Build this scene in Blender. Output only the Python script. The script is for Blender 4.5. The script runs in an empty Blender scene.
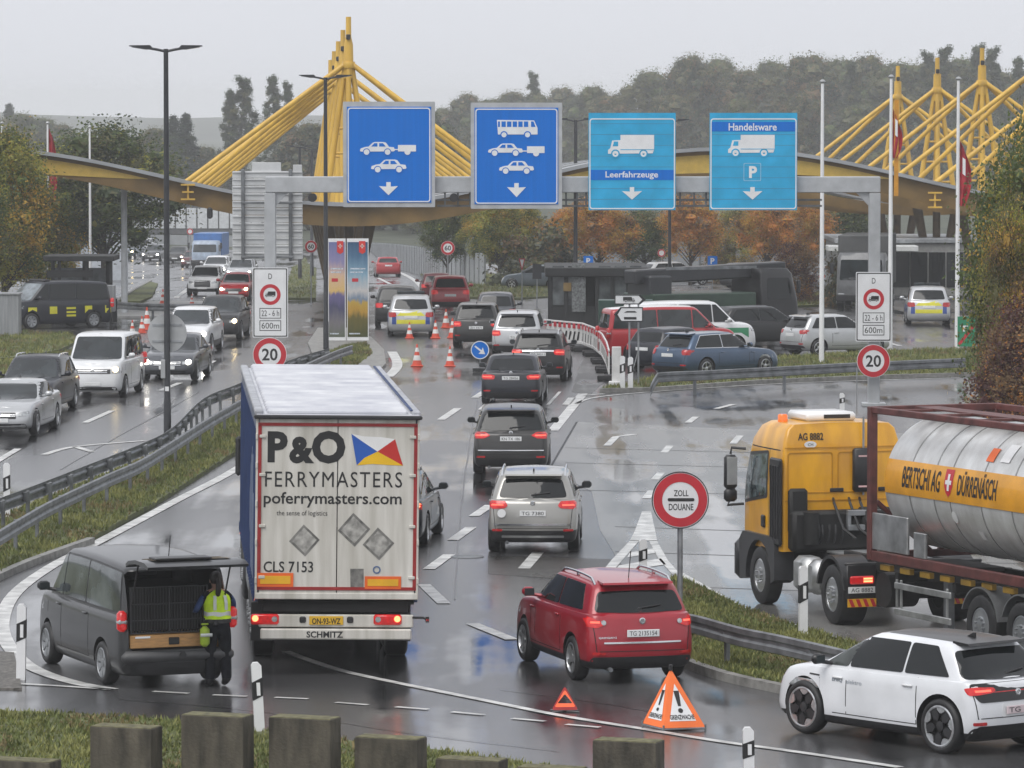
import bpy, bmesh, math, random
from mathutils import Vector, Matrix
from mathutils.bvhtree import BVHTree
R = math.radians
SC = bpy.context.scene
COL = SC.collection
# ---------------------------------------------------------------- camera
F, CX, CY, HC, HOR = 4800.0, 512.0, 384.0, 8.8, 112.0
TH = math.atan((CY - HOR) / F)
cd = bpy.data.cameras.new('camera'); cam = bpy.data.objects.new('camera', cd); COL.objects.link(cam)
cd.sensor_width = 36.0; cd.lens = F * 36.0 / 1024.0
cd.clip_start = 1.0; cd.clip_end = 12000.0
cam.location = (0, 0, HC); cam.rotation_euler = (math.pi / 2 - TH, 0, 0)
SC.camera = cam
# ---------------------------------------------------------------- sky and light (overcast, rain)
w = bpy.data.worlds.new('World'); SC.world = w; w.use_nodes = True
nt = w.node_tree; nt.nodes.clear()
out = nt.nodes.new('ShaderNodeOutputWorld'); bg = nt.nodes.new('ShaderNodeBackground')
sky = nt.nodes.new('ShaderNodeTexSky'); sky.sky_type = 'NISHITA'; sky.sun_disc = False
SUN_EL, SUN_AZ = R(55), R(215)
sky.sun_elevation = SUN_EL; sky.sun_rotation = SUN_AZ
sky.air_density = 1.0; sky.dust_density = 4.0
hsv = nt.nodes.new('ShaderNodeHueSaturation'); hsv.inputs['Saturation'].default_value = 0.12
mixn = nt.nodes.new('ShaderNodeMixRGB'); mixn.inputs[0].default_value = 0.72
mixn.inputs[2].default_value = (8.0, 8.2, 8.8, 1)
nt.links.new(sky.outputs[0], hsv.inputs['Color']); nt.links.new(hsv.outputs[0], mixn.inputs[1])
nt.links.new(mixn.outputs[0], bg.inputs[0]); nt.links.new(bg.outputs[0], out.inputs[0])
bg.inputs[1].default_value = 0.098
sl = bpy.data.lights.new('sun', 'SUN'); so = bpy.data.objects.new('sun', sl); COL.objects.link(so)
sl.energy = 1.3; sl.angle = R(40); sl.color = (1.0, 0.97, 0.93)
sd = Vector((math.sin(SUN_AZ) * math.cos(SUN_EL), math.cos(SUN_AZ) * math.cos(SUN_EL), math.sin(SUN_EL)))
so.rotation_euler = sd.to_track_quat('Z', 'Y').to_euler()
vs = SC.view_settings
SC.display_settings.display_device = 'sRGB'
vs.view_transform = 'Standard'; vs.look = 'None'; vs.gamma = 1.0; vs.exposure = 0.36; vs.use_curve_mapping = False
try:
    SC.cycles.max_bounces = 6; SC.cycles.diffuse_bounces = 2; SC.cycles.glossy_bounces = 3
    SC.cycles.volume_bounces = 2; SC.cycles.transmission_bounces = 4; SC.cycles.use_denoising = True
except Exception:
    pass

# ---------------------------------------------------------------- terrain height and pixel helpers
def zg(y):
    if y < 185: return 0.0
    if y < 225: return -0.022 * (y - 185) ** 2 / 80.0
    if y < 430: return -0.022 * (y - 205)
    return -4.95
def ray(px, py):
    v = (CY - py) / F
    return Vector(((px - CX) / F, math.cos(TH) + v * math.sin(TH), -math.sin(TH) + v * math.cos(TH)))
def G(px, py, dz=0.0):
    """ground point seen at a pixel"""
    d = ray(px, py); z = dz
    for _ in range(40):
        if d.z > -1e-5: t = 900
        else: t = (z - HC) / d.z
        t = min(t, 1500)
        z = zg(t * d.y) + dz
    return Vector((d.x * t, d.y * t, z))
def P(px, py, Y):
    d = ray(px, py); t = Y / d.y
    return Vector((d.x * t, Y, HC + d.z * t))
def PXZ(px, py, Y):
    p = P(px, py, Y); return p.x, p.z

# ---------------------------------------------------------------- materials
MATS = {}
def mat(name, col, rough=0.5, metal=0.0, coat=0.0, emit=0.0, var=0.12, scale=3.0, bump=0.0, bscale=40.0, spec=0.5, ecol=None, dirt=None, stretch=None):
    if name in MATS: return MATS[name]
    m = bpy.data.materials.new(name); m.use_nodes = True
    n = m.node_tree.nodes; l = m.node_tree.links; b = n['Principled BSDF']
    c = (*col, 1.0)
    b.inputs['Roughness'].default_value = rough; b.inputs['Metallic'].default_value = metal
    b.inputs['Coat Weight'].default_value = coat; b.inputs['Coat Roughness'].default_value = 0.06
    b.inputs['Specular IOR Level'].default_value = spec
    if var > 0:
        g = n.new('ShaderNodeNewGeometry')
        t = n.new('ShaderNodeTexNoise'); t.inputs['Scale'].default_value = scale; t.inputs['Detail'].default_value = 5
        if stretch:
            mp = n.new('ShaderNodeMapping'); mp.inputs['Scale'].default_value = stretch
            l.new(g.outputs['Position'], mp.inputs[0]); l.new(mp.outputs[0], t.inputs['Vector'])
        else:
            l.new(g.outputs['Position'], t.inputs['Vector'])
        r = n.new('ShaderNodeValToRGB'); r.color_ramp.elements[0].position = 0.3; r.color_ramp.elements[1].position = 0.72
        lo = dirt if dirt else tuple(x * (1 - var * 2) for x in col)
        hi = tuple(min(1, x * (1 + var * (0.4 if dirt else 1.0))) for x in col)
        r.color_ramp.elements[0].color = (*[max(0, x) for x in lo], 1); r.color_ramp.elements[1].color = (*hi, 1)
        l.new(t.outputs[0], r.inputs[0]); l.new(r.outputs[0], b.inputs['Base Color'])
    else:
        b.inputs['Base Color'].default_value = c
    if bump > 0:
        g2 = n.new('ShaderNodeNewGeometry')
        t2 = n.new('ShaderNodeTexNoise'); t2.inputs['Scale'].default_value = bscale; t2.inputs['Detail'].default_value = 4
        l.new(g2.outputs['Position'], t2.inputs['Vector'])
        bp = n.new('ShaderNodeBump'); bp.inputs['Strength'].default_value = bump; bp.inputs['Distance'].default_value = 0.02
        l.new(t2.outputs[0], bp.inputs['Height']); l.new(bp.outputs[0], b.inputs['Normal'])
    if emit > 0:
        b.inputs['Emission Color'].default_value = (*(ecol or col), 1); b.inputs['Emission Strength'].default_value = emit
    MATS[name] = m
    return m
def paint(name, col, flake=0.0, rough=0.3):
    return mat('paint ' + name, col, rough, flake, coat=0.65, var=0.07, scale=1.3)

def road_material(name, dark, light, scale_big, rlo, rhi, bump, joints=False):
    m = bpy.data.materials.new(name); m.use_nodes = True
    n = m.node_tree.nodes; l = m.node_tree.links; b = n['Principled BSDF']
    g = n.new('ShaderNodeNewGeometry')
    def noise(sc, st, det=6):
        mp = n.new('ShaderNodeMapping'); mp.inputs['Scale'].default_value = st
        t = n.new('ShaderNodeTexNoise'); t.inputs['Scale'].default_value = sc; t.inputs['Detail'].default_value = det
        l.new(g.outputs['Position'], mp.inputs[0]); l.new(mp.outputs[0], t.inputs['Vector']); return t
    def ramp(src, p0, c0, p1, c1):
        r = n.new('ShaderNodeValToRGB'); e = r.color_ramp.elements
        e[0].position = p0; e[0].color = c0; e[1].position = p1; e[1].color = c1
        l.new(src, r.inputs[0]); return r
    big = noise(scale_big, (1.0, 0.22, 1.0)); fine = noise(26.0, (1, 1, 1), 3); tracks = noise(0.9, (1.0, 0.03, 1.0), 3)
    puddle = noise(0.33, (1.0, 0.45, 1.0), 5)
    mx = n.new('ShaderNodeMath'); mx.operation = 'ADD'
    l.new(big.outputs[0], mx.inputs[0]); l.new(tracks.outputs[0], mx.inputs[1])
    cr = ramp(mx.outputs[0], 0.8, (*dark, 1), 1.2, (*light, 1))
    fr = ramp(fine.outputs[0], 0.32, (0.62, 0.62, 0.62, 1), 0.68, (1.3, 1.3, 1.3, 1))
    mul = n.new('ShaderNodeMixRGB'); mul.blend_type = 'MULTIPLY'; mul.inputs[0].default_value = 1.0
    l.new(cr.outputs[0], mul.inputs[1]); l.new(fr.outputs[0], mul.inputs[2])
    l.new(mul.outputs[0], b.inputs['Base Color'])
    mx2 = n.new('ShaderNodeMath'); mx2.operation = 'ADD'
    l.new(puddle.outputs[0], mx2.inputs[0]); l.new(tracks.outputs[0], mx2.inputs[1])
    rr = ramp(mx2.outputs[0], 0.82, (rlo,) * 3 + (1,), 1.18, (rhi,) * 3 + (1,))
    l.new(rr.outputs[0], b.inputs['Roughness'])
    bp = n.new('ShaderNodeBump'); bp.inputs['Strength'].default_value = bump; bp.inputs['Distance'].default_value = 0.01
    rip = noise(4.5, (1.0, 0.8, 1.0), 8)
    l.new(rip.outputs[0], bp.inputs['Height']); l.new(bp.outputs[0], b.inputs['Normal'])
    b.inputs['Specular IOR Level'].default_value = 0.5
    MATS[name] = m
    return m

ASPHALT = road_material('wet asphalt', (0.016, 0.0163, 0.0175), (0.066, 0.066, 0.068), 0.35, 0.05, 0.27, 0.10)
CONCRETE_ROAD = road_material('wet concrete road', (0.10, 0.10, 0.098), (0.19, 0.187, 0.18), 0.6, 0.06, 0.32, 0.12)
WHITE = mat('white road paint', (0.72, 0.72, 0.70), 0.35, var=0.12, scale=2.6, dirt=(0.30, 0.30, 0.29), bump=.3, bscale=60)
RUBBER = mat('tyre rubber', (0.018, 0.018, 0.019), 0.55, var=0.2, scale=9)
BLACK = mat('black plastic', (0.022, 0.022, 0.024), 0.42, var=0.15, scale=5)
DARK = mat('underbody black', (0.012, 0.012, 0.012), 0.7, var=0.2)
GLASS = mat('dark car glass', (0.007, 0.009, 0.010), 0.03, var=0.0, spec=0.40)
GLASSL = mat('windscreen glass', (0.025, 0.031, 0.034), 0.04, var=0.35, scale=1.6, spec=0.6)
GLASSF = mat('front side glass', (0.060, 0.068, 0.066), 0.04, var=0.75, scale=2.2, spec=0.5, dirt=(0.010, 0.012, 0.012))
ALLOY = mat('alloy rim', (0.55, 0.56, 0.57), 0.28, 0.85, var=0.1, scale=20)
STEEL = mat('galvanised steel', (0.36, 0.375, 0.39), 0.42, 0.65, var=0.16, scale=4)
STEELD = mat('weathered guardrail steel', (0.21, 0.22, 0.23), 0.5, 0.55, var=0.22, scale=3)
CHROME = mat('bright trim', (0.72, 0.73, 0.74), 0.16, 0.95, var=0.0)
PLATE = mat('plate white', (0.74, 0.75, 0.75), 0.4, var=0.05)
INK = mat('black lettering', (0.015, 0.015, 0.016), 0.5, var=0.0)
TAIL = mat('lit tail light', (0.42, 0.008, 0.010), 0.25, emit=0.20, ecol=(1.0, 0.025, 0.025), coat=0.5, var=0.25, scale=14)
TAILD = mat('dull tail light', (0.38, 0.012, 0.014), 0.15, emit=0.05, ecol=(1.0, 0.03, 0.03), coat=0.5, var=0.25, scale=14)
TBAR = mat('tail light bar', (0.8, 0.06, 0.04), 0.2, emit=1.3, ecol=(1.0, 0.13, 0.08), var=0)
BRAKE = mat('glowing lamp', (0.9, 0.15, 0.06), 0.2, emit=3.2, ecol=(1.0, 0.20, 0.08), var=0)
HEAD = mat('lit headlight', (0.9, 0.9, 0.85), 0.1, emit=9.0, ecol=(1.0, 0.93, 0.80), var=0)
HEADW = mat('warm lit headlight', (0.9, 0.8, 0.6), 0.1, emit=9.0, ecol=(1.0, 0.75, 0.36), var=0)
LENS = mat('clear lamp lens', (0.45, 0.47, 0.48), 0.12, 0.3, coat=1.0, var=0.25, scale=18)
AMBER = mat('amber lens', (0.85, 0.28, 0.02), 0.25, coat=0.6, var=0.1)
WHITEP = mat('white enamel', (0.78, 0.785, 0.79), 0.32, coat=0.3, var=0.05, scale=2)
REDP = mat('sign red', (0.50, 0.022, 0.035), 0.38, var=0.06)
GREYP = mat('grey sign back', (0.44, 0.45, 0.455), 0.42, 0.4, var=0.12, scale=2)
DARKPOLE = mat('dark lamp post', (0.035, 0.037, 0.042), 0.42, 0.2, var=0.12)

# ---------------------------------------------------------------- mesh helper
class MB:
    def __init__(s): s.v = []; s.f = []; s.m = []; s.M = Matrix.Identity(4)
    def add(s, vs_, fs, mi=0):
        o = len(s.v); M = s.M
        s.v += [tuple(M @ Vector(p)) for p in vs_]
        s.f += [tuple(i + o for i in f) for f in fs]; s.m += [mi] * len(fs)
    def box(s, c, sz, bev=0.0, mi=0, rot=None):
        hx, hy, hz = sz[0] / 2, sz[1] / 2, sz[2] / 2
        rm = rot if rot is not None else Matrix.Identity(3)
        c = Vector(c)
        if bev <= 0:
            pts = [(x, y, z) for x in (-hx, hx) for y in (-hy, hy) for z in (-hz, hz)]
            fs = [(0, 1, 3, 2), (4, 6, 7, 5), (0, 4, 5, 1), (2, 3, 7, 6), (0, 2, 6, 4), (1, 5, 7, 3)]
        else:
            b = min(bev, hx * .9, hy * .9, hz * .9); pts = []; idx = {}
            for sx in (-1, 1):
                for sy in (-1, 1):
                    for sz_ in (-1, 1):
                        for a in range(3):
                            q = [sx * (hx - b), sy * (hy - b), sz_ * (hz - b)]
                            q[a] += b * (sx, sy, sz_)[a]
                            idx[(sx, sy, sz_, a)] = len(pts); pts.append(tuple(q))
            fs = []
            for a in range(3):
                o1, o2 = [k for k in range(3) if k != a]
                for sg in (-1, 1):
                    L_ = []
                    for (u, v) in ((-1, -1), (1, -1), (1, 1), (-1, 1)):
                        k = [0, 0, 0]; k[a] = sg; k[o1] = u; k[o2] = v
                        L_.append(idx[(k[0], k[1], k[2], a)])
                    fs.append(tuple(L_))
            for a in range(3):
                o1, o2 = [k for k in range(3) if k != a]
                for u in (-1, 1):
                    for v in (-1, 1):
                        L_ = []
                        for (sg, ax) in ((-1, o1), (1, o1), (1, o2), (-1, o2)):
                            k = [0, 0, 0]; k[a] = sg; k[o1] = u; k[o2] = v
                            L_.append(idx[(k[0], k[1], k[2], ax)])
                        fs.append(tuple(L_))
            for sx in (-1, 1):
                for sy in (-1, 1):
                    for sz_ in (-1, 1):
                        fs.append(tuple(idx[(sx, sy, sz_, a)] for a in range(3)))
        s.add([tuple(c + rm @ Vector(p)) for p in pts], fs, mi)
    def cyl(s, p0, p1, r0, r1=None, n=12, mi=0, cap=True):
        p0 = Vector(p0); p1 = Vector(p1); r1 = r0 if r1 is None else r1
        d = (p1 - p0).normalized(); a = d.orthogonal().normalized(); b = d.cross(a)
        vs_ = []
        for p, r in ((p0, r0), (p1, r1)):
            for i in range(n):
                t = 2 * math.pi * i / n
                vs_.append(tuple(p + a * (r * math.cos(t)) + b * (r * math.sin(t))))
        fs = [(i, (i + 1) % n, n + (i + 1) % n, n + i) for i in range(n)]
        if cap: fs += [tuple(range(n - 1, -1, -1)), tuple(range(n, 2 * n))]
        s.add(vs_, fs, mi)
    def tube(s, pts, r, n=8, mi=0):
        pts = [Vector(p) for p in pts]
        rs = r if isinstance(r, (list, tuple)) else [r] * len(pts)
        vs_ = []; prev = None
        for i, p in enumerate(pts):
            d = (pts[min(i + 1, len(pts) - 1)] - pts[max(i - 1, 0)]).normalized()
            a = d.orthogonal().normalized() if prev is None else (prev - d * prev.dot(d)).normalized()
            prev = a; b = d.cross(a)
            for k in range(n):
                t = 2 * math.pi * k / n
                vs_.append(tuple(p + a * (rs[i] * math.cos(t)) + b * (rs[i] * math.sin(t))))
        fs = []
        for i in range(len(pts) - 1):
            for k in range(n):
                fs.append((i * n + k, i * n + (k + 1) % n, (i + 1) * n + (k + 1) % n, (i + 1) * n + k))
        fs += [tuple(range(n - 1, -1, -1)), tuple(range((len(pts) - 1) * n, len(pts) * n))]
        s.add(vs_, fs, mi)
    def lathe(s, prof, axis='Y', n=24, mi=0, c=(0, 0, 0), closed=False):
        """prof: (radius, offset along axis)"""
        vs_ = []; c = Vector(c)
        for r, o in prof:
            for k in range(n):
                t = 2 * math.pi * k / n; a, b = r * math.cos(t), r * math.sin(t)
                q = {'Y': (a, o, b), 'Z': (a, b, o), 'X': (o, a, b)}[axis]
                vs_.append(tuple(c + Vector(q)))
        fs = []; m = len(prof)
        for i in range(m if closed else m - 1):
            j = (i + 1) % m
            for k in range(n):
                fs.append((i * n + k, i * n + (k + 1) % n, j * n + (k + 1) % n, j * n + k))
        if not closed:
            if prof[0][0] > 1e-6: fs.append(tuple(range(n - 1, -1, -1)))
            if prof[-1][0] > 1e-6: fs.append(tuple(range((m - 1) * n, m * n)))
        s.add(vs_, fs, mi)
    def prism(s, poly, y0, y1, mi=0, plane='XZ'):
        """extrude a 2D polygon between two offsets along the third axis"""
        n = len(poly)
        def q(a, b, o): return (a, o, b) if plane == 'XZ' else ((o, a, b) if plane == 'YZ' else (a, b, o))
        vs_ = [q(a, b, y0) for a, b in poly] + [q(a, b, y1) for a, b in poly]
        fs = [tuple(range(n)), tuple(range(2 * n - 1, n - 1, -1))]
        fs += [(i, (i + 1) % n, n + (i + 1) % n, n + i) for i in range(n)]
        s.add(vs_, fs, mi)
    def each(s, name, mats, parent=None, smooth=None):
        """one object per connected piece"""
        par = list(range(len(s.v)))
        def find(a):
            while par[a] != a: par[a] = par[par[a]]; a = par[a]
            return a
        for f in s.f:
            for a in f[1:]: par[find(a)] = find(f[0])
        gr = {}
        for f, m in zip(s.f, s.m): gr.setdefault(find(f[0]), []).append((f, m))
        out_ = []
        for fl in gr.values():
            q = MB(); ix = {}
            for f, m in fl:
                for a in f:
                    if a not in ix: ix[a] = len(q.v); q.v.append(s.v[a])
                q.f.append(tuple(ix[a] for a in f)); q.m.append(m)
            out_.append(q.build(name, mats, parent, smooth))
        return out_
    def refine(s, axis, step):
        """cut every face at regular heights so that it can be wrapped on a curved surface"""
        bm = bmesh.new(); vs_ = [bm.verts.new(p) for p in s.v]
        for f in s.f:
            try: bm.faces.new([vs_[i] for i in f])
            except ValueError: pass
        lo = min(p[axis] for p in s.v); hi = max(p[axis] for p in s.v); c = lo + step
        while c < hi:
            co = [0, 0, 0]; co[axis] = c; no = [0, 0, 0]; no[axis] = 1
            bmesh.ops.bisect_plane(bm, geom=bm.verts[:] + bm.edges[:] + bm.faces[:], plane_co=co, plane_no=no); c += step
        bm.verts.index_update(); s.v = [tuple(v.co) for v in bm.verts]; s.f = [tuple(v.index for v in f.verts) for f in bm.faces]; s.m = [0] * len(s.f); bm.free()
    def build(s, name, mats, parent=None, smooth=None, loc=None):
        me = bpy.data.meshes.new(name); me.from_pydata(s.v, [], s.f)
        if not isinstance(mats, (list, tuple)): mats = [mats]
        for m in mats: me.materials.append(m)
        me.polygons.foreach_set('material_index', s.m)
        bm = bmesh.new(); bm.from_mesh(me); bmesh.ops.recalc_face_normals(bm, faces=bm.faces); bm.to_mesh(me); bm.free()
        if smooth is not None: smoothen(me, smooth)
        return link(name, me, parent, loc)
def smoothen(me, ang=35):
    me.polygons.foreach_set('use_smooth', [True] * len(me.polygons))
    me.set_sharp_from_angle(angle=R(ang))
def link(name, me, parent=None, loc=None):
    o = bpy.data.objects.new(name, me); COL.objects.link(o)
    if parent is not None: o.parent = parent
    if loc is not None: o.location = loc
    return o
def tag(o, label=None, cat=None, group=None, kind=None):
    if label: o['label'] = label
    if cat: o['category'] = cat
    if group: o['group'] = group
    if kind: o['kind'] = kind
    return o
def thing(name, label, cat, loc=(0, 0, 0), rz=0.0, group=None):
    o = bpy.data.objects.new(name, None); COL.objects.link(o); o.empty_display_size = 0.3
    o.location = loc; o.rotation_euler = (0, 0, rz)
    return tag(o, label, cat, group)
def part(name, parent, rz=0.0, loc=(0, 0, 0)):
    o = bpy.data.objects.new(name, None); COL.objects.link(o); o.parent = parent; o.location = loc; o.rotation_euler = (0, 0, rz); return o
def copy_tree(o, parent=None):
    c = o.copy(); COL.objects.link(c); c.parent = parent
    for ch in list(o.children): copy_tree(ch, c)
    return c
TXT = {}
def text_mesh(body, bold=0.0, spacing=1.0):
    k = (body, bold, spacing)
    if k in TXT: return TXT[k]
    cu = bpy.data.curves.new('t', 'FONT'); cu.body = body; cu.size = 1.0; cu.offset = bold; cu.space_character = spacing
    cu.fill_mode = 'FRONT'; cu.resolution_u = 3
    ob = bpy.data.objects.new('t', cu); me = bpy.data.meshes.new_from_object(ob)
    vs_ = [(v.co.x, v.co.y) for v in me.vertices]; fs = [tuple(p.vertices) for p in me.polygons]
    bpy.data.objects.remove(ob); bpy.data.curves.remove(cu); bpy.data.meshes.remove(me)
    x0 = min(v[0] for v in vs_); x1 = max(v[0] for v in vs_); y0 = min(v[1] for v in vs_); y1 = max(v[1] for v in vs_)
    TXT[k] = (vs_, fs, x0, x1, y0, y1)
    return TXT[k]
def put_text(mb, body, x0, x1, z0, z1, y, mi=0, bold=0.0, keep=False, spacing=1.0):
    """writing that fills the box x0..x1, z0..z1 in a plane facing -y"""
    vs_, fs, a0, a1, b0, b1 = text_mesh(body, bold, spacing)
    sx = (x1 - x0) / (a1 - a0); sz = (z1 - z0) / (b1 - b0)
    ox = x0
    if keep:
        k = min(sx, sz); ox = (x0 + x1) / 2 - k * (a1 - a0) / 2; sx = sz = k
    mb.add([(ox + (a - a0) * sx, y, z0 + (b - b0) * sz) for a, b in vs_], fs, mi)
def rrect(x0, x1, z0, z1, r, n=5):
    pts = []
    for cx, cz, a in ((x1 - r, z1 - r, 0), (x0 + r, z1 - r, 90), (x0 + r, z0 + r, 180), (x1 - r, z0 + r, 270)):
        for k in range(n + 1):
            t = R(a + 90 * k / n); pts.append((cx + r * math.cos(t), cz + r * math.sin(t)))
    return pts
def circle(cx, cz, r, n=36):
    return [(cx + r * math.cos(2 * math.pi * k / n), cz + r * math.sin(2 * math.pi * k / n)) for k in range(n)]
def ring(mb, cx, cz, r0, r1, y0, y1, mi=0, n=40):
    vs_ = []
    for r, y in ((r0, y0), (r1, y0), (r1, y1), (r0, y1)):
        vs_ += [(x, y, z) for x, z in circle(cx, cz, r, n)]
    fs = []
    for i in range(4):
        j = (i + 1) % 4
        fs += [(i * n + k, i * n + (k + 1) % n, j * n + (k + 1) % n, j * n + k) for k in range(n)]
    mb.add(vs_, fs, mi)
def frame_ring(mb, outer, inner, y0, y1, mi=0):
    n = len(outer); vs_ = []
    for L_, y in ((inner, y0), (outer, y0), (outer, y1), (inner, y1)): vs_ += [(x, y, z) for x, z in L_]
    fs = []
    for i in range(4):
        j = (i + 1) % 4
        fs += [(i * n + k, i * n + (k + 1) % n, j * n + (k + 1) % n, j * n + k) for k in range(n)]
    mb.add(vs_, fs, mi)

# ---------------------------------------------------------------- ground sheets that follow the terrain
def sheet(name, polys, dz, m, kind='structure', thick=0.0, parent=None, label=None):
    """flat polygons (world x,y lists) laid on the terrain at a height; cut every few metres so they follow its slope"""
    bm = bmesh.new()
    for poly in polys:
        vs_ = [bm.verts.new((p[0], p[1], 0)) for p in poly]
        try: bm.faces.new(vs_)
        except ValueError: pass
    ys = [v.co.y for v in bm.verts]; y = 185.0
    while y < 470:
        if min(ys) < y < max(ys):
            bmesh.ops.bisect_plane(bm, geom=bm.verts[:] + bm.edges[:] + bm.faces[:], plane_co=(0, y, 0), plane_no=(0, 1, 0))
        y += 8
    bmesh.ops.triangulate(bm, faces=bm.faces[:])
    bmesh.ops.recalc_face_normals(bm, faces=bm.faces)
    for f in bm.faces:
        if f.normal.z < 0: f.normal_flip()
    for v in bm.verts: v.co.z = zg(v.co.y) + dz
    if thick > 0:
        r = bmesh.ops.extrude_face_region(bm, geom=bm.faces[:])
        for e in r['geom']:
            if isinstance(e, bmesh.types.BMVert): e.co.z -= thick
        bmesh.ops.recalc_face_normals(bm, faces=bm.faces)
    me = bpy.data.meshes.new(name); bm.to_mesh(me); bm.free(); me.materials.append(m)
    o = link(name, me, parent)
    if kind and parent is None: o['kind'] = kind
    if label: o['label'] = label
    return o
def gp(pts): return [G(*p) for p in pts]
def smooth_line(pts, n=6):
    """Catmull-Rom through points"""
    pts = [Vector(p) for p in pts]; out_ = []
    for i in range(len(pts) - 1):
        p0 = pts[max(i - 1, 0)]; p1 = pts[i]; p2 = pts[i + 1]; p3 = pts[min(i + 2, len(pts) - 1)]
        for k in range(n):
            t = k / n
            out_.append(0.5 * ((2 * p1) + (p2 - p0) * t + (2 * p0 - 5 * p1 + 4 * p2 - p3) * t * t + (3 * p1 - p0 - 3 * p2 + p3) * t ** 3))
    out_.append(pts[-1]); return out_
def stripe(pts, wd):
    """quads along a ground path"""
    qs = []; L_ = []; Rr = []
    for i, p in enumerate(pts):
        d = (pts[min(i + 1, len(pts) - 1)] - pts[max(i - 1, 0)]); d.z = 0; d.normalize()
        nrm = Vector((-d.y, d.x, 0)) * wd / 2
        L_.append(p + nrm); Rr.append(p - nrm)
    for i in range(len(pts) - 1): qs.append([L_[i], L_[i + 1], Rr[i + 1], Rr[i]])
    return qs
# ---------------------------------------------------------------- vehicle builder
def lerp(a, b, t): return a + (b - a) * t
def interp(pts, x):
    if x <= pts[0][0]: return pts[0][1]
    for (x0, y0), (x1, y1) in zip(pts, pts[1:]):
        if x <= x1: return lerp(y0, y1, (x - x0) / max(1e-9, x1 - x0))
    return pts[-1][1]
def sinterp(pts, x, h=0.10):
    return (interp(pts, x - h) + interp(pts, x - h / 2) + interp(pts, x) + interp(pts, x + h / 2) + interp(pts, x + h)) / 5
def half_outline(xr, xf, wd, rr, rf, tr, tf, br, bf, ns=26, nc=6, ne=4):
    """rear centre -> left side -> front centre"""
    pts = []; wr = wd * (1 - tr); wf = wd * (1 - tf)
    def endx(y, w_, b): return b * (min(1.0, y / max(w_, .01))) ** 2
    for k in range(ne):
        y = (wr - rr) * k / ne; pts.append((xr + endx(y, wr, br), y))
    cxr = xr + endx(wr - rr, wr, br) + rr
    for k in range(nc):
        a = R(180 - 90 * k / nc); pts.append((cxr + rr * math.cos(a), wr - rr + rr * math.sin(a)))
    cxf = xf - endx(wf - rf, wf, bf) - rf
    for k in range(ns + 1):
        x = lerp(cxr, cxf, k / ns); xi = 2.0 * k / ns - 1
        pts.append((x, wd * (1 - tr * max(0, -xi) ** 2.2 - tf * max(0, xi) ** 2.2)))
    for k in range(1, nc + 1):
        a = R(90 - 90 * k / nc); pts.append((cxf + rf * math.cos(a), wf - rf + rf * math.sin(a)))
    for k in range(1, ne + 1):
        y = (wf - rf) * (1 - k / ne); pts.append((xf - endx(y, wf, bf), max(0, y)))
    return pts
def loft(mb, rings, zf, crown, mids, topmi):
    """rings: half outlines bottom to top; zf(level, x) height"""
    n = len(rings[0]) - 1; N = 2 * n; vs_ = []; fs = []; ms = []
    for li, h in enumerate(rings):
        full = h + [(x, -y) for x, y in h[n - 1:0:-1]]
        vs_ += [(x, y, zf(li, x)) for x, y in full]
    for li in range(len(rings) - 1):
        for k in range(N):
            fs.append((li * N + k, li * N + (k + 1) % N, (li + 1) * N + (k + 1) % N, (li + 1) * N + k)); ms.append(mids[li])
    ks = (0.8, 0.45, 0.0, -0.45, -0.8)
    for li, mi, cr in ((len(rings) - 1, topmi, crown), (0, mids[0], 0.0)):
        h = rings[li]; base = li * N; inner = {}
        for i in range(1, n):
            x, y = h[i]
            for j, k in enumerate(ks):
                inner[(i, j)] = len(vs_); vs_.append((x, y * k, zf(li, x) + cr * (1 - k * k)))
        def rowv(i):
            if i in (0, n): return None
            return [base + i] + [inner[(i, j)] for j in range(5)] + [base + N - i]
        for i in range(n):
            a, b = rowv(i), rowv(i + 1)
            if a is None:
                for j in range(6): fs.append((base, b[j], b[j + 1])); ms.append(mi)
            elif b is None:
                for j in range(6): fs.append((a[j], base + n, a[j + 1])); ms.append(mi)
            else:
                for j in range(6): fs.append((a[j], b[j], b[j + 1], a[j + 1])); ms.append(mi)
    o = len(mb.v); mb.v += vs_; mb.f += [tuple(i + o for i in f) for f in fs]; mb.m += ms
TMP = bpy.data.scenes.new('workbench')
def boolean(me, cutter, op='DIFFERENCE', own=False):
    a = bpy.data.objects.new('a', me); b = bpy.data.objects.new('b', cutter)
    TMP.collection.objects.link(a); TMP.collection.objects.link(b)
    m = a.modifiers.new('b', 'BOOLEAN'); m.operation = op; m.object = b; m.solver = 'EXACT'; m.material_mode = 'TRANSFER'; m.use_self = own
    TMP.view_layers[0].update(); dg = TMP.view_layers[0].depsgraph
    r = bpy.data.meshes.new_from_object(a.evaluated_get(dg))
    bpy.data.objects.remove(a); bpy.data.objects.remove(b)
    return r
def bvh_of(me):
    return BVHTree.FromPolygons([v.co.copy() for v in me.vertices], [tuple(p.vertices) for p in me.polygons])
AX = {'L': (0, 1, 0), 'R': (0, -1, 0), 'F': (1, 0, 0), 'B': (-1, 0, 0), 'T': (0, 0, 1)}
def round_poly(poly, r, n=4):
    out_ = []; N = len(poly)
    for i in range(N):
        p = Vector(poly[i]); a = Vector(poly[i - 1]) - p; b = Vector(poly[(i + 1) % N]) - p
        if a.length < 1e-6 or b.length < 1e-6: out_.append(tuple(p)); continue
        q = min(r, a.length * .45, b.length * .45); s = p + a.normalized() * q; e = p + b.normalized() * q
        for k in range(n + 1):
            t = k / n; out_.append(tuple((1 - t) ** 2 * s + 2 * t * (1 - t) * p + t * t * e))
    return out_
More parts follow.
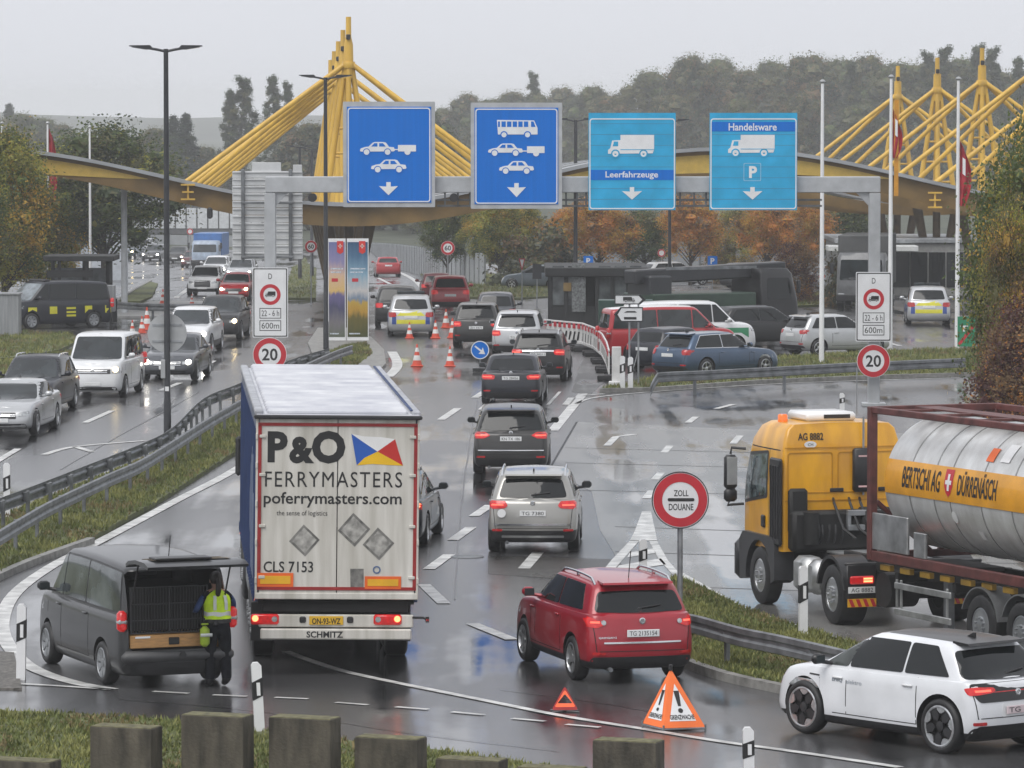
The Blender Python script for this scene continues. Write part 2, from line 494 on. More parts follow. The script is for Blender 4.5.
def patch(mb, bvh, poly, axis, off=0.006, thick=0.03, cut=0.16, mi=0):
    o = Vector(AX[axis])
    def p3(a, b):
        if axis in 'LR': return Vector((a, 0, b))
        if axis in 'FB': return Vector((0, a, b))
        return Vector((a, b, 0))
    bm = bmesh.new(); bm.faces.new([bm.verts.new((a, b, 0)) for a, b in poly])
    bmesh.ops.triangulate(bm, faces=bm.faces[:])
    for ax in (0, 1):
        lo = min(p[ax] for p in poly); hi = max(p[ax] for p in poly); k = int((hi - lo) / cut)
        for i in range(1, k + 1):
            co = [0, 0, 0]; co[ax] = lo + (hi - lo) * i / (k + 1); no = [0, 0, 0]; no[ax] = 1
            bmesh.ops.bisect_plane(bm, geom=bm.verts[:] + bm.edges[:] + bm.faces[:], plane_co=co, plane_no=no)
    bm.verts.index_update(); pts = []
    for v in bm.verts:
        q = p3(v.co.x, v.co.y)
        h = bvh.ray_cast(q + o * 12, -o)
        if axis in 'FB':
            k = 0
            while k < 40 and (h[0] is None or h[1].dot(o) < 0.10):
                q.y *= 0.985; k += 1; h = bvh.ray_cast(q + o * 12, -o)
        if h[0] is None or (axis in 'LR' and h[0].dot(o) < 0.15):
            h2 = bvh.find_nearest(q + o * (0.9 if axis in 'LR' else 2.5)); hit = h2[0]
        else: hit = h[0]
        pts.append(hit + o * off)
    n = len(pts); fs = [tuple(v.index for v in f.verts) for f in bm.faces]
    back = [p - o * thick for p in pts]
    for e in bm.edges:
        if len(e.link_faces) == 1:
            a, b = e.verts[0].index, e.verts[1].index; fs.append((a, b, b + n, a + n))
    bm.free()
    mb.add(pts + back, fs, mi)
    # unused inner back verts are harmless
WH = {}
def wheel_meshes(r, style):
    k = (round(r, 3), style)
    if k in WH: return WH[k]
    wd = 0.23; rr = r * (0.77 if style == 'star' else 0.70)
    t = MB(); h = wd / 2
    t.lathe([(rr, -h + .01), (rr + .02, -h), (r - .04, -h), (r - .012, -h + .02), (r, -h + .05), (r, h - .05), (r - .012, h - .02), (r - .04, h), (rr + .02, h), (rr, h - .01)], n=32, closed=True)
    b = MB(); b.lathe([(rr * .98, -h + .03), (rr * .98, h - .07), (.0001, h - .07)], n=24)
    m = MB()
    m.lathe([(rr, h - .012), (rr - .018, h - .004), (rr - .03, h - .03), (rr - .03, h - .08), (rr + .001, h - .08)], n=32, closed=True)
    m.lathe([(.07, h - .06), (.07, h - .022), (.03, h - .015), (.0001, h - .015)], n=16)
    ns = {'five': 5, 'ten': 10, 'steel': 7, 'star': 5}[style]
    for i in range(ns):
        a = 2 * math.pi * i / ns
        c, s_ = math.cos(a), math.sin(a)
        def pol(rad, da, y): return (rad * math.cos(a + da), y, rad * math.sin(a + da))
        if style == 'star':
            w0, w1 = 0.10, 0.62
        else:
            w0, w1 = (0.34, .17) if ns == 5 else (.2, .09)
            if style == 'steel': w0, w1 = .36, .33
        ri, ro = 0.05, rr - .02
        y0, y1 = h - .035, h - .012
        pp = [pol(ri, -w0, y0), pol(ri, w0, y0), pol(ro, w1 / 1, y1), pol(ro, -w1 / 1, y1)]
        if style == 'star':
            pp = [pol(.08, 0, y1), pol(ro * .55, -.42, y1), pol(ro, -.2, y1), pol(ro, .2, y1), pol(ro * .55, .42, y1)]
        bk = [(x, y - .03, z) for x, y, z in pp]; q = len(pp)
        m.add(pp + bk, [tuple(range(q)), tuple(range(2 * q - 1, q - 1, -1))] + [(j, (j + 1) % q, q + (j + 1) % q, q + j) for j in range(q)])
    ob = [b.build('x', DARK), t.build('x', RUBBER, smooth=40), m.build('x', BLACK if style == 'star' else (STEEL if style == 'steel' else ALLOY), smooth=35)]
    if style == 'star':
        m2 = MB(); m2.lathe([(rr, h - .012), (rr - .018, h - .002), (rr - .035, h - .006), (rr - .035, h - .05), (rr, h - .05)], n=32, closed=True)
        for i in range(5):
            a = 2 * math.pi * (i + .5) / 5
            for sg in (-1, 1):
                pp = [(rr * .99 * math.cos(a + d), h - .006, rr * .99 * math.sin(a + d)) for d in (0, sg * .15, sg * .3)] + [((rr * q) * math.cos(a + d), h - .006, (rr * q) * math.sin(a + d)) for q, d in ((.80, sg * .31), (.62, sg * .05), (.68, 0))]
                q = len(pp); bk = [(x, y - .02, z) for x, y, z in pp]
                m2.add(pp + bk, [tuple(range(q)), tuple(range(2 * q - 1, q - 1, -1))] + [(j, (j + 1) % q, q + (j + 1) % q, q + j) for j in range(q)])
        ob.append(m2.build('x', ALLOY, smooth=35))
    ms = [o.data for o in ob]
    for o in ob: bpy.data.objects.remove(o)
    WH[k] = ms
    return ms
def add_wheel(parent, x, y, r, style, steer=0.0):
    ms = wheel_meshes(r, style)
    o = link('wheel', ms[0], parent, (x, y, r)); o.rotation_euler = (0, R(random.uniform(0, 70)), (0 if y > 0 else math.pi) + steer)
    link('tyre', ms[1], o); link('rim', ms[2], o)
    if len(ms) > 3: link('rim_trim', ms[3], o)

BASE = dict(zb=.21, r=.33, clad=0.0, doors=(.36, .62), dpil=.25, style='five', rail=None, plate_z=.78, handle=True, wr=.76, seams=True, spoiler=True, tailw=(.30, .50), tailz=(.74, .93), tl=TAIL, hl=LENS, rails_mat=None, nose=1.0, tailf=1.0, rwz=(.05, .14), rww=.80, bumper=True)
SP = {
 'suv':   dict(BASE, L=4.5, W=1.84, H=1.66, fo=.90, wb=2.70, r=.36, zh=.88, zc=1.07, zt=1.10, xc=1.22, xw=1.98, rr=.42, rb=.14, clad=.16, zb=.24),
 'wagon': dict(BASE, L=4.75, W=1.84, H=1.48, fo=.90, wb=2.80, r=.33, zh=.74, zc=.94, zt=1.00, xc=1.35, xw=2.15, rr=.62, rb=.18),
 'sedan': dict(BASE, L=4.90, W=1.86, H=1.46, fo=.86, wb=2.96, r=.34, zh=.74, zc=.94, zt=1.03, xc=1.45, xw=2.30, rr=1.35, rb=.62, dpil=.22, spoiler=False, deck=True, tailz=(.76, .92), plate_z=.84, rwz=(.03, .10)),
 'hatch': dict(BASE, L=4.05, W=1.72, H=1.47, fo=.80, wb=2.50, r=.31, zh=.74, zc=.95, zt=.99, xc=1.10, xw=1.85, rr=.48, rb=.14),
 'mpv':   dict(BASE, L=4.77, W=1.88, H=1.62, fo=.92, wb=2.85, r=.34, zh=.80, zc=1.04, zt=1.06, xc=1.12, xw=2.05, rr=.50, rb=.14),
 'van':   dict(BASE, L=4.90, W=1.90, H=1.94, fo=.90, wb=3.00, r=.335, zh=1.00, zc=1.17, zt=1.15, xc=.78, xw=1.48, rr=.17, rb=.05, dpil=.16, doors=(.36, .62), boxlamp=(.84, 1.22), wr=.86, spoiler=False, tailw=(.42, .50), tailz=(.78, 1.16), plate_z=.72, style='steel', rwz=(.06, .26), rww=.84, nose=.8, tailf=.5),
}
def car(kind, pm, name, label, cat, group=None, far=False, plate=None, glass=GLASS, **ov):
    s = dict(SP[kind]); s.update(ov)
    L, W, H = s['L'], s['W'], s['H']; hl = L / 2; zb, zh, zc, zt = s['zb'], s['zh'], s['zc'], s['zt']
    xc, xw, rr, rb, r = s['xc'], s['xw'], s['rr'], s['rb'], s['r']
    t = thing(name, label, cat, group=group)
    X = lambda f: hl - f
    topp = [(-hl, zt - .06), (-hl + .12, zt), (X(L * .5), lerp(zc, zt, .5)), (X(xc), zc), (X(xc * .45), lerp(zh, zc, .68)), (X(.16), zh), (hl, zh - .05)]
    ztop = lambda x: sinterp(topp, x)
    V = [0, .05, .15, .30, .50, .68, .82, .92, .975, 1.0]
    WV = [.90, .955, .985, 1.0, 1.0, .995, .988, .975, .958, .92]
    FV = [.14, .07, .02, 0, .01, .03, .07, .13, .19, .30]; RV = [.14, .08, .03, 0, .005, .02, .05, .07, .09, .15]
    rings = []
    for v, wv, fv, rv in zip(V, WV, FV, RV):
        rings.append(half_outline(-hl + rv * s['tailf'], hl - fv * s['nose'], W / 2 * wv, .20, .30, .05, .10, .07, .16))
    zf = lambda li, x: zb + V[li] * (ztop(x) - zb)
    mids = [1 if v < s['clad'] else 0 for v in V[:-1]]
    b = MB(); loft(b, rings, zf, .03, mids, 0)
    low = b.build('x', [pm, BLACK, DARK]); me = low.data; bpy.data.objects.remove(low)
    xfa, xra = X(s['fo']), X(s['fo'] + s['wb'])
    cb = MB()
    for xa in (xfa, xra):
        for sg in (-1, 1):
            cb.cyl((xa, sg * (W / 2 - .30), r), (xa, sg * (W / 2 + .3), r), r + .065, n=40)
    co = cb.build('x', [DARK]); cm = co.data; bpy.data.objects.remove(co)
    me = boolean(me, cm)
    # greenhouse
    T = [0, .12, .30, .48, .66, .80, .90, .955, .985, 1.0]; z0 = min(zc, zt) - .05
    w0 = W / 2 * .955; w1 = W / 2 * s['wr']; INS = [0, 0, 0, 0, 0, 0, .008, .03, .06, .13]
    roof = lambda x: H - .055 * max(0, abs(x - X(lerp(xw, L - rr, .35))) / (L * .5)) ** 2 * 2.2
    XF = lambda q: lerp(X(xc - .10), X(xw), min(1, q / .95) ** .96); XR = lambda q: lerp(-hl + rb, -hl + rr, min(1, q / .95) ** 1.15)
    HW = lambda q: lerp(w0, w1, q ** 1.25)
    rings = [half_outline(XR(q) + i * .6, XF(q) - i * 1.4, HW(q) - i, .16, .18, .05, .05, .05, .14) for q, i in zip(T, INS)]
    zg_ = lambda li, x: z0 + T[li] * (roof(x) - z0)
    gb = MB(); loft(gb, rings, zg_, .022, [0] * 9, 3 if s.get('roofm') else 0)
    go = gb.build('x', [pm, BLACK, DARK, s.get('roofm') or pm]); gm = go.data; bpy.data.objects.remove(go)
    bm = bmesh.new(); bm.from_mesh(me); bm.from_mesh(gm)
    fm = bpy.data.meshes.new('body'); bm.to_mesh(fm); bm.free()
    for m in (pm, BLACK, DARK, s.get('roofm') or pm): fm.materials.append(m)
    fm.update()
    bvh = bvh_of(fm)
    zroof = lambda q, x: z0 + q * (roof(x) - z0)
    shell = s.get('shell')
    if shell: fm = shell(fm, s)
    smoothen(fm, 40)
    body = link('body', fm, t)
    # glazing
    zlo = lambda x: ztop(x) + .035
    qt = lambda z, x: (z - z0) / (roof(x) - z0)
    def bound_f(z): q = qt(z, X(xw)); return XF(q) - s.get('apil', .18)
    def bound_r(z): q = qt(z, X(L - rr)); return XR(q) + s['dpil']
    cuts = [bound_f] + [(lambda z, f=f: X(L * f) - (z - zc) * .06) for f in s['doors']] + [bound_r]
    tops = s.get('wtop', .885)
    for sg, ax in ((1, 'L'), (-1, 'R')):
        for k in range(len(cuts) - 1):
            A, Bf = cuts[k], cuts[k + 1]; gap = .022
            def ztp(x): return zroof(tops, x)
            def solve(fn, top, d):
                x = fn(zc + .1)
                for _ in range(6): x = fn(ztp(x) if top else zlo(x)) + d
                return x
            xa0, xb0 = solve(A, 0, -gap), solve(Bf, 0, gap); xa1, xb1 = solve(A, 1, -gap), solve(Bf, 1, gap)
            if xa0 - xb0 < .06: continue
            poly = [(lerp(xa0, xb0, i / 5), zlo(lerp(xa0, xb0, i / 5))) for i in range(6)]
            if xa1 - xb1 > .05: poly += [(lerp(xb1, xa1, i / 5), ztp(lerp(xb1, xa1, i / 5))) for i in range(6)]
            else: poly += [((xa1 + xb1) / 2, ztp(xa1))]
            poly = round_poly(poly, .035, 2)
            wm = MB(); patch(wm, bvh, poly, ax, .011, .03, .08)
            win = wm.build('side_window', s.get('sideglass', GLASSF if k == 0 and not far else glass), t, smooth=30)
            if not far and s.get('trim'):
                tm = MB()
                cx = sum(p[0] for p in poly) / len(poly); cz = sum(p[1] for p in poly) / len(poly)
                patch(tm, bvh, [(cx + (p[0] - cx) * 1.03, cz + (p[1] - cz) * 1.09) for p in poly], ax, .006, .02, .08)
                tm.build('window_trim', s['trim'], win, smooth=30)
    def endwin(XQ, zl, zh_, wf, ax, nm, gm_):
        q0 = (zl - z0) / (H - z0); q1 = (zh_ - z0) / (H - z0)
        y0, y1 = HW(q0) * wf, HW(q1) * (wf - .03)
        poly = round_poly([(-y0, zl), (-y0 * .5, zl - .012), (0, zl - .016), (y0 * .5, zl - .012), (y0, zl), (y1, zh_), (0, zh_ + .01), (-y1, zh_)], .07, 3)
        wm = MB(); patch(wm, bvh, poly, ax, .012, .03, .07); return wm.build(nm, gm_, t, smooth=30)
    endwin(XF, zc + .02, H - .10, s.get('wsw', .86), 'F', 'windscreen', s.get('frontglass', GLASSL))
    if not s.get('openback'):
        rw = endwin(XR, zt + s['rwz'][0], H - s['rwz'][1], s['rww'], 'B', 'rear_window', s.get('rearglass', GLASS))
        if not far and kind in ('suv', 'hatch', 'mpv', 'wagon', 'van'):
            wp = MB(); h = bvh.ray_cast(Vector((-9, 0, zt + s['rwz'][0] + .05)), Vector((1, 0, 0)))[0]; h2 = bvh.ray_cast(Vector((-9, -.34, zt + s['rwz'][0] + .09)), Vector((1, 0, 0)))[0]
            if h and h2:
                wp.tube([h + Vector((-.03, 0, 0)), h2 + Vector((-.03, 0, 0))], .012, 6); wp.box(h + Vector((-.01, 0, -.02)), (.06, .07, .06), .015)
                wp.build('wiper', BLACK, t)
    # lights
    tw, tz = s['tailw'], s['tailz']
    tz = [z * zt if z <= 1.3 else z for z in tz]
    for sg in (1, -1):
        if s.get('boxlamp'):
            z0_, z1_ = s['boxlamp']
            g = MB(); g.box((-hl + .085, sg * (W / 2 - .065), (z0_ + z1_) / 2), (.15, .145, z1_ - z0_), .045); o_ = g.build('tail_light', s['tl'], t, smooth=45)
            g = MB(); g.box((-hl + .083, sg * (W / 2 - .065), (z0_ + z1_) / 2 - .01), (.158, .149, .09), .03); g.build('reversing_lens', LENS, o_)
    for sg in (1, -1):
        if s.get('boxlamp'): break
        p = s.get('tailpoly') or [(tw[0], tz[0] + .05), (tw[0] + .04, tz[0] + .01), (tw[1], tz[0]), (tw[1], tz[1]), (tw[0] + .02, tz[1] - .01)]
        poly = round_poly([(sg * y * W, z) for y, z in p], .03, 3)
        lm = MB(); patch(lm, bvh, poly, 'B', .016, .05, .06); 
        if s.get('wrap', .16) > 0:
            e = -hl + RV[5] * s['tailf']; wl = s.get('wrap', .16); a_, c_ = max(p[1] for p in poly), min(p[1] for p in poly)
            patch(lm, bvh, round_poly([(e + .13, c_ + .02), (e + .12 + wl, (a_ + c_) / 2 + .03), (e + .12 + wl, a_ - .03), (e + .13, a_ - .02)], .02, 2), 'L' if sg > 0 else 'R', .014, .03, .05)
        tlo = lm.build('tail_light', s['tl'], t, smooth=40)
        if not far and s['tl'] is TAIL:
            ym, zm = (max(abs(q[0]) for q in poly) + min(abs(q[0]) for q in poly)) / 2, (a_ + c_) / 2 if s.get('wrap', .16) > 0 else (max(q[1] for q in poly) + min(q[1] for q in poly)) / 2
            hw_ = (max(abs(q[0]) for q in poly) - min(abs(q[0]) for q in poly)) * .30; cm_ = MB()
            patch(cm_, bvh, [(sg * (ym - hw_), zm - .012), (sg * (ym + hw_), zm - .012), (sg * (ym + hw_), zm + .016), (sg * (ym - hw_), zm + .016)], 'B', .024, .03, .06); cm_.build('light_bar', TBAR, tlo)
        if s.get('lamps'):
            cm_ = MB(); zc_ = (tz[0] + tz[1]) / 2; yc = sg * W * (tw[0] + .04)
            patch(cm_, bvh, circle(yc, zc_, .038, 14), 'B', .022, .03); cm_.build('reversing_lens', LENS, tlo)
            if s['lamps'] == 'lit':
                cm_ = MB(); patch(cm_, bvh, circle(sg * W * (tw[1] - .06), zc_ + .05, .04, 14), 'B', .024, .03); cm_.build('brake_bulb', BRAKE, tlo)
    for sg in (1, -1):
        xx = zh - .12
        hp = s.get('headpoly') or [(.27, xx - .07), (.47, xx - .03), (.475, xx + .09), (.36, xx + .075), (.26, xx + .02)]
        poly = round_poly([(sg * y * W, z) for y, z in hp], .03, 3)
        lm = MB(); patch(lm, bvh, poly, 'F', .012, .05, .1); ho = lm.build('headlight', LENS, t, smooth=40)
        if s['hl'] is not LENS:
            lm = MB(); patch(lm, bvh, circle(sg * W * s.get('bulb', .37), xx + .01, s.get('bulbr', .085), 14), 'F', .03, .04); lm.build('headlight_bulb', s['hl'], ho)
    # front face
    gp_ = s.get('grille') or [(-.25, zh - .25), (.25, zh - .25), (.24, zh - .08), (-.24, zh - .08)]
    g = MB(); patch(g, bvh, round_poly([(y * W, z) for y, z in gp_], .04, 2), 'F', .008, .03); gr = g.build('grille', BLACK, t)
    if s.get('grille_bar'):
        g = MB()
        for z in s['grille_bar']: patch(g, bvh, [(-.24 * W, z), (.24 * W, z), (.24 * W, z + .02), (-.24 * W, z + .02)], 'F', .018, .02)
        g.build('grille_bar', CHROME, gr)
    g = MB(); patch(g, bvh, round_poly([(y * W, z) for y, z in ((-.40, .25), (.40, .25), (.38, .36), (-.38, .36))], .04, 2), 'F', .008, .03); g.build('lower_intake', BLACK, t)
    if s['bumper'] and not far:
        z1 = zb + .20
        g = MB(); patch(g, bvh, round_poly([(-.47 * W, zb + .02), (.47 * W, zb + .02), (.44 * W, z1), (-.44 * W, z1)], .05, 3), 'B', .012, .05); g.build('rear_bumper', s.get('bumpm', BLACK), t, smooth=40)
        for sg in (-1, 1):
            g = MB(); patch(g, bvh, round_poly([(sg * .33 * W, z1 + .03), (sg * .44 * W, z1 + .03), (sg * .44 * W, z1 + .075), (sg * .33 * W, z1 + .075)], .015, 2), 'B', .012, .03); g.build('reflector', TAILD, t)
    # plates
    def hitx(z, d):
        h = bvh.ray_cast(Vector((-d * 9, 0, z)), Vector((d, 0, 0)))[0]; return h.x if h else -d * hl
    pz = s['plate_z']
    x = hitx(pz, 1)
    if not s.get('openback'):
        if not far:
            g = MB(); patch(g, bvh, round_poly([(-.33, pz - .09), (.33, pz - .09), (.30, pz + .10), (-.30, pz + .10)], .03, 2), 'B', .004, .03); g.build('plate_recess', s.get('recm', pm), t, smooth=40)
        g = MB(); g.box((x - .022, 0, pz), (.012, .52 if not s.get('plate_w') else s['plate_w'], .11), .004); po = g.build('number_plate', s.get('platem', PLATE), t)
        if plate:
            g = MB(); put_text(g, plate, -.22, .22, pz - .035, pz + .035, 0); g.v = [(x - .031, -a, c) for a, _, c in g.v]; g.build('plate_lettering', INK, po)
        if not far:
            g = MB(); bz = s.get('badge_z', min(zt - .03, pz + .17)); bx = hitx(bz, 1); g.lathe([(.05, -.012), (.05, .012), (.036, .016), (.036, .006), (.0001, .006)], axis='X', n=20)
            g.v = [(bx - .01 - a, b_, c + bz) for a, b_, c in g.v]; g.build('badge', CHROME, t)
    g = MB(); x2 = hitx(.45, -1); g.box((x2 + .016, 0, .45), (.012, .52, .11), .004); g.build('number_plate', PLATE, t)
    if not far:
        g = MB(); bx = hitx(zh - .16, -1); g.lathe([(.065, -.02), (.065, .012), (.05, .02), (.05, .01), (.0001, .01)], axis='X', n=20); g.v = [(bx + a, b_, c + zh - .16) for a, b_, c in g.v]; g.build('badge', CHROME, t)
    if not far and s['seams'] and not s.get('openback'):
        g = MB(); yb_, zl_, zh2 = .44 * W, max(zb + .24, .52), zt - .02
        for sg in (1, -1): patch(g, bvh, [(sg * (yb_ - .07), zl_), (sg * (yb_ - .058), zl_), (sg * yb_, zh2), (sg * (yb_ - .012), zh2)], 'B', .004, .02, .1)
        patch(g, bvh, [(-yb_ + .06, zl_), (yb_ - .06, zl_), (yb_ - .06, zl_ + .012), (-yb_ + .06, zl_ + .012)], 'B', .004, .02, .1); g.build('tailgate_seam', DARK, t)
    # mirrors, handles, seams
    for sg in (1, -1):
        g = MB(); mx = X(xc + .42); mz = ztop(mx) + .12; my = sg * (W / 2 + .10)
        g.box((mx, my, mz), (.13, .20, .145), .045); hm_ = bvh.ray_cast(Vector((mx - .12, sg * 4, mz - .06)), Vector((0, -sg, 0)))[0]; yb_ = abs(hm_.y) - .03 if hm_ else W / 2 - .1
        g.tube([(mx - .12, sg * yb_, mz - .07), (mx - .03, sg * (yb_ + .08), mz - .06), (mx, abs(my) * sg - sg * .03, mz - .04)], .03, 8)
        mo = g.build('mirror', s.get('mirm', pm), t, smooth=50)
        if not far:
            g = MB(); g.box((mx - .068, my, mz), (.008, .16, .11), .003); g.build('mirror_glass', GLASSL, mo)
        if not far and s['seams']:
            g = MB(); ax = 'L' if sg > 0 else 'R'
            fr = [s.get('dfront', X(xc + .12))] + [X(L * f) for f in s['doors']][:2 if len(s['doors']) > 1 else 1]
            if len(s['doors']) == 2: fr[2] = X(L * s['doors'][1]) - s.get('rdoor', .22)
            lo_ = zb + .16
            for xd in fr:
                if abs(xd - xra) < r + .05: continue
                patch(g, bvh, [(xd - .007, lo_), (xd + .007, lo_), (xd + .007, ztop(xd) - .01), (xd - .007, ztop(xd) - .01)], ax, .0025, .01)
            e_ = max(fr[-1], xra + r + .08)
            patch(g, bvh, [(e_, lo_), (fr[0], lo_), (fr[0], lo_ + .012), (e_, lo_ + .012)], ax, .0025, .01, .3)
            g.build('door_seam', DARK, t)
            if s['handle']:
                for k in range(len(fr) - 1):
                    xh = fr[k + 1] + .17; zz = ztop(xh) - .13; h = bvh.ray_cast(Vector((xh, sg * 4, zz)), Vector((0, -sg, 0)))[0]
                    if h:
                        g = MB(); g.box((xh, h.y + sg * .018, zz), (.2, .03, .035), .012); g.build('door_handle', s.get('handm', pm), t, smooth=50)
        if s['rail']:
            g = MB(); a, b_ = X(xw + .25), -hl + rr + .1; pts = []
            for i in range(11):
                xx = lerp(a, b_, i / 10); yy = sg * (w1 - .07); h = bvh.ray_cast(Vector((xx, yy, 5)), Vector((0, 0, -1)))[0]
                zz = (h.z if h else H) + (.055 if 0 < i < 10 else -.01); pts.append((xx, yy, zz))
            g.tube(pts, .02, 8); 
            for i in (5,): g.box((pts[i][0], pts[i][1], pts[i][2] - .03), (.1, .03, .06), .008)
            g.build('roof_rail', s['rail'], t, smooth=60)
        # wheels
        add_wheel(t, xfa, sg * (W / 2 - .125), r, s['style'], s.get('steer', 0)); add_wheel(t, xra, sg * (W / 2 - .125), r, s['style'])
    if s['spoiler'] and not far:
        g = MB(); h = bvh.ray_cast(Vector((-hl + rr + .12, 0, 5)), Vector((0, 0, -1)))[0]
        g.prism([(-hl + rr - .16, h.z - .045), (-hl + rr + .16, h.z - .05), (-hl + rr + .16, h.z + .006), (-hl + rr - .13, h.z - .015)], -w1 * .82, w1 * .82)
        g.build('spoiler', s.get('spoilm', s.get('roofm') or pm), t)
    if not far:
        g = MB(); xx = -hl + rr + .35; h = bvh.ray_cast(Vector((xx, 0, 5)), Vector((0, 0, -1)))[0]
        if s.get('ant', 'fin') == 'fin': g.prism([(xx - .08, h.z - .01), (xx + .1, h.z - .01), (xx - .05, h.z + .06), (xx - .08, h.z + .06)], -.015, .015)
        else: g.tube([(xx, 0, h.z - .02), (xx - .12, 0, h.z + .42)], .008, 6)
        g.build('antenna', s.get('antm', BLACK), t)
        if s.get('exhaust', True):
            g = MB(); g.cyl((-hl + .05, W * .28, zb + .0), (-hl + .35, W * .28, zb), .035, n=12); g.build('exhaust_pipe', STEELD, t)
    t['_s'] = 0; del t['_s']
    CARS[t.name] = (s, xfa, xra, bvh)
    return t
CARS = {}
def park(t, px, py, yaw, ref='rear'):
    """stand a vehicle so that its rear (or front) axle line's middle is at a ground pixel"""
    s, xfa, xra, _ = CARS[t.name]
    rz = R(yaw + 90); x = {'rear': xra, 'front': xfa, 'mid': 0.0}[ref]
    g = G(px, py); o = Vector((math.cos(rz) * x, math.sin(rz) * x, 0))
    p = g - o; p.z = zg(p.y)
    sl_ = (zg(p.y + 1) - zg(p.y - 1)) / 2
    t.location = p; t.rotation_euler = (0, -math.atan(sl_ * math.sin(rz)), rz) if abs(sl_) > 1e-4 else (0, 0, rz)
    return t
# ================================================================ ground, roads, verges
GRASSBASE = mat('damp turf', (0.115, 0.130, 0.045), 0.85, var=0.32, scale=2.2, dirt=(0.055, 0.060, 0.022), bump=0.5, bscale=14)
FIELD = mat('far ground', (0.055, 0.065, 0.035), 0.9, var=0.3, scale=0.2)
KERB = mat('concrete kerb', (0.24, 0.235, 0.22), 0.55, var=0.22, scale=5, bump=.2)
def ground():
    ys = [-60, 0, 60, 120, 185] + list(range(190, 450, 8)) + [500, 700, 1000, 1600, 2600, 3600]
    xs = [-1500, -600, -200, -60, 0, 60, 200, 600, 1500]
    m = MB(); vs_ = [(x, y, zg(y) - .03) for y in ys for x in xs]; n = len(xs)
    m.add(vs_, [(j * n + i, j * n + i + 1, (j + 1) * n + i + 1, (j + 1) * n + i) for j in range(len(ys) - 1) for i in range(n - 1)])
    o = m.build('ground', FIELD); o['kind'] = 'structure'
ground()
# one asphalt sheet for the carriageways, ramps and yards
Y1 = 395
sheet('road', [[(-75, 20), (75, 20), (75, 120), (75, 185), (80, 300), (50, 330), (8, Y1), (-14, 480), (-95, 480), (-75, 185)]], 0, ASPHALT)
conc = gp([(577, 422), (549, 470), (592, 492), (600, 530), (618, 560), (650, 600), (760, 640), (1100, 660), (1100, 436), (800, 432)])
sheet('concrete_road', [conc], .005, CONCRETE_ROAD)
sheet('grass_field', [[(-75, 60), (-24, 60), (-24, 118), (-33, 150), (-33, 185), (-75, 185)], [(-95, 215), (-31, 215), (-44, 330), (-58, 470), (-95, 470)]], .02, GRASSBASE)
# joints between the concrete slabs
JT = mat('slab joint', (0.030, 0.030, 0.030), 0.6, var=.1)
jq = []
for y in (448, 463, 490, 527, 552, 585): jq += stripe([G(565 if y < 500 else 615, y), G(800, y + 6), G(1090, y + 14)], .07)
jq += stripe([G(577, 422), G(549, 470)], .06)
sheet('road_joints', jq, .009, JT)

def grass_blades(name, poly, n, h, label=None, seed=1):
    """short uneven grass over a world polygon"""
    rnd = random.Random(seed); m = MB()
    xs = [p[0] for p in poly]; ys = [p[1] for p in poly]
    def inside(x, y):
        c = False; j = len(poly) - 1
        for i in range(len(poly)):
            if (poly[i][1] > y) != (poly[j][1] > y) and x < (poly[j][0] - poly[i][0]) * (y - poly[i][1]) / (poly[j][1] - poly[i][1]) + poly[i][0]: c = not c
            j = i
        return c
    k = 0; tries = 0; V_ = []; Fs = []; Ms = []
    while k < n and tries < n * 12:
        tries += 1
        x = rnd.uniform(min(xs), max(xs)); y = rnd.uniform(min(ys), max(ys))
        if not inside(x, y): continue
        k += 1
        patchn = math.sin(x * 1.7 + seed) * math.sin(y * .9 + x * .6) + rnd.uniform(-.7, .7)
        hh = h * .85 * rnd.uniform(.4, 1.3) * (1.15 if patchn > .4 else 1)
        for _ in range(3):
            a = rnd.uniform(0, 6.28); wd = rnd.uniform(.012, .03); lx, ly = rnd.uniform(-.6, .6) * hh, rnd.uniform(-.6, .6) * hh
            ox, oy = rnd.uniform(-.05, .05), rnd.uniform(-.05, .05); o = len(V_); z0 = zg(y) + GZ - .02
            V_ += [(x + ox - wd * math.cos(a), y + oy - wd * math.sin(a), z0), (x + ox + wd * math.cos(a), y + oy + wd * math.sin(a), z0), (x + ox + lx, y + oy + ly, z0 + hh)]
            Fs.append((o, o + 1, o + 2)); Ms.append(2 if patchn < -.75 else (1 if patchn > .35 else 0))
    m.v, m.f, m.m = V_, Fs, Ms
    me = bpy.data.meshes.new(name); me.from_pydata(V_, [], Fs)
    for q in (mat('grass mid', (.125, .150, .040), .7, var=.2, scale=1.5), mat('grass light', (.23, .235, .070), .7, var=.2, scale=1.5), mat('grass dry', (.22, .17, .075), .8, var=.2, scale=1.5)): me.materials.append(q)
    me.polygons.foreach_set('material_index', Ms)
    o = link(name, me); o['kind'] = 'stuff'
    if label: o['label'] = label
    return o
GZ = .10
def verge(px, n, h, kerb=None, label=None, seed=1, world=None):
    pts = world or gp(px)
    sheet('verge', [pts], GZ, GRASSBASE, thick=.12)
    if n: grass_blades('grass', pts, n, h, label, seed)
    if kerb:
        kp = smooth_line(gp(kerb), 4); kq = stripe(kp, .16)
        sheet('kerb', kq, GZ + .035, KERB, thick=.16)
left_v = [(-6, 580), (30, 563), (91, 542), (165, 500), (240, 452), (300, 409), (352, 372), (372, 356), (366, 345), (345, 348), (300, 366), (240, 408), (200, 432), (143, 462), (82, 487), (-6, 523)]
verge(left_v, 15000, .13, [(-6, 582), (30, 566), (91, 544)], 'rough wet grass verge under the twin guardrails', 1)
verge([(-40, 716), (60, 719), (150, 725), (250, 735), (345, 747), (440, 757), (560, 775), (560, 812), (-40, 812)], 9000, .10, None, 'short grass behind the concrete slabs', 2)
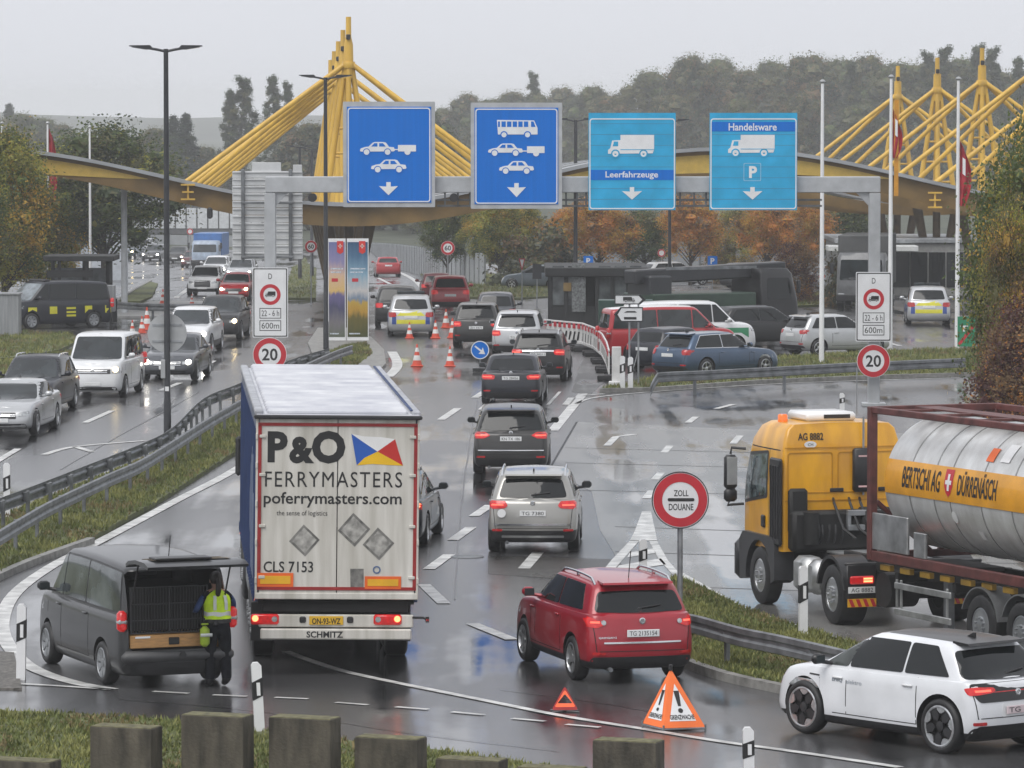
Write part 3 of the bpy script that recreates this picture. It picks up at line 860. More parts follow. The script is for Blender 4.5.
verge([(672, 582), (690, 586), (712, 598), (742, 613), (800, 632), (850, 648), (930, 668), (990, 684), (900, 716), (850, 706), (777, 691), (724, 679), (690, 668), (678, 640)], 11000, .10, [(684, 666), (724, 680), (777, 692), (850, 707)], 'grass island between the two slip roads', 3)
verge([(600, 392), (640, 383), (700, 371), (780, 360), (870, 354), (990, 350), (990, 376), (880, 378), (760, 383), (660, 390)], 7000, .16, [(600, 392.5), (660, 391), (760, 384), (880, 379), (990, 376)], 'grass strip behind the far guardrail', 4)
verge([(-10, 335), (30, 334), (70, 336), (78, 343), (60, 352), (30, 358), (-10, 362)], 1500, .16, None, 'lawn strip beside the parked police van', 5)
verge([(-10, 364), (30, 360), (70, 353), (84, 350), (84, 356), (40, 372), (-10, 381)], 1500, .14, None, 'lawn strip above the left traffic lane', 6)
verge([(120, 303), (135, 292), (150, 283), (158, 285), (152, 298), (140, 303)], 0, .14, [(112, 306), (135, 291), (151, 282)])
verge([(436, 282), (470, 275), (560, 276), (575, 296), (520, 300), (470, 299)], 2500, .22, None, 'grass under the trees beyond the queue', 7)
verge([(410, 268), (425, 262), (440, 272), (446, 286), (436, 286)], 600, .2, [(404, 266), (424, 274), (440, 288)])
verge([(762, 302), (775, 296), (840, 294), (862, 300), (850, 306), (780, 308)], 1500, .2, None, 'grass around the red bush', 8)
verge([(284, 300), (292, 268), (305, 258), (316, 270), (316, 300)], 800, .2, None, 'grass median behind the banners', 9)
sheet('gravel_patch', [gp([(-10, 652), (14, 654), (22, 690), (-10, 690)])], .03, mat('wet gravel', (.14, .13, .115), .6, var=.35, scale=14, bump=.6, bscale=40), thick=.05)
sheet('pavement', [gp([(96, 318), (222, 318), (236, 302), (150, 303)])], .08, mat('pale pavement', (.27, .27, .265), .4, var=.15), thick=.09)
sheet('traffic_island', [gp([(356, 388), (374, 378), (386, 366), (384, 352), (372, 340), (350, 330), (318, 330), (308, 345), (316, 366), (330, 384)])], .10, KERB, thick=.12)

SEAL = mat('bitumen seam', (.012, .012, .012), .28, var=.2)
rc = random.Random(12); cq = []
def seam(px, wd, wob=.10):
    p = smooth_line(gp(px), 7); cq.extend(stripe([q + Vector((rc.uniform(-wob, wob), rc.uniform(-wob, wob), 0)) for q in p], wd))
seam([(500, 690), (610, 705), (700, 722)], .022, .02); seam([(120, 700), (260, 712), (420, 735), (560, 752)], .025, .02)
seam([(455, 600), (460, 520), (470, 440), (478, 400)], .035, .015); seam([(60, 470), (130, 430), (200, 392)], .035, .02)
sheet('road_seams', cq, .0075, SEAL)
# ---------------------------------------------------------------- painted markings
mk = []
def line(px, wd, smooth=True):
    p = gp(px); mk.extend(stripe(smooth_line(p, 5) if smooth and len(p) > 2 else p, wd))
line([(306, 420), (240, 467), (178, 500), (99, 542), (51, 567), (15, 594), (2, 622), (8, 645), (30, 667), (70, 682), (112, 690)], .26)
line([(-5, 683), (50, 686), (112, 690)], .14)
for x0, y0, x1, y1 in ((153, 692, 189, 694), (213, 695.5, 247, 697), (275, 698, 308, 699.5), (336, 703, 368, 705.5), (396, 707.5, 428, 710), (452, 712.5, 484, 715.5), (512, 719, 545, 722), (566, 725, 600, 728)):
    mk.extend(stripe([G(x0, y0), G(x1, y1)], .12))
line([(286, 652), (310, 661), (345, 672), (400, 684), (470, 698), (560, 716), (640, 729), (720, 742), (800, 753), (900, 768)], .16)
for x0, y0, x1, y1 in ((424, 585, 444, 604), (429, 569.5, 449, 555), (453, 540.5, 471, 527.5), (474, 516.5, 490, 505.5), (472, 624, 512, 640), (524, 569, 538, 553), (441, 420, 458, 408.5), (566, 405, 572, 398), (475, 398, 484, 392)):
    mk.extend(stripe([G(x0, y0), G(x1, y1)], .24))
line([(553, 431), (583, 394)], .30)
line([(576, 404), (600, 397), (680, 390), (800, 383), (960, 378)], .13)
line([(583, 396), (604, 394)], .13)
line([(480, 410), (494, 396)], .12); line([(560, 392), (548, 405)], .10)
for x0, y0, x1, y1 in ((607, 446, 616, 437), (616, 437, 636, 434.5), (688, 423, 696, 417), (716, 409, 734, 404.5), (664, 453, 670, 446), (655, 480, 661, 473), (646, 499, 652, 491), (733, 444, 740, 436)):
    mk.extend(stripe([G(x0, y0), G(x1, y1)], .2))
# gore in front of the traffic island
for pl in ([(642, 512), (651, 512), (655, 530), (657, 541), (630, 541), (635, 531)], [(629.5, 541.6), (639, 541.6), (623, 560), (604, 582), (594, 582), (612, 560)], [(649, 541.6), (657, 541.6), (668, 561), (679, 573.5), (672, 574.5), (659, 560)],
           [(630, 553), (653, 549), (656, 553.5), (627, 558)], [(619, 566), (661, 559), (666, 565), (613, 573)]): mk.append(gp(pl))
line([(680, 574), (712, 592), (742, 608), (800, 628), (852, 643), (920, 660)], .16)
# left carriageway
line([(-5, 524), (82, 489), (150, 456), (212, 420), (262, 388)], .16)
for x0, y0, x1, y1 in ((-10, 466, 18, 449), (85, 423, 112, 411), (160, 391, 180, 383), (207, 365, 214, 361)): mk.extend(stripe([G(x0, y0), G(x1, y1)], .2))
line([(44, 455), (75, 447), (145, 441)], .2); line([(75, 447), (92, 452)], .2)
line([(176, 298), (193, 285), (212, 268)], .3)
line([(388, 377), (396, 369), (397, 362), (392, 352)], .35)
line([(424, 290), (414, 280), (398, 272), (380, 266)], .35); line([(390, 284), (378, 278)], .25)
line([(870, 339), (900, 346)], .2)
sheet('road_markings', mk, .013, WHITE)
# tyre-worn darker repair strips and a manhole
sheet('road_patch', [gp([(488, 556), (488, 574), (660, 586), (640, 560)]), gp([(590, 395), (606, 380), (600, 362), (588, 352), (580, 366), (572, 392)])], .004, road_material('worn asphalt', (.016, .0155, .015), (.036, .033, .030), .8, .16, .42, .2))
m = MB(); p = G(467, 557); m.lathe([(.0001, .016), (.32, .016), (.34, .004)], axis='Z', n=24, c=p); o = m.build('manhole_cover', STEELD); tag(o, 'iron manhole cover in the lane beside the dashed line', 'manhole cover')

# ================================================================ street furniture
def lamp(px, pyb, pyt, Y=None, r=.09, arms=1.0, label='', Yfix=None):
    g = G(px, pyb) if Y is None else Vector((P(px, 300, Y).x, Y, zg(Y)))
    top = P(px, pyt, g.y); h = top.z - g.z
    t = thing('street_lamp', label, 'street lamp', g, group='dark double-armed street lamps')
    m = MB(); m.tube([(0, 0, 0), (0, 0, 1.1), (0, 0, 1.15), (0, 0, h - .05)], [r * 1.15, r * 1.15, r, r * .72], 14); m.build('pole', DARKPOLE, t, smooth=40)
    m = MB(); m.box((0, 0, .9), (.012, .012, .4)); 
    for sg in (1, -1):
        m = MB(); m.tube([(0, 0, h - .12), (sg * .22 * arms, 0, h - .07), (sg * .4 * arms, 0, h - .04)], .035, 8); a = m.build('arm', DARKPOLE, t)
        m = MB(); m.prism([(sg * .30 * arms, h - .08), (sg * .42 * arms, h + .05), (sg * .95 * arms, h + .045), (sg * .98 * arms, h + .02), (sg * .55 * arms, h - .06)], -.14, .14); hd = m.build('lamp_head', DARKPOLE, t)
        m = MB(); m.box((sg * .7 * arms, 0, h - .035), (.4 * arms, .2, .02), .005, rot=Matrix.Rotation(-sg * R(9), 3, 'Y')); m.build('lamp_glass', LENS, hd)
    return t, h
l1, h1 = lamp(167.5, 443, 47, r=.088, label='tall dark double lamp post between the twin guardrails')
m = MB(); m.box((0, -.112, 1.45), (.10, .012, .12)); m.build('sticker', WHITEP, l1)
l2, h2 = lamp(326, 352, 76, r=.09, label='dark double lamp post beside the two poster banners')
lamp(575.5, 0, 119, Y=232, r=.11, label='slim lamp post between the blue and pale blue gantry signs')
lamp(669.5, 0, 120, Y=240, r=.09, label='slim lamp post partly behind the Leerfahrzeuge sign')
for px, py, Y, lb in ((300, 146, 330, 'small far lamp behind the yellow cables'), (312, 148, 345, 'small far lamp beside its twin behind the yellow cables')):
    lamp(px, 0, py, Y=Y, r=.12, label=lb)

def flagpole(px, pyt, pyb=None, Y=None, r=.055, label='', flag=None):
    g = G(px, pyb) if Y is None else Vector((P(px, 300, Y).x, Y, zg(Y)))
    h = P(px, pyt, g.y).z - g.z
    t = thing('flagpole', label, 'flagpole', g, group='white flagpoles')
    m = MB(); m.tube([(0, 0, 0), (0, 0, h * .5), (0, 0, h)], [r * 1.25, r, r * .7], 12); m.build('pole', WHITEP, t, smooth=40)
    m = MB(); m.lathe([(r * .75, h - .02), (r * 1.5, h + .05), (r * .7, h + .12), (.0001, h + .13)], axis='Z', n=12); m.build('finial', GREYP, t, smooth=40)
    if flag:
        y0, y1, wd, col = flag; z0, z1 = P(px, y1, g.y).z - g.z, P(px, y0, g.y).z - g.z; m = MB()
        n = 12; vs_ = []; fs = []
        for i in range(n + 1):
            q = i / n; z_ = lerp(z1, z0, q); w2 = wd * math.sin(math.pi * min(1, .12 + q * .80)) ** .7
            for k in range(7): u = k / 6; vs_.append((r + w2 * u, .09 * math.sin(u * 9 + q * 2), z_ - u * .5 * (1 - q)))
        for i in range(n):
            for k in range(6): fs.append((i * 7 + k, i * 7 + k + 1, (i + 1) * 7 + k + 1, (i + 1) * 7 + k))
        m.add(vs_, fs); fl = m.build('flag', mat('limp red flag', (.42, .02, .035), .7, var=.2, scale=3) if col == 'r' else mat('limp orange flag', (.62, .28, .02), .6, var=.15), t, smooth=80)
        if col == 'r':
            m = MB(); zc = lerp(z1, z0, .42); m.prism([(r + wd * .2, zc - .22), (r + wd * .45, zc - .3), (r + wd * .45, zc + .3), (r + wd * .2, zc + .38)], -.12, -.10); m.build('flag_cross', WHITEP, fl)
    return t
flagpole(821.5, 83, 366, r=.075, label='bare white flagpole standing nearest the Handelsware sign')
flagpole(890, 78, 352, r=.075, label='white flagpole with an orange banner and a limp red flag', flag=(108, 158, .35, 'r'))
flagpole(957, 80, 352, r=.075, label='white flagpole with limp red and white flag before the autumn trees', flag=(140, 206, .42, 'r'))
m = MB(); o = bpy.data.objects['flagpole.001']; zt1 = P(890, 100, o.location.y).z; zb1 = P(890, 196, o.location.y).z
m.box((.20, 0, (zt1 + zb1) / 2), (.16, .02, zt1 - zb1)); m.build('banner', mat('limp orange flag', (.62, .28, .02)), o)
flagpole(48.5, 124, Y=225, r=.06, label='left white flagpole with a red flag before the leaf trees', flag=(128, 212, .4, 'r'))
flagpole(90.5, 128, Y=225, r=.06, label='bare white flagpole left of the big street lamp')
flagpole(3, 124, Y=225, r=.06, label='bare white flagpole at the left picture edge')
m = MB(); g = Vector((P(124.5, 300, 215).x, 215, zg(215))); hh = P(124, 188, 215).z - g.z
m.tube([(0, 0, 0), (0, 0, hh)], [.15, .13], 14); o = m.build('steel_column', mat('pale grey column', (.50, .52, .54), .45, var=.08), smooth=40, loc=g); tag(o, 'thick pale grey column beyond the glass shelter', 'column')

# ---------------------------------------------------------------- guardrails
def guardrail(px_top, zt, label, gap=2.0, back=False, post_side=1, taper=False, group=None):
    """px_top: pixels along the rail's top edge, which runs at height zt above the ground"""
    pts = smooth_line([G(p[0], p[1], zt) for p in px_top], 5)
    pts = [Vector((p.x, p.y, zg(p.y))) for p in pts]
    t = thing('guardrail', label, 'guardrail', pts[0], group=group); o = pts[0]
    prof = [(.0, 0), (.035, -.02), (.035, -.10), (.0, -.135), (.0, -.175), (.035, -.21), (.035, -.29), (.0, -.31)]
    m = MB(); vs_ = []; n = len(prof)
    for i, p in enumerate(pts):
        d = (pts[min(i + 1, len(pts) - 1)] - pts[max(i - 1, 0)]); d.z = 0; d.normalize(); nr = Vector((d.y, -d.x, 0)) * post_side
        drop = 0.0
        if taper and i < 4: drop = (4 - i) / 4 * (zt - .32)
        for thk in (0, 1):
            for a, b in prof: vs_.append(tuple(p - o + nr * (a - thk * .012) + Vector((0, 0, zt + b - drop))))
    fs = []
    for i in range(len(pts) - 1):
        for thk in (0, 1):
            for k in range(n - 1):
                a = i * 2 * n + thk * n + k; fs.append((a, a + 1, a + 1 + 2 * n, a + 2 * n))
        for k in (0, n - 1):
            a = i * 2 * n + k; fs.append((a, a + n, a + 3 * n, a + 2 * n))
    fs += [tuple(range(n)) + tuple(range(2 * n - 1, n - 1, -1)), tuple(range((len(pts) - 1) * 2 * n, (len(pts) - 1) * 2 * n + n)) + tuple(range((len(pts) - 1) * 2 * n + 2 * n - 1, (len(pts) - 1) * 2 * n + n - 1, -1))]
    m.add(vs_, fs); m.build('rail', STEELD, t, smooth=30)
    acc = gap * .5; seam = 0
    for a, b in zip(pts, pts[1:]):
        L_ = (b - a).length; d = (b - a).normalized()
        while acc < L_:
            q = a + d * acc - o; nr = Vector((d.y, -d.x, 0)) * post_side
            m = MB(); rt_ = Matrix.Rotation(math.atan2(d.y, d.x), 3, 'Z'); c = q - nr * .09
            m.box((c.x, c.y, (zt - .02) / 2 - .05), (.10, .07, zt + .06), .008, rot=rt_); m.box((c.x + nr.x * .05, c.y + nr.y * .05, zt - .155), (.12, .10, .2), .008, rot=rt_)
            m.build('post', STEELD, t); acc += gap
        acc -= L_
    return t
guardrail([(-14, 538), (25, 515), (54, 499), (110, 473), (140, 460), (172, 441), (205, 420), (240, 400), (285, 374), (330, 353), (352, 345)], .75, 'long steel guardrail along the grass verge, the nearer of two', 3.0)
guardrail([(-14, 503), (30, 487), (82, 467), (143, 443), (173, 427), (204, 398), (240, 383), (290, 360), (330, 348)], .75, 'steel guardrail facing the left lanes, seen from behind', 2.4, post_side=-1)
guardrail([(683, 613), (700, 616), (740, 627), (780, 635), (838, 648), (900, 662)], .75, 'guardrail on the grass island behind the red car', 3.0)
guardrail([(650, 373), (660, 372.5), (675, 371.5), (702, 370.5), (780, 366.5), (856, 362.5), (965, 358)], .75, 'far guardrail in front of the parked cars', 4.0, taper=True)
guardrail([(96, 300), (140, 303), (180, 304), (222, 303)], .8, 'guardrail behind the pavement left of the big lamp', 4.0)

# ---------------------------------------------------------------- delineators
def delineator(px, pyb, pyt, label, wd=.14, red=False, Y=None, lean=0.0):
    g = G(px, pyb); h = P(px, pyt, g.y).z - g.z
    t = thing('delineator', label, 'marker post', g, group='black and white marker posts'); t.rotation_euler = (0, R(lean), random.uniform(-.3, .3))
    hw = wd / 2; k = h
    m = MB(); m.prism([(-hw, -.1), (hw, -.1), (hw, k - .05), (hw * .4, k), (-hw * .6, k), (-hw, k - .04)], -.045, .045); b = m.build('post', WHITEP, t)
    m = MB(); m.prism([(-hw - .004, k * .50), (hw + .004, k * .56), (hw + .004, k * .80), (-hw - .004, k * .74)], -.050, .050); m.build('black_band', INK, t)
    m = MB(); m.box((hw * .15, -.056, k * .65), (wd * .36, .012, k * .17)); m.build('reflector', WHITEP, t)
    return t
for px, yb, yt, lb, ln in ((21, 680, 604, 'white marker post in front of the grey van', 1), (260, 738, 662, 'leaning white marker post between the concrete slabs and the truck', -3), (749, 790, 727, 'marker post at the lower edge near the white car', -1), (7, 521, 463, 'marker post at the far left beside the traffic lane', 0), (803, 640, 566, 'marker post before the yellow truck', 0), (643, 584, 539, 'marker post at the tip of the grass island', 0), (842, 414, 393, 'small far marker post beyond the yellow truck', 0)):
    delineator(px, yb, yt, lb, lean=ln)
for px, yt, lb in ((622.5, 356, 'left of two white posts under the arrow signs'), (630.5, 357, 'right of two white posts under the arrow signs')):
    delineator(px, 391, yt, lb, wd=.16)
delineator(119, 353, 345, 'x') if False else None

# ---------------------------------------------------------------- traffic cones
CO = mat('cone red orange', (.62, .07, .03), .45, var=.12); CW = mat('cone white', (.72, .72, .70), .45, var=.1)
def cone(px, pyb, pyt, label):
    g = G(px, pyb); h = P(px, pyt, g.y).z - g.z; rr = h * .24
    t = thing('traffic_cone', label, 'traffic cone', g, group='red and white traffic cones'); m = MB()
    m.box((0, 0, h * .03), (rr * 2.3, rr * 2.3, h * .06), h * .02); m.build('base', CO, t)
    m = MB(); N = 20
    ks = [(.05, .95, 0), (.28, .72, 0), (.28, .72, 1), (.50, .52, 1), (.50, .52, 0), (.66, .38, 0), (.66, .38, 1), (.84, .23, 1), (.84, .23, 0), (1.0, .13, 0)]
    for (a, ra, _), (b, rb, mi) in zip(ks, ks[1:]):
        if b - a < .001: continue
        m.lathe([(rr * ra, h * a), (rr * rb, h * b)], axis='Z', n=N, mi=mi)
    m.build('cone_body', [CO, CW], t, smooth=60); return t
for px, yb, yt, lb in ((417, 366.5, 344, 'left cone of the pair on the open asphalt'), (450, 366.5, 346, 'right cone of the pair on the open asphalt'), (409.5, 338.5, 322, 'cone directly behind the police estate car'), (435.5, 338.5, 320, 'cone right of the police estate car'), (452.5, 338, 318, 'cone at the left tail light of a dark car'), (16.5, 337, 317, 'cone beside the grey cabinet on the left'), (132.5, 337, 320, 'left of the cones before the pavement'), (142, 333, 316, 'second cone before the pavement'), (147, 330, 307, 'tall striped cone before the pavement'), (163, 305, 289, 'cone left of the big lamp post'), (192, 305, 294, 'cone in front of the white car with headlights'), (514, 320, 312, 'cone on the roof line of the grey van') if False else (446, 328, 309, 'striped beacon behind the dark queueing car')):
    cone(px, yb, yt, lb)

# ---------------------------------------------------------------- concrete slabs in the foreground
MOSS = mat('mossy concrete', (.105, .092, .068), .8, var=.3, scale=2.5, dirt=(.034, .030, .022), bump=.5, bscale=22, stretch=(2.5, 2.5, .6))
MOSST = mat('mossy top edge', (.15, .14, .07), .85, var=.3, scale=9, bump=.5)
sl_names = ['leftmost low slab cut by the picture edge', 'square slab below the grey van', 'tallest slab left of the leaning marker post', 'tall slab right of the leaning marker post', 'lower slab below the white truck', 'low slab third from the right', 'lowest slab second from the right', 'lone slab right of the row below the warning pyramid']
for (x0, x1, yt), nm in zip(((-12, 62, 756), (90, 163, 722.5), (181, 254.5, 711), (268.5, 341.5, 713.5), (354, 427.5, 733.5), (435, 508.5, 755), (516, 588, 763.5), (592, 665, 736.5)), sl_names):
    yg = 792; g = G((x0 + x1) / 2, yg); s_ = F / g.y; hh = P(x0, yt + 3, g.y).z - g.z; wd = (x1 - x0) / s_
    t = thing('concrete_slab', 'mossy concrete ' + nm, 'concrete slab', g, R(-20), group='upright concrete slabs')
    m = MB(); m.box((0, 0, hh / 2 - .1), (wd * .92, .36, hh + .18), .006); m.build('slab', MOSS, t)
    m = MB(); m.box((0, 0, hh - .006), (wd * .90, .34, .014), .005); m.build('moss', MOSST, t)

# ---------------------------------------------------------------- signs
SB = mat('sign blue', (0.0, 0.150, 0.58), 0.5, spec=.25, var=0.035, scale=3, stretch=(4, 4, .15))
SLB = mat('sign light blue', (0.030, 0.38, 0.66), 0.5, spec=.25, var=0.08, scale=2)
SWH = mat('sign white', (0.74, 0.75, 0.76), 0.38, var=0.04)
ALF = mat('aluminium frame', (0.46, 0.475, 0.49), 0.42, 0.3, var=0.08)
class Sign:
    """works in pixels of the sign's own face: (cx, cy) is its centre at depth Y"""
    def __init__(s, name, label, cx, cy, Y, group=None, cat='sign', rz=0):
        s.cx, s.cy, s.s = cx, cy, F / Y
        p = P(cx, cy, Y); s.loc = p; s.t = thing(name, label, cat, p, rz, group)
    def q(s, px, py): return ((px - s.cx) / s.s, (s.cy - py) / s.s)
    def poly(s, pts): return [s.q(*p) for p in pts]
    def rect(s, x0, x1, y0, y1, r=0.0):
        a, b = s.q(x0, y1), s.q(x1, y0)
        return rrect(a[0], b[0], a[1], b[1], r / s.s) if r > 0 else [a, (b[0], a[1]), b, (a[0], b[1])]
    def slab(s, name, poly, y0, y1, m, par=None):
        b = MB(); b.prism(poly, y0, y1); return b.build(name, m, par or s.t)
    def text(s, body, x0, x1, y0, y1, y, m, par=None, bold=0.0, name='lettering', spacing=1.0):
        b = MB(); a, c = s.q(x0, y1), s.q(x1, y0); put_text(b, body, a[0], c[0], a[1], c[1], y, 0, bold, spacing=spacing); return b.build(name, m, par or s.t)
def pict_car(S, x0, x1, y0, y1, par, fg, bgm):
    w_, h_ = x1 - x0, y1 - y0; f = lambda u, v: (x0 + u * w_, y1 - v * h_)
    pts = [(.0, .26), (.02, .45), (.14, .58), (.25, .62), (.37, .95), (.43, 1.0), (.67, 1.0), (.74, .95), (.83, .60), (.97, .56), (1, .30), (.97, .22), (.03, .20)]
    o = S.slab('pictogram', S.poly([f(*p) for p in pts]), -.062, -.05, fg, par)
    b = MB()
    for pl in ([(.32, .62), (.41, .90), (.50, .90), (.50, .62)], [(.55, .62), (.55, .90), (.66, .90), (.74, .62)]): b.prism(S.poly([f(*p) for p in pl]), -.066, -.0625)
    for u in (.19, .79):
        c = S.q(*f(u, .17)); ring(b, c[0], c[1], .145 * w_ / S.s * .55, .145 * w_ / S.s * .72, -.066, -.0625, n=20)
    b.build('pictogram_cutout', bgm, o)
    b = MB()
    for u in (.19, .79): c = S.q(*f(u, .17)); b.prism(circle(c[0], c[1], .145 * w_ / S.s * .55, 20), -.064, -.0621)
    b.each('pictogram_wheel', fg, o)
def arrow(S, cx, y0, y1, par, m, w_=9.5):
    pts = [(cx - 2.2, y0), (cx + 2.2, y0), (cx + 2.2, y0 + 4.5), (cx + w_, y0 + 4.0), (cx, y1), (cx - w_, y0 + 4.0), (cx - 2.2, y0 + 4.5)]
    S.slab('arrow', S.poly(pts), -.062, -.05, m, par)
def pict_truck(S, x0, x1, y0, y1, par, fg, bgm, flip=False, depth=(-.062, -.05)):
    w_, h_ = x1 - x0, y1 - y0; f = (lambda u, v: (x1 - u * w_, y1 - v * h_)) if flip else (lambda u, v: (x0 + u * w_, y1 - v * h_))
    o = S.slab('pictogram', S.poly([f(*p) for p in [(0, .18), (.0, .34), (.05, .42), (.09, .74), (.27, .76), (.27, .98), (1, .98), (1, .36), (.97, .20)]]), depth[0], depth[1], fg, par)
    b = MB(); d0 = depth[0] - .004; d1 = depth[0] - .0005
    b.prism(S.poly([f(*p) for p in [(.10, .50), (.13, .70), (.22, .70), (.22, .50)]]), d0, d1)
    b.prism(S.poly([f(*p) for p in [(.27, .34), (1, .34), (1, .37), (.27, .37)]]), d0, d1)
    for u in (.16, .77): c = S.q(*f(u, .18)); ring(b, c[0], c[1], .065 * w_ / S.s, .095 * w_ / S.s, d0, d1, n=20)
    b.build('pictogram_cutout', bgm, o)
    b = MB()
    for u in (.16, .77): c = S.q(*f(u, .18)); ring(b, c[0], c[1], .025 * w_ / S.s, .065 * w_ / S.s, d0 + .001, d1, n=20)
    b.each('pictogram_wheel', fg, o)
YG = 143.7
def big_sign(x0, x1, y0, y1, base, label, frame):
    S = Sign('gantry_sign', label, (x0 + x1) / 2, (y0 + y1) / 2, YG - .45, group='lane signs hung on the gantry')
    if frame:
        fr = S.slab('frame', S.rect(x0, x1, y0, y1, .8), -.03, .06, ALF); pn = S.slab('panel', S.rect(x0 + 3.8, x1 - 3.8, y0 + 5, y1 - 4.4), -.05, -.031, base)
        i0, i1, j0, j1 = x0 + 4.6, x1 - 4.6, y0 + 6, y1 - 5
    else:
        pn = S.slab('panel', S.rect(x0, x1, y0, y1), -.05, .05, base); i0, i1, j0, j1 = x0 + .8, x1 - .6, y0 + 5.5, y1 - 1
        b = MB()
        for k in range(1, 9):
            py = y0 + (y1 - y0) * k / 9; a = S.q(x0 + 1, py); c = S.q(x1 - 1, py); b.box(((a[0] + c[0]) / 2, -.0505, a[1]), (c[0] - a[0], .004, .018))
        b.build('panel_joint', mat('sign joint', (.045, .24, .42), .5, var=0), pn)
    b = MB(); frame_ring(b, S.rect(i0, i1, j0, j1, 3.0), S.rect(i0 + 1.1, i1 - 1.1, j0 + 1.1, j1 - 1.1, 2.2), -.06, -.049); b.build('border', SWH, S.t)
    b = MB()
    for u in (.25, .75):
        a = S.q(lerp(x0, x1, u), y0); b.box((a[0], .10, (S.q(0, y0)[1] + S.q(0, y1)[1]) / 2), (.09, .10, (y1 - y0) / S.s - .3), .01)
    b.build('bracket', STEEL, S.t)
    return S, pn
S, pn = big_sign(343.2, 435, 101.8, 207, SB, 'dark blue gantry sign showing a car with trailer above a car', True)
pict_car(S, 360, 395, 142, 154, S.t, SWH, SB); S.slab('pictogram', S.rect(398, 416, 145, 151.4), -.062, -.05, SWH); b = MB(); c = S.q(407.5, 151.8); b.prism(circle(c[0], c[1], .09), -.07, -.0625); b.build('pictogram_wheel', SWH, S.t); S.slab('pictogram', S.rect(394, 398, 149, 150), -.061, -.05, SWH)
pict_car(S, 371, 406.5, 159.5, 171.5, S.t, SWH, SB); arrow(S, 388.5, 182, 195, S.t, SWH)
S, pn = big_sign(470.8, 562, 102.8, 208.6, SB, 'dark blue gantry sign showing a bus above two cars', True)
bo = S.slab('pictogram', S.poly([(497, 120), (498, 134.5), (537.5, 134.5), (537.5, 128), (534, 120.5)]), -.062, -.05, SWH)
b = MB()
for k in range(5): b.prism(S.rect(501.5 + k * 5.6, 505.8 + k * 5.6, 121.5, 127), -.066, -.0625)
b.prism(S.poly([(531, 121.5), (533.5, 121.5), (535.5, 127), (531, 127)]), -.066, -.0625); b.prism(S.poly([(498, 121.5), (500, 121.5), (500, 127), (498, 127)]), -.066, -.0625)
for u in (504, 527.5): c = S.q(u, 134.8); ring(b, c[0], c[1], .075, .11, -.066, -.0625, n=20)
b.build('pictogram_cutout', SB, bo); b = MB()
for u in (504, 527.5): c = S.q(u, 134.8); b.prism(circle(c[0], c[1], .075, 20), -.064, -.0615)
b.each('pictogram_wheel', SWH, bo)
pict_car(S, 488, 523, 143.5, 155, S.t, SWH, SB); S.slab('pictogram', S.rect(527, 544.5, 146.3, 153), -.062, -.05, SWH); b = MB(); c = S.q(536, 153.3); b.prism(circle(c[0], c[1], .09), -.07, -.0625); b.build('pictogram_wheel', SWH, S.t); S.slab('pictogram', S.rect(522, 527, 150.5, 151.5), -.061, -.05, SWH)
pict_car(S, 499, 534, 161, 173, S.t, SWH, SB); arrow(S, 516.5, 183, 197, S.t, SWH)
S, pn = big_sign(588.6, 675.5, 113, 210, SLB, 'pale blue gantry sign with a truck and the word Leerfahrzeuge', False)
pict_truck(S, 608, 654, 134.5, 158, S.t, SWH, SLB)
S.slab('word_band', S.rect(590.5, 673.6, 169.8, 180), -.056, -.045, SB); S.text('Leerfahrzeuge', 605.5, 658, 171.3, 179.3, -.058, SWH, bold=.015); arrow(S, 632, 187, 199.5, S.t, SWH, 10)
S, pn = big_sign(709.6, 797, 113, 210, SLB, 'pale blue gantry sign with a truck, a P and the word Handelsware', False)
S.slab('word_band', S.rect(711.6, 795, 122, 131.5), -.056, -.045, SB); S.text('Handelsware', 728.5, 776.5, 123.3, 130.7, -.058, SWH, bold=.015)
pict_truck(S, 728, 774.5, 134.5, 157, S.t, SWH, SLB)
b = MB(); frame_ring(b, S.rect(743.5, 761, 163, 181, 1.2), S.rect(744.2, 760.3, 163.7, 180.3, 1), -.056, -.049); b.build('letter_frame', mat('faint line', (.25, .5, .68), .5, var=0), S.t)
S.text('P', 749, 757, 166, 178, -.056, SWH, bold=.04); arrow(S, 752.5, 187, 199.5, S.t, SWH, 10)

# the gantry itself
gx0, _ = PXZ(265.5, 180, YG); gx1, _ = PXZ(880, 180, YG); zt_, zb_ = P(500, 176.5, YG).z, P(500, 192.5, YG).z
t = thing('sign_gantry', 'long grey steel portal carrying the four lane signs', 'gantry', ((gx0 + gx1) / 2, YG, 0)); cx = (gx0 + gx1) / 2
m = MB(); m.box((0, 0, (zt_ + zb_) / 2), (gx1 - gx0, .42, zt_ - zb_), .02); m.build('beam', ALF, t)
for px in (270.6, 874.0):
    m = MB(); x = P(px, 300, YG).x - cx; m.box((x, 0, zb_ / 2 - .01), (.34, .40, zb_), .02); m.box((x, 0, .05), (.7, .7, .1), .01); po = m.build('post', ALF, t)
    sgn = 1 if x < 0 else -1
    m = MB(); m.prism([(x + sgn * .17, zb_), (x + sgn * .55, zb_), (x + sgn * .17, zb_ - .4)], -.1, .1); m.build('bracket', ALF, po)
for zz in (200, 206):
    m = MB(); z_ = P(500, zz, YG).z; m.box(((P(437, 300, YG).x + P(822, 300, YG).x) / 2 - cx, .2, z_), (P(822, 300, YG).x - P(437, 300, YG).x, .08, .06)); m.build('walkway_rail', STEELD, t)
m = MB()
for px in (445, 458, 470, 566, 577, 586, 680, 694, 706): m.box((P(px, 300, YG).x - cx, .12, (zb_ + P(0, 206, YG).z) / 2), (.05, .05, zb_ - P(0, 206, YG).z))
m.each('hanger', STEELD, t)
m = MB()
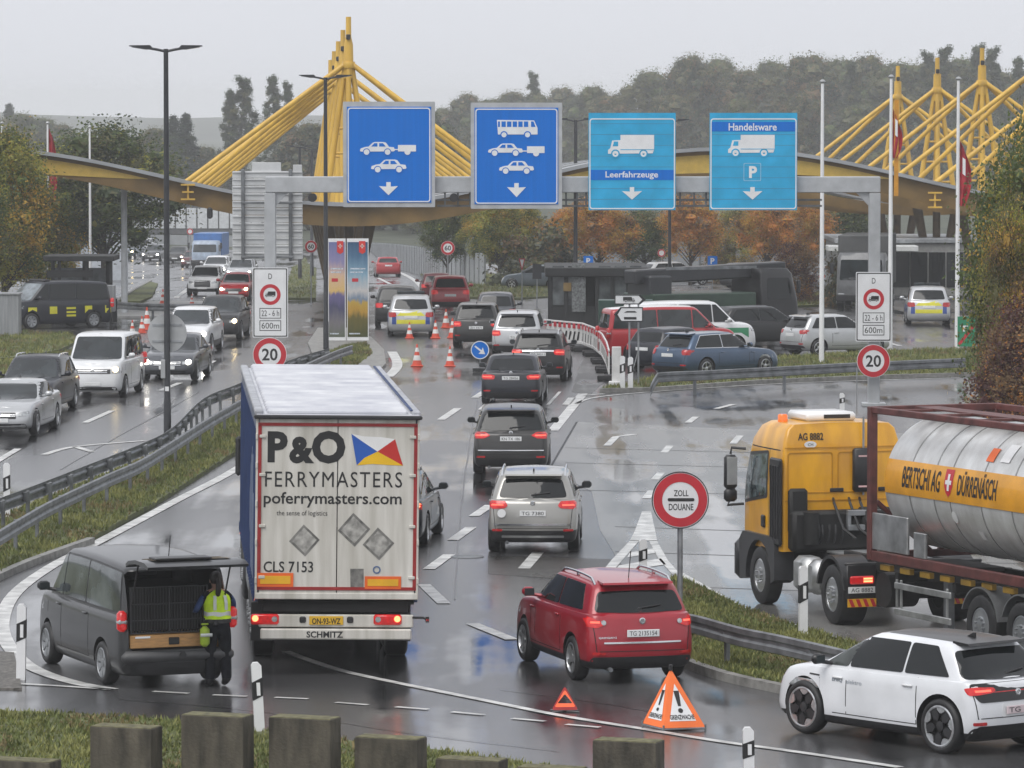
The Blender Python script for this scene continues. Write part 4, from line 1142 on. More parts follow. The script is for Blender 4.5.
for px in (313, 454, 640): m.cyl((P(px, 300, YG).x - cx, -.3, zb_ - .15), (P(px, 300, YG).x - cx, .1, zb_ - .15), .13, n=12)
m.each('camera_housing', BLACK, t)

# back of the big direction board on the left
def back_board():
    Y = YG + 2.6; x0, z0 = PXZ(232.5, 259.5, Y); x1, z1 = PXZ(302.5, 171, Y)
    t = thing('direction_board', 'big aluminium direction board seen from behind near the left gantry post', 'sign', ((x0 + x1) / 2, Y, 0)); c = (x0 + x1) / 2
    m = MB(); n = 12; h = (z1 - z0) / n
    for k in range(n): m.box((0, .04, z0 + (k + .5) * h), (x1 - x0, .05, h - .02), .008); m.box((0, .0, z0 + (k + .85) * h), (x1 - x0 - .02, .05, .06), .01)
    m.build('panel', mat('ribbed aluminium', (.60, .61, .615), .4, .25, var=.08, scale=2), t)
    m = MB(); a, b = P(252, 164, Y), P(281, 172, Y); m.box(((a.x + b.x) / 2 - c, .04, (a.z + b.z) / 2 + .02), (b.x - a.x, .05, .3), .01); a, b = P(293, 168, Y), P(302, 172, Y); m.box(((a.x + b.x) / 2 - c, .04, a.z), (b.x - a.x, .05, .2), .01); m.build('top_panel', mat('ribbed aluminium', (.6, .6, .6)), t)
    for px in (243, 290.5):
        m = MB(); x = P(px, 200, Y).x - c; m.box((x, -.07, (z1 + z0) / 2), (.10, .12, z1 - z0 + .1), .01); m.build('support', STEELD, t)
    m = MB()
    for py in (202.5, 257): m.box((0, -.15, P(0, py, Y).z), ((x1 - x0) * .75, .06, .07), .01)
    m.build('cross_bar', STEELD, t)
back_board()

def speed_sign(px, py, r_, Y, label, txt='20', rear=False, cat='road sign', txt2=None, pole=None):
    S = Sign('round_sign', label, px, py, Y, cat=cat); R_ = r_ / S.s
    b = MB(); b.prism(circle(0, 0, R_), -.012, .012); b.build('plate', GREYP if rear else SWH, S.t)
    if not rear:
        b = MB(); ring(b, 0, 0, R_ * .66, R_ * .97, -.018, -.0125); b.build('red_ring', REDP, S.t)
        if txt: S.text(txt, px - r_ * .46, px + r_ * .46, py - r_ * .36, py + r_ * .36, -.014, INK, bold=.02)
    return S
def restrict_board(x0, x1, y0, y1, Y, label):
    S = Sign('restriction_board', label, (x0 + x1) / 2, (y0 + y1) / 2, Y, cat='road sign')
    pn = S.slab('panel', S.rect(x0, x1, y0, y1, 1.2), -.015, .02, SWH)
    b = MB(); frame_ring(b, S.rect(x0 + .8, x1 - .8, y0 + .8, y1 - .8, 1), S.rect(x0 + 1.8, x1 - 1.8, y0 + 1.8, y1 - 1.8, 1), -.018, -.0145); b.build('border', INK, S.t)
    cx = (x0 + x1) / 2; S.text('D', cx - 1.8, cx + 1.8, y0 + 6, y0 + 11.5, -.018, INK)
    cy = y0 + 27; c = S.q(cx, cy); b = MB(); ring(b, c[0], c[1], 6.9 / S.s, 10.4 / S.s, -.02, -.0145); b.build('red_ring', REDP, S.t)
    pict_truck(S, cx - 5.2, cx + 5.2, cy - 3.2, cy + 3, S.t, INK, SWH, depth=(-.02, -.0145))
    for k, tx in enumerate(('22 - 6 h', '600m')):
        ya = y0 + 40.5 + k * 12.4; b = MB(); frame_ring(b, S.rect(cx - 10.8, cx + 10.8, ya, ya + 10.5), S.rect(cx - 10.1, cx + 10.1, ya + .7, ya + 9.8), -.018, -.0145); b.build('text_frame', INK, S.t)
        S.text(tx, cx - 8.8, cx + 8.8, ya + 2.3, ya + 8.2, -.018, INK)
    return S
restrict_board(855.8, 891.4, 272, 341.5, YG - .45, 'white truck-ban board 22-6 h fixed to the right gantry post')
speed_sign(873.4, 361, 16.6, YG - .45, 'round 20 speed limit sign on the right gantry post')
restrict_board(252.6, 288, 267.5, 337.5, YG - .45, 'white truck-ban board 22-6 h above the truck roof')
speed_sign(269.8, 354.5, 17, YG - .45, 'round 20 speed limit sign above the truck roof')
# sign backs on the lamp post
Y = l1.location.y + .17
S = speed_sign(167.2, 333, 19.6, Y, 'grey back of a round sign on the tall lamp post', rear=True)
b = MB()
for dz in (.22, -.22): b.box((0, -.03, dz), (.8, .02, .05))
b.each('stiffener', STEEL, S.t)
m = MB(); m.box((0, 0, 0), (.12, .04, .5), .01); o = m.build('post_sign', GREYP, loc=P(163, 369, Y - .30)); tag(o, 'narrow grey plate strapped low on the tall lamp post', 'sign')
# customs stop sign
Yz = G(680.3, 640).y - .0
gz = G(680.3, 646); Yz = gz.y
S = Sign('customs_sign', 'round ZOLL DOUANE customs stop sign with red rim on a grey pole', 680.3, 500, Yz, cat='road sign'); R_ = 28.7 / S.s
b = MB(); b.prism(circle(0, 0, R_, 48), -.012, .03); b.build('plate', SWH, S.t); b = MB(); ring(b, 0, 0, R_ * .965, R_ * 1.0, -.02, .03, n=48); b.build('rim', BLACK, S.t)
b = MB(); ring(b, 0, 0, R_ * .635, R_ * .94, -.018, -.0125, n=48); b.build('red_ring', REDP, S.t)
S.text('ZOLL', 673.8, 688.5, 490, 496.2, -.014, INK, bold=.015); S.text('DOUANE', 668.8, 693.4, 503.6, 510.4, -.014, INK, bold=.015); S.slab('bar', S.rect(667.6, 694.4, 498, 501.2, 1.4), -.018, -.0125, INK)
b = MB(); b.cyl((0, .06, -S.loc.z - .05), (0, .06, R_ * .7), .045, n=14); b.build('pole', STEEL, S.t, smooth=40)

# direction arrows at the kiosk
gA = G(634, 388); YA = gA.y
S = Sign('arrow_sign', 'two white arrow plates with truck and car signs on steel posts', 628, 306, YA, cat='road sign')
def arrow_plate(pts, pts_in, nm):
    o = S.slab(nm, S.poly(pts), -.012, .02, SWH); b = MB(); frame_ring(b, S.poly(pts), S.poly(pts_in), -.018, -.0122); b.build('black_edge', INK, o); return o
a = arrow_plate([(614.5, 294.5), (640, 294.5), (646, 299.5), (640, 304.5), (614.5, 304.5)], [(615.5, 295.6), (638.5, 295.6), (642.2, 299.5), (638.5, 303.4), (615.5, 303.4)], 'upper_plate')
pict_truck(S, 623, 635, 296.8, 302.4, a, INK, SWH, flip=True, depth=(-.02, -.0123))
a = arrow_plate([(643, 307), (643, 322), (620.5, 322), (613.8, 314.5), (620.5, 307)], [(642, 308.2), (642, 320.8), (621.5, 320.8), (617.5, 314.5), (621.5, 308.2)], 'lower_plate')
S.slab('pictogram', S.poly([(624, 312.5), (627, 311), (635, 311), (637, 312.5)]), -.02, -.0123, INK, a); S.slab('pictogram', S.rect(624, 636.5, 317, 319.4), -.02, -.0123, INK, a)
for px in (629.5, 638.5):
    b = MB(); x = S.q(px, 0)[0]; b.cyl((x, .05, -S.loc.z), (x, .05, S.q(0, 296)[1]), .03, n=10); b.build('post', STEEL, S.t)
b = MB(); a0, a1 = S.q(629.5, 384), S.q(638.5, 350); b.cyl((a0[0], .05, a0[1]), (a1[0], .05, a1[1]), .018, n=8); b.build('brace', STEEL, S.t)
# blue keep-right arrow
gB = G(480, 372); S = Sign('arrow_disc', 'round blue keep-right arrow disc beside the dark car', 480, 350, gB.y, cat='road sign'); R_ = 9.2 / S.s
b = MB(); b.prism(circle(0, 0, R_), -.012, .02); b.build('plate', SB, S.t); b = MB(); ring(b, 0, 0, R_ * .9, R_, -.018, -.0122); b.build('rim', SWH, S.t)
S.slab('arrow', S.poly([(474.5, 346.8), (475.3, 345.4), (481.6, 350.2), (482.6, 347.2), (485.2, 354.2), (478.4, 353.8), (480.6, 351.6)]), -.018, -.0122, SWH)
b = MB(); b.cyl((0, .05, -S.loc.z), (0, .05, 0), .03, n=10); b.build('pole', STEELD, S.t); b = MB(); b.box((0, .05, -S.loc.z + .08), (.5, .4, .12), .02); b.build('foot', BLACK, S.t)
# far round and blue signs
def posted(S, pyb, Y, r=.03):
    b = MB(); g = zg(Y); b.cyl((0, .05, g - S.loc.z), (0, .05, 0), r, n=8); b.build('pole', STEEL, S.t)
for px, py, r_, Y, lb, tx in ((447.8, 248, 7.0, 262, 'far round 60 speed sign beside the curve', '60'), (311, 246.5, 6.2, 236, 'far round 60 speed sign beside the brown canopy column', '60'), (190, 231.5, 3.2, 330, 'lower of two far round signs beyond the left queue', ''), (661.5, 253, 4, 310, 'far round red sign by the noise wall', '')):
    S = speed_sign(px, py, r_, Y, lb, tx); posted(S, 0, Y)
for px, py, Y, lb in ((588.3, 261, 262, 'blue P parking sign left of the orange tree'), (712.5, 261, 290, 'blue P parking sign right of the second orange tree'), (834.5, 254, 270, 'blue P parking sign left of the right gantry post')):
    S = Sign('parking_sign', lb, px, py, Y, group='blue parking signs', cat='road sign'); S.slab('panel', S.rect(px - 4.8, px + 4.8, py - 5, py + 5, .6), -.012, .012, SB); S.text('P', px - 2, px + 2, py - 3, py + 3, -.016, SWH, bold=.03)
    S.slab('lower_plate', S.rect(px - 4.8, px + 4.8, py + 5.6, py + 9), -.012, .012, SWH); posted(S, 0, Y)
S = Sign('triangle_sign', 'small far yield triangle on a thin pole before the brown bush', 522, 263, 236, cat='road sign'); S.slab('plate', S.poly([(518.8, 258.5), (525.2, 258.5), (522, 271)]), -.012, .012, SWH); posted(S, 0, 236)
b = MB(); frame_ring(b, S.poly([(518.8, 258.5), (525.2, 258.5), (522, 271)]), S.poly([(519.9, 259.5), (524.1, 259.5), (522, 268)]), -.018, -.0122); b.build('red_edge', REDP, S.t)
S = Sign('dark_sign', 'dark back of a small sign before the brown bush', 537, 271, 232, cat='road sign'); S.slab('plate', S.rect(532.5, 541.5, 264, 279), -.02, .02, DARKPOLE); posted(S, 0, 232)
S = Sign('route_sign', 'green toll sign crossed by a red bar beside the flagpole', 966, 331, G(962, 357).y, cat='road sign'); S.slab('panel', S.rect(957.5, 975, 316.5, 346.5), -.012, .012, mat('sign green', (.02, .22, .11), .4, var=.06))
S.slab('bar', S.poly([(957.9, 343.5), (971.8, 325.3), (974.2, 327.5), (960, 345.8)]), -.018, -.013, REDP); S.text('T', 960, 968, 325.5, 331.5, -.0135, SWH, bold=.03); posted(S, 0, G(962, 357).y)

# ---------------------------------------------------------------- poster banners
def poster_mat(name, stops):
    m = bpy.data.materials.new(name); m.use_nodes = True; n = m.node_tree.nodes; l = m.node_tree.links; b = n['Principled BSDF']
    tc = n.new('ShaderNodeTexCoord'); sp = n.new('ShaderNodeSeparateXYZ'); l.new(tc.outputs['Generated'], sp.inputs[0])
    ns = n.new('ShaderNodeTexNoise'); ns.inputs['Scale'].default_value = 5; ns.inputs['Detail'].default_value = 6; l.new(tc.outputs['Generated'], ns.inputs['Vector'])
    ad = n.new('ShaderNodeMath'); ad.operation = 'MULTIPLY_ADD'; ad.inputs[1].default_value = .22; l.new(ns.outputs[0], ad.inputs[0]); l.new(sp.outputs['Z'], ad.inputs[2])
    su = n.new('ShaderNodeMath'); su.operation = 'SUBTRACT'; su.inputs[1].default_value = .11; l.new(ad.outputs[0], su.inputs[0])
    r = n.new('ShaderNodeValToRGB'); e = r.color_ramp.elements
    e[0].position, e[0].color = stops[0][0], (*stops[0][1], 1); e[1].position, e[1].color = stops[-1][0], (*stops[-1][1], 1)
    for p, c in stops[1:-1]: q = e.new(p); q.color = (*c, 1)
    l.new(su.outputs[0], r.inputs[0]); l.new(r.outputs[0], b.inputs['Base Color']); b.inputs['Roughness'].default_value = .35
    return m
PM1 = poster_mat('alpine dusk print', [(0, (.10, .12, .08)), (.16, (.16, .15, .16)), (.30, (.06, .06, .12)), (.45, (.13, .11, .24)), (.50, (.62, .42, .14)), (.66, (.60, .42, .30)), (.80, (.24, .22, .38)), (1, (.13, .15, .32))])
PM2 = poster_mat('alpine meadow print', [(0, (.05, .06, .015)), (.20, (.12, .10, .02)), (.27, (.42, .24, .03)), (.36, (.45, .30, .05)), (.40, (.16, .22, .30)), (.50, (.52, .50, .48)), (.66, (.22, .36, .46)), (.85, (.06, .14, .24)), (1, (.03, .08, .16))])
YB = 183.0
for x0, x1, pm, lb in ((328.3, 345.6, PM1, 'tall poster banner with a violet and golden sky, left of two'), (347, 368.6, PM2, 'tall poster banner with a blue sky over a meadow, right of two')):
    S = Sign('poster_banner', lb, (x0 + x1) / 2, 290, YB, group='tall poster banners', cat='banner')
    S.slab('frame', S.rect(x0, x1, 238.5, 343), -.03, .08, WHITEP); S.slab('print', S.rect(x0 + .6, x1 - .8, 242, 337), -.04, -.031, pm)
    xa = x1 - 8.5 if pm is PM1 else x1 - 9.5
    o = S.slab('red_label', S.poly([(xa, 241), (xa + 6.4, 241), (xa + 6.4, 252), (xa + 3.2, 254), (xa, 252)]), -.048, -.041, mat('label red', (.62, .03, .02), .4, var=.05))
    b = MB(); c = S.q(xa + 3.2, 246); b.box((c[0], -.05, c[1]), (.06, .006, .17)); b.box((c[0], -.05, c[1]), (.16, .006, .05)); b.build('label_mark', mat('pale label mark', (.75, .5, .45), .5, var=0), o)
    b = MB()
    for k, (u0, u1, v) in enumerate(((.15, .85, 268), (.15, .75, 271.5), (.1, .6, 333))): c0, c1 = S.q(lerp(x0, x1, u0), v), S.q(lerp(x0, x1, u1), v + 1.3); b.box(((c0[0] + c1[0]) / 2, -.042, (c0[1] + c1[1]) / 2), (c1[0] - c0[0], .004, c0[1] - c1[1]))
    c = S.q(lerp(x0, x1, .38), 280); b.box((c[0], -.043, c[1]), (.24, .006, .13), mi=1)
    b.each('print_text', [mat('pale print text', (.6, .66, .72), .5, var=.3, scale=30), REDP], S.t)
    b = MB()
    for u in (.15, .85): c = S.q(lerp(x0, x1, u), 343); b.box((c[0], .03, (zg(YB) - S.loc.z + c[1]) / 2), (.08, .08, abs(zg(YB) - S.loc.z - c[1])), .01)
    b.build('leg', STEEL, S.t)

# ---------------------------------------------------------------- warning signs on the road
ORP = mat('fluorescent orange edge', (.85, .17, .03), .45, emit=.0, var=.05)
def pyramid():
    g = G(676, 731); s_ = F / g.y
    t = thing('warning_pyramid', 'orange and white folding GRENZWACHE pyramid with exclamation mark', 'warning sign', g)
    H_ = 61 / s_; ap = Vector((-.07, .28, H_))
    c = [Vector((.42, .05, .05)), Vector((-.18, -.08, .05)), Vector((-.47, .25, .08)), Vector((.1, .62, .05))]
    m = MB(); m.add([tuple(ap)] + [tuple(p) for p in c], [(0, 1, 2), (0, 2, 3), (0, 3, 4), (0, 4, 1), (1, 2, 3, 4)]); m.build('cover', ORP, t)
    for i, (a, b) in enumerate(((c[1], c[0]), (c[2], c[1]))):
        n = ((b - a).cross(ap - a)).normalized()
        if n.y > 0: n = -n
        f = lambda u, v, o=.004: a + (b - a) * u + (ap - a) * v + n * o          # u+v<=1 barycentric
        m = MB(); pts = [f(.13, .11), f(.76, .11), f(.13, .74)]; m.add([tuple(p) for p in pts], [(0, 1, 2)]); fp = m.build('white_field', SWH, t)
        ctr = a + (b - a) * .5; up = (ap - (a + b) / 2); e1 = (b - a).normalized(); W_ = (b - a).length
        def face(u, v, o=.008): # u across in -0.5..0.5, v up 0..1
            return tuple((a + b) / 2 + (b - a) * u + up * v + n * o)
        m = MB(); m.add([face(-.065, .62), face(.065, .62), face(.035, .36), face(-.035, .36)], [(0, 1, 2, 3)])
        m.add([face(.06 * math.cos(k * .5), .285 + .06 * math.sin(k * .5) * W_ / up.length) for k in range(12)], [tuple(range(12))]); m.build('exclamation_mark', INK, fp)
        m = MB(); tt = MB(); put_text(tt, 'GRENZWACHE', -.29, .29, .135, .215, 0, bold=.03); m.add([face(p[0], p[2]) for p in tt.v], tt.f); m.build('lettering', INK, fp)
    m = MB()
    for p in c: m.cyl((p.x, p.y, -.0), (p.x, p.y, p.z + .04), .014, n=6)
    m.tube([c[0] - Vector((0, 0, .02)), c[1] - Vector((0, 0, .02)), c[2] - Vector((0, 0, .02))], .014, 6); m.build('wire_frame', STEELD, t)
    m = MB(); m.cyl(tuple(ap - Vector((0, 0, .03))), tuple(ap + Vector((0, 0, .05))), .03, n=8); m.build('cap', BLACK, t)
pyramid()
g = G(565, 712); s_ = F / g.y
t = thing('warning_triangle', 'small red roadside warning triangle left of the warning pyramid', 'warning triangle', g, R(4))
h = 26 / s_; wd = 27 / s_ / 2; m = MB()
out_ = [(-wd, .03), (wd, .03), (0, h)]; mid = [(-wd * .80, .075), (wd * .80, .075), (0, h * .87)]; inn = [(-wd * .58, .125), (wd * .58, .125), (0, h * .70)]
frame_ring(m, round_poly(out_, .04, 2), round_poly(mid, .03, 2), -.015, .015, 0); frame_ring(m, round_poly(mid, .03, 2), round_poly(inn, .02, 2), -.010, .010, 1)
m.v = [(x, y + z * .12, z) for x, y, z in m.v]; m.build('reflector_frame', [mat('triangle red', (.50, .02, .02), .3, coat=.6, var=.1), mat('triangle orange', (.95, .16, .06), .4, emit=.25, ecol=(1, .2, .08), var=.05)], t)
m = MB(); m.tube([(-.2, -.1, .012), (.2, .14, .012)], .012, 6); m.tube([(.2, -.1, .012), (-.2, .14, .012)], .012, 6); m.tube([(0, .02, .01), (0, .03, .06)], .015, 6); m.build('stand', STEELD, t)

# ---------------------------------------------------------------- red-white barriers by the kiosk
BW = mat('barrier white plastic', (.66, .66, .65), .42, var=.1); BR = mat('barrier red', (.48, .035, .05), .42, var=.1)
bl = ['leftmost behind the dark car', 'second from the left', 'third, at the bend', 'fourth, just past the bend', 'fifth along the curve', 'last beside the white posts']
pp = [(544, 347), (563, 349), (582, 351), (594, 356), (602, 363), (606.5, 372), (609, 382)]
for i in range(6):
    a, b = G(*pp[i]), G(*pp[i + 1]); d = b - a; Lb = d.length; ang = math.atan2(d.y, d.x)
    t = thing('road_barrier', 'red and white plastic barrier section, ' + bl[i], 'barrier', a, ang, group='red and white plastic barriers'); hb = 1.05
    m = MB(); m.box((Lb / 2, 0, hb - .03), (Lb * .99, .05, .06), .01); m.box((Lb / 2, 0, .30), (Lb * .99, .05, .10), .01); n = max(5, int(Lb / .13))
    for k in range(n + 1): m.box((.03 + (Lb - .06) * k / n, 0, .62), (.035, .04, .62))
    m.box((Lb / 2, .01, .62), (Lb * .98, .016, .60)); m.build('grille_panel', BW, t)
    m = MB()
    for k in range(4): m.box((Lb * (.12 + .25 * k), -.03, .90), (Lb * .12, .03, .18), .006)
    m.build('red_board', BR, t)
    m = MB()
    for u in (.12, .88): m.box((Lb * u, 0, .09), (.16, .75, .18), .03)
    m.each('foot', BLACK, t)
    m = MB()
    for u in (.5,):
        for k in range(4): q = Lb * (.10 + .22 * k); m.prism([(q, .38), (q + .12, .38), (q + .26, .70), (q + .14, .70)], -.034, -.026)
    m.build('dark_stripe', INK, t)
m = MB(); g = G(616.5, 385); m.box((0, 0, .62), (.30, .18, 1.24), .02); m.box((0, 0, .06), (.5, .5, .12), .02); o = m.build('bollard', BW, loc=g); tag(o, 'squat white bollard right of the last barrier', 'bollard')

# ---------------------------------------------------------------- kiosk, shelter, walls, buildings
KD = mat('kiosk dark steel', (.014, .015, .016), .6, .0, var=.15); KG = mat('kiosk glass', (.13, .145, .15), .10, var=.45, scale=1.2, spec=.8)
def kiosk():
    Y = 190.0; x0, z0 = PXZ(549, 345, Y); x1, z1 = PXZ(645, 268, Y); g = zg(Y)
    t = thing('customs_kiosk', 'dark flat-roofed customs kiosk with glazed front behind the barriers', 'kiosk', (x0, Y, g)); W_ = x1 - x0; H_ = z1 - g; D_ = 6
    m = MB(); m.box((W_ / 2, D_ / 2, H_ - .16), (W_ + .3, D_ + .5, .36), .03); m.build('roof', KD, t)
    m = MB(); m.box((W_ / 2, D_ - .05, H_ / 2 - .1), (W_, .1, H_ - .25)); m.box((W_ / 2, 0, .55), (W_, .08, 1.1)); m.box((W_ * .99, D_ / 2, H_ / 2 - .1), (.08, D_, H_ - .25)); m.build('wall', KD, t)
    for k in range(7):
        m = MB(); m.box((.06 + k * (W_ - .12) / 6, 0, H_ / 2 - .17), (.14, .14, H_ - .34), .01); m.build('post', KD, t)
    for k in range(6):
        if k == 2: continue
        m = MB(); a = .06 + k * (W_ - .12) / 6; m.box((a + (W_ - .12) / 12, .02, 1.95), ((W_ - .12) / 6 - .16, .02, 1.55)); m.build('pane', KG, t)
    m = MB(); a = W_ * .43; m.box((W_ * .31, -.09, 1.85), (.55, .03, 1.9), .01); m.build('notice_board', mat('faded notice', (.16, .17, .17), .5, var=.35, scale=12), t)
    m = MB(); m.box((W_ * .19, -.08, H_ - .75), (.32, .03, .34), .01); m.build('ochre_plate', mat('ochre plate', (.20, .13, .04), .5, var=.2), t)
kiosk()
def shelter():
    Y = 200.0; g = zg(Y); x0, z1 = PXZ(46, 256, Y); x1, _ = PXZ(112, 256, Y); W_ = x1 - x0; H_ = z1 - g
    t = thing('glass_shelter', 'dark steel and glass shelter behind the police van', 'shelter', (x0, Y, g))
    m = MB(); m.box((W_ / 2, 1.2, H_ - .1), (W_ + .2, 3.0, .22), .02); m.build('roof', KD, t)
    m = MB(); m.box((W_ * .36, 0, H_ * .74), (W_ * .7, .08, .30)); m.box((W_ / 2, 2.5, .5), (W_, .08, 1.0)); m.each('beam', KD, t)
    for k, u in enumerate((.02, .2, .5, .62, .86, .98)):
        m = MB(); m.box((W_ * u, .04 if k % 2 else 2.4, H_ / 2 - .1), (.14, .14, H_ - .22), .01); m.build('post', KD, t)
    for u0, u1 in ((.04, .48), (.52, .84)):
        m = MB(); m.box((W_ * (u0 + u1) / 2, 2.45, H_ * .55), (W_ * (u1 - u0), .02, H_ * .5)); m.build('pane', mat('shelter pane', (.20, .215, .225), .1, var=.2, spec=.8), t)
shelter()
m = MB(); g = G(4, 338); m.box((0, .4, .85), (1.4, .9, 1.7), .03); m.box((0, .4, 1.72), (1.5, 1.0, .08), .02); o = m.build('grey_cabinet', mat('grey cabinet', (.26, .27, .28), .5, var=.12, stretch=(6, 6, .3)), loc=g + Vector((-.1, 0, 0))); tag(o, 'pale grey ribbed cabinet at the left picture edge', 'cabinet')
m = MB(); g = G(108, 326); m.box((0, 0, 1.15), (.62, .4, 1.1), .02); m.box((0, 0, .3), (.1, .1, .6)); o = m.build('ticket_box', mat('grey cabinet', (.3, .3, .3)), loc=g); tag(o, 'pale grey box beside the shelter', 'box')
WALLM = mat('grey noise wall', (.30, .315, .33), .5, var=.1, scale=.6)
def noise_wall(pts, zt, label, gap=3.0, m_=WALLM):
    """pts: world (x, y); zt: top height list"""
    t = thing('noise_wall', label, 'wall', (pts[0][0], pts[0][1], zg(pts[0][1])), group='grey panel noise walls'); o = Vector((pts[0][0], pts[0][1], zg(pts[0][1])))
    m = MB(); pm_ = MB()
    for (a, za), (b, zb2) in zip(zip(pts, zt), list(zip(pts, zt))[1:]):
        A, B = Vector((a[0], a[1], 0)), Vector((b[0], b[1], 0)); n = max(1, int((B - A).length / gap)); d = (B - A).normalized(); rot = Matrix.Rotation(math.atan2(d.y, d.x), 3, 'Z')
        for k in range(n):
            c = A.lerp(B, (k + .5) / n); g = zg(c.y) - .3; h = lerp(za, zb2, (k + .5) / n) - g
            m.box((c.x - o.x, c.y - o.y, g + h / 2 - o.z), ((B - A).length / n - .03, .12, h), rot=rot)
            c = A.lerp(B, k / n); pm_.box((c.x - o.x, c.y - o.y, g + h / 2 - o.z), (.16, .2, h + .06), rot=rot)
    m.build('wall_panel', m_, t); pm_.build('wall_post', STEELD, t)
def wpt(px, py, Y): p = P(px, py, Y); return (p.x, p.y), p.z
a = [wpt(370, 243, 480), wpt(400, 245, 400), wpt(440, 250, 330), wpt(485, 254, 300)]; noise_wall([q[0] for q in a], [q[1] for q in a], 'grey panel wall curving beside the far red car')
a = [wpt(550, 247, 325), wpt(700, 247, 325), wpt(905, 249, 325)]; noise_wall([q[0] for q in a], [q[1] for q in a], 'long grey panel wall behind the orange trees')
a = [wpt(96, 234, 500), wpt(170, 235, 500), wpt(245, 236, 490)]; noise_wall([q[0] for q in a], [q[1] for q in a], 'grey panel wall beyond the left queue')
a = [wpt(48, 226, 330), wpt(128, 232, 330)]; noise_wall([q[0] for q in a], [q[1] for q in a], 'plain grey wall behind the shelter', 30, mat('plain wall', (.46, .49, .53), .6, var=.08))
def hall(name, x0, x1, yt, ybot, Y, D_, m_, label, rows=1):
    a, z1 = PXZ(x0, yt, Y); b, z0 = PXZ(x1, ybot, Y); g = zg(Y); t = thing(name, label, 'building', (a, Y, g)); W_ = b - a
    m = MB(); m.box((W_ / 2, D_ / 2, (z1 - g) / 2), (W_, D_, z1 - g), .05); m.build('wall', m_, t); m = MB(); m.box((W_ / 2, D_ / 2, z1 - g + .12), (W_ + .4, D_ + .4, .25), .03); m.build('roof', STEEL, t); return t, W_, z1 - g
t, W_, H_ = hall('warehouse', 132, 262, 204, 240, 540, 30, mat('dark ribbed wall', (.085, .09, .095), .6, var=.12), 'long low warehouse with a pale glazed band beyond the left canopy')
m = MB()
for k in range(12): m.box((W_ * (k + .5) / 12, -.05, H_ - 1.6), (W_ / 12 - .15, .1, 2.3), .02)
m.build('facade_panel', mat('pale facade panel', (.58, .60, .62), .35, var=.08), t)
t, W_, H_ = hall('customs_office', 838, 1000, 243, 300, 262, 10, mat('office render', (.26, .26, .25), .6, var=.12), 'low customs office under the right canopy')
m = MB(); m.box((W_ * .2, -1.0, H_ - .25), (W_ * .55, 2.4, .30), .03); m.build('canopy_edge', mat('pale fascia', (.62, .63, .62), .5, var=.06), t)
for k in range(6): m = MB(); m.box((W_ * (.28 + k * .11), -.04, H_ * .5), (.9, .06, 1.9), .01); m.build('window', GLASS, t)

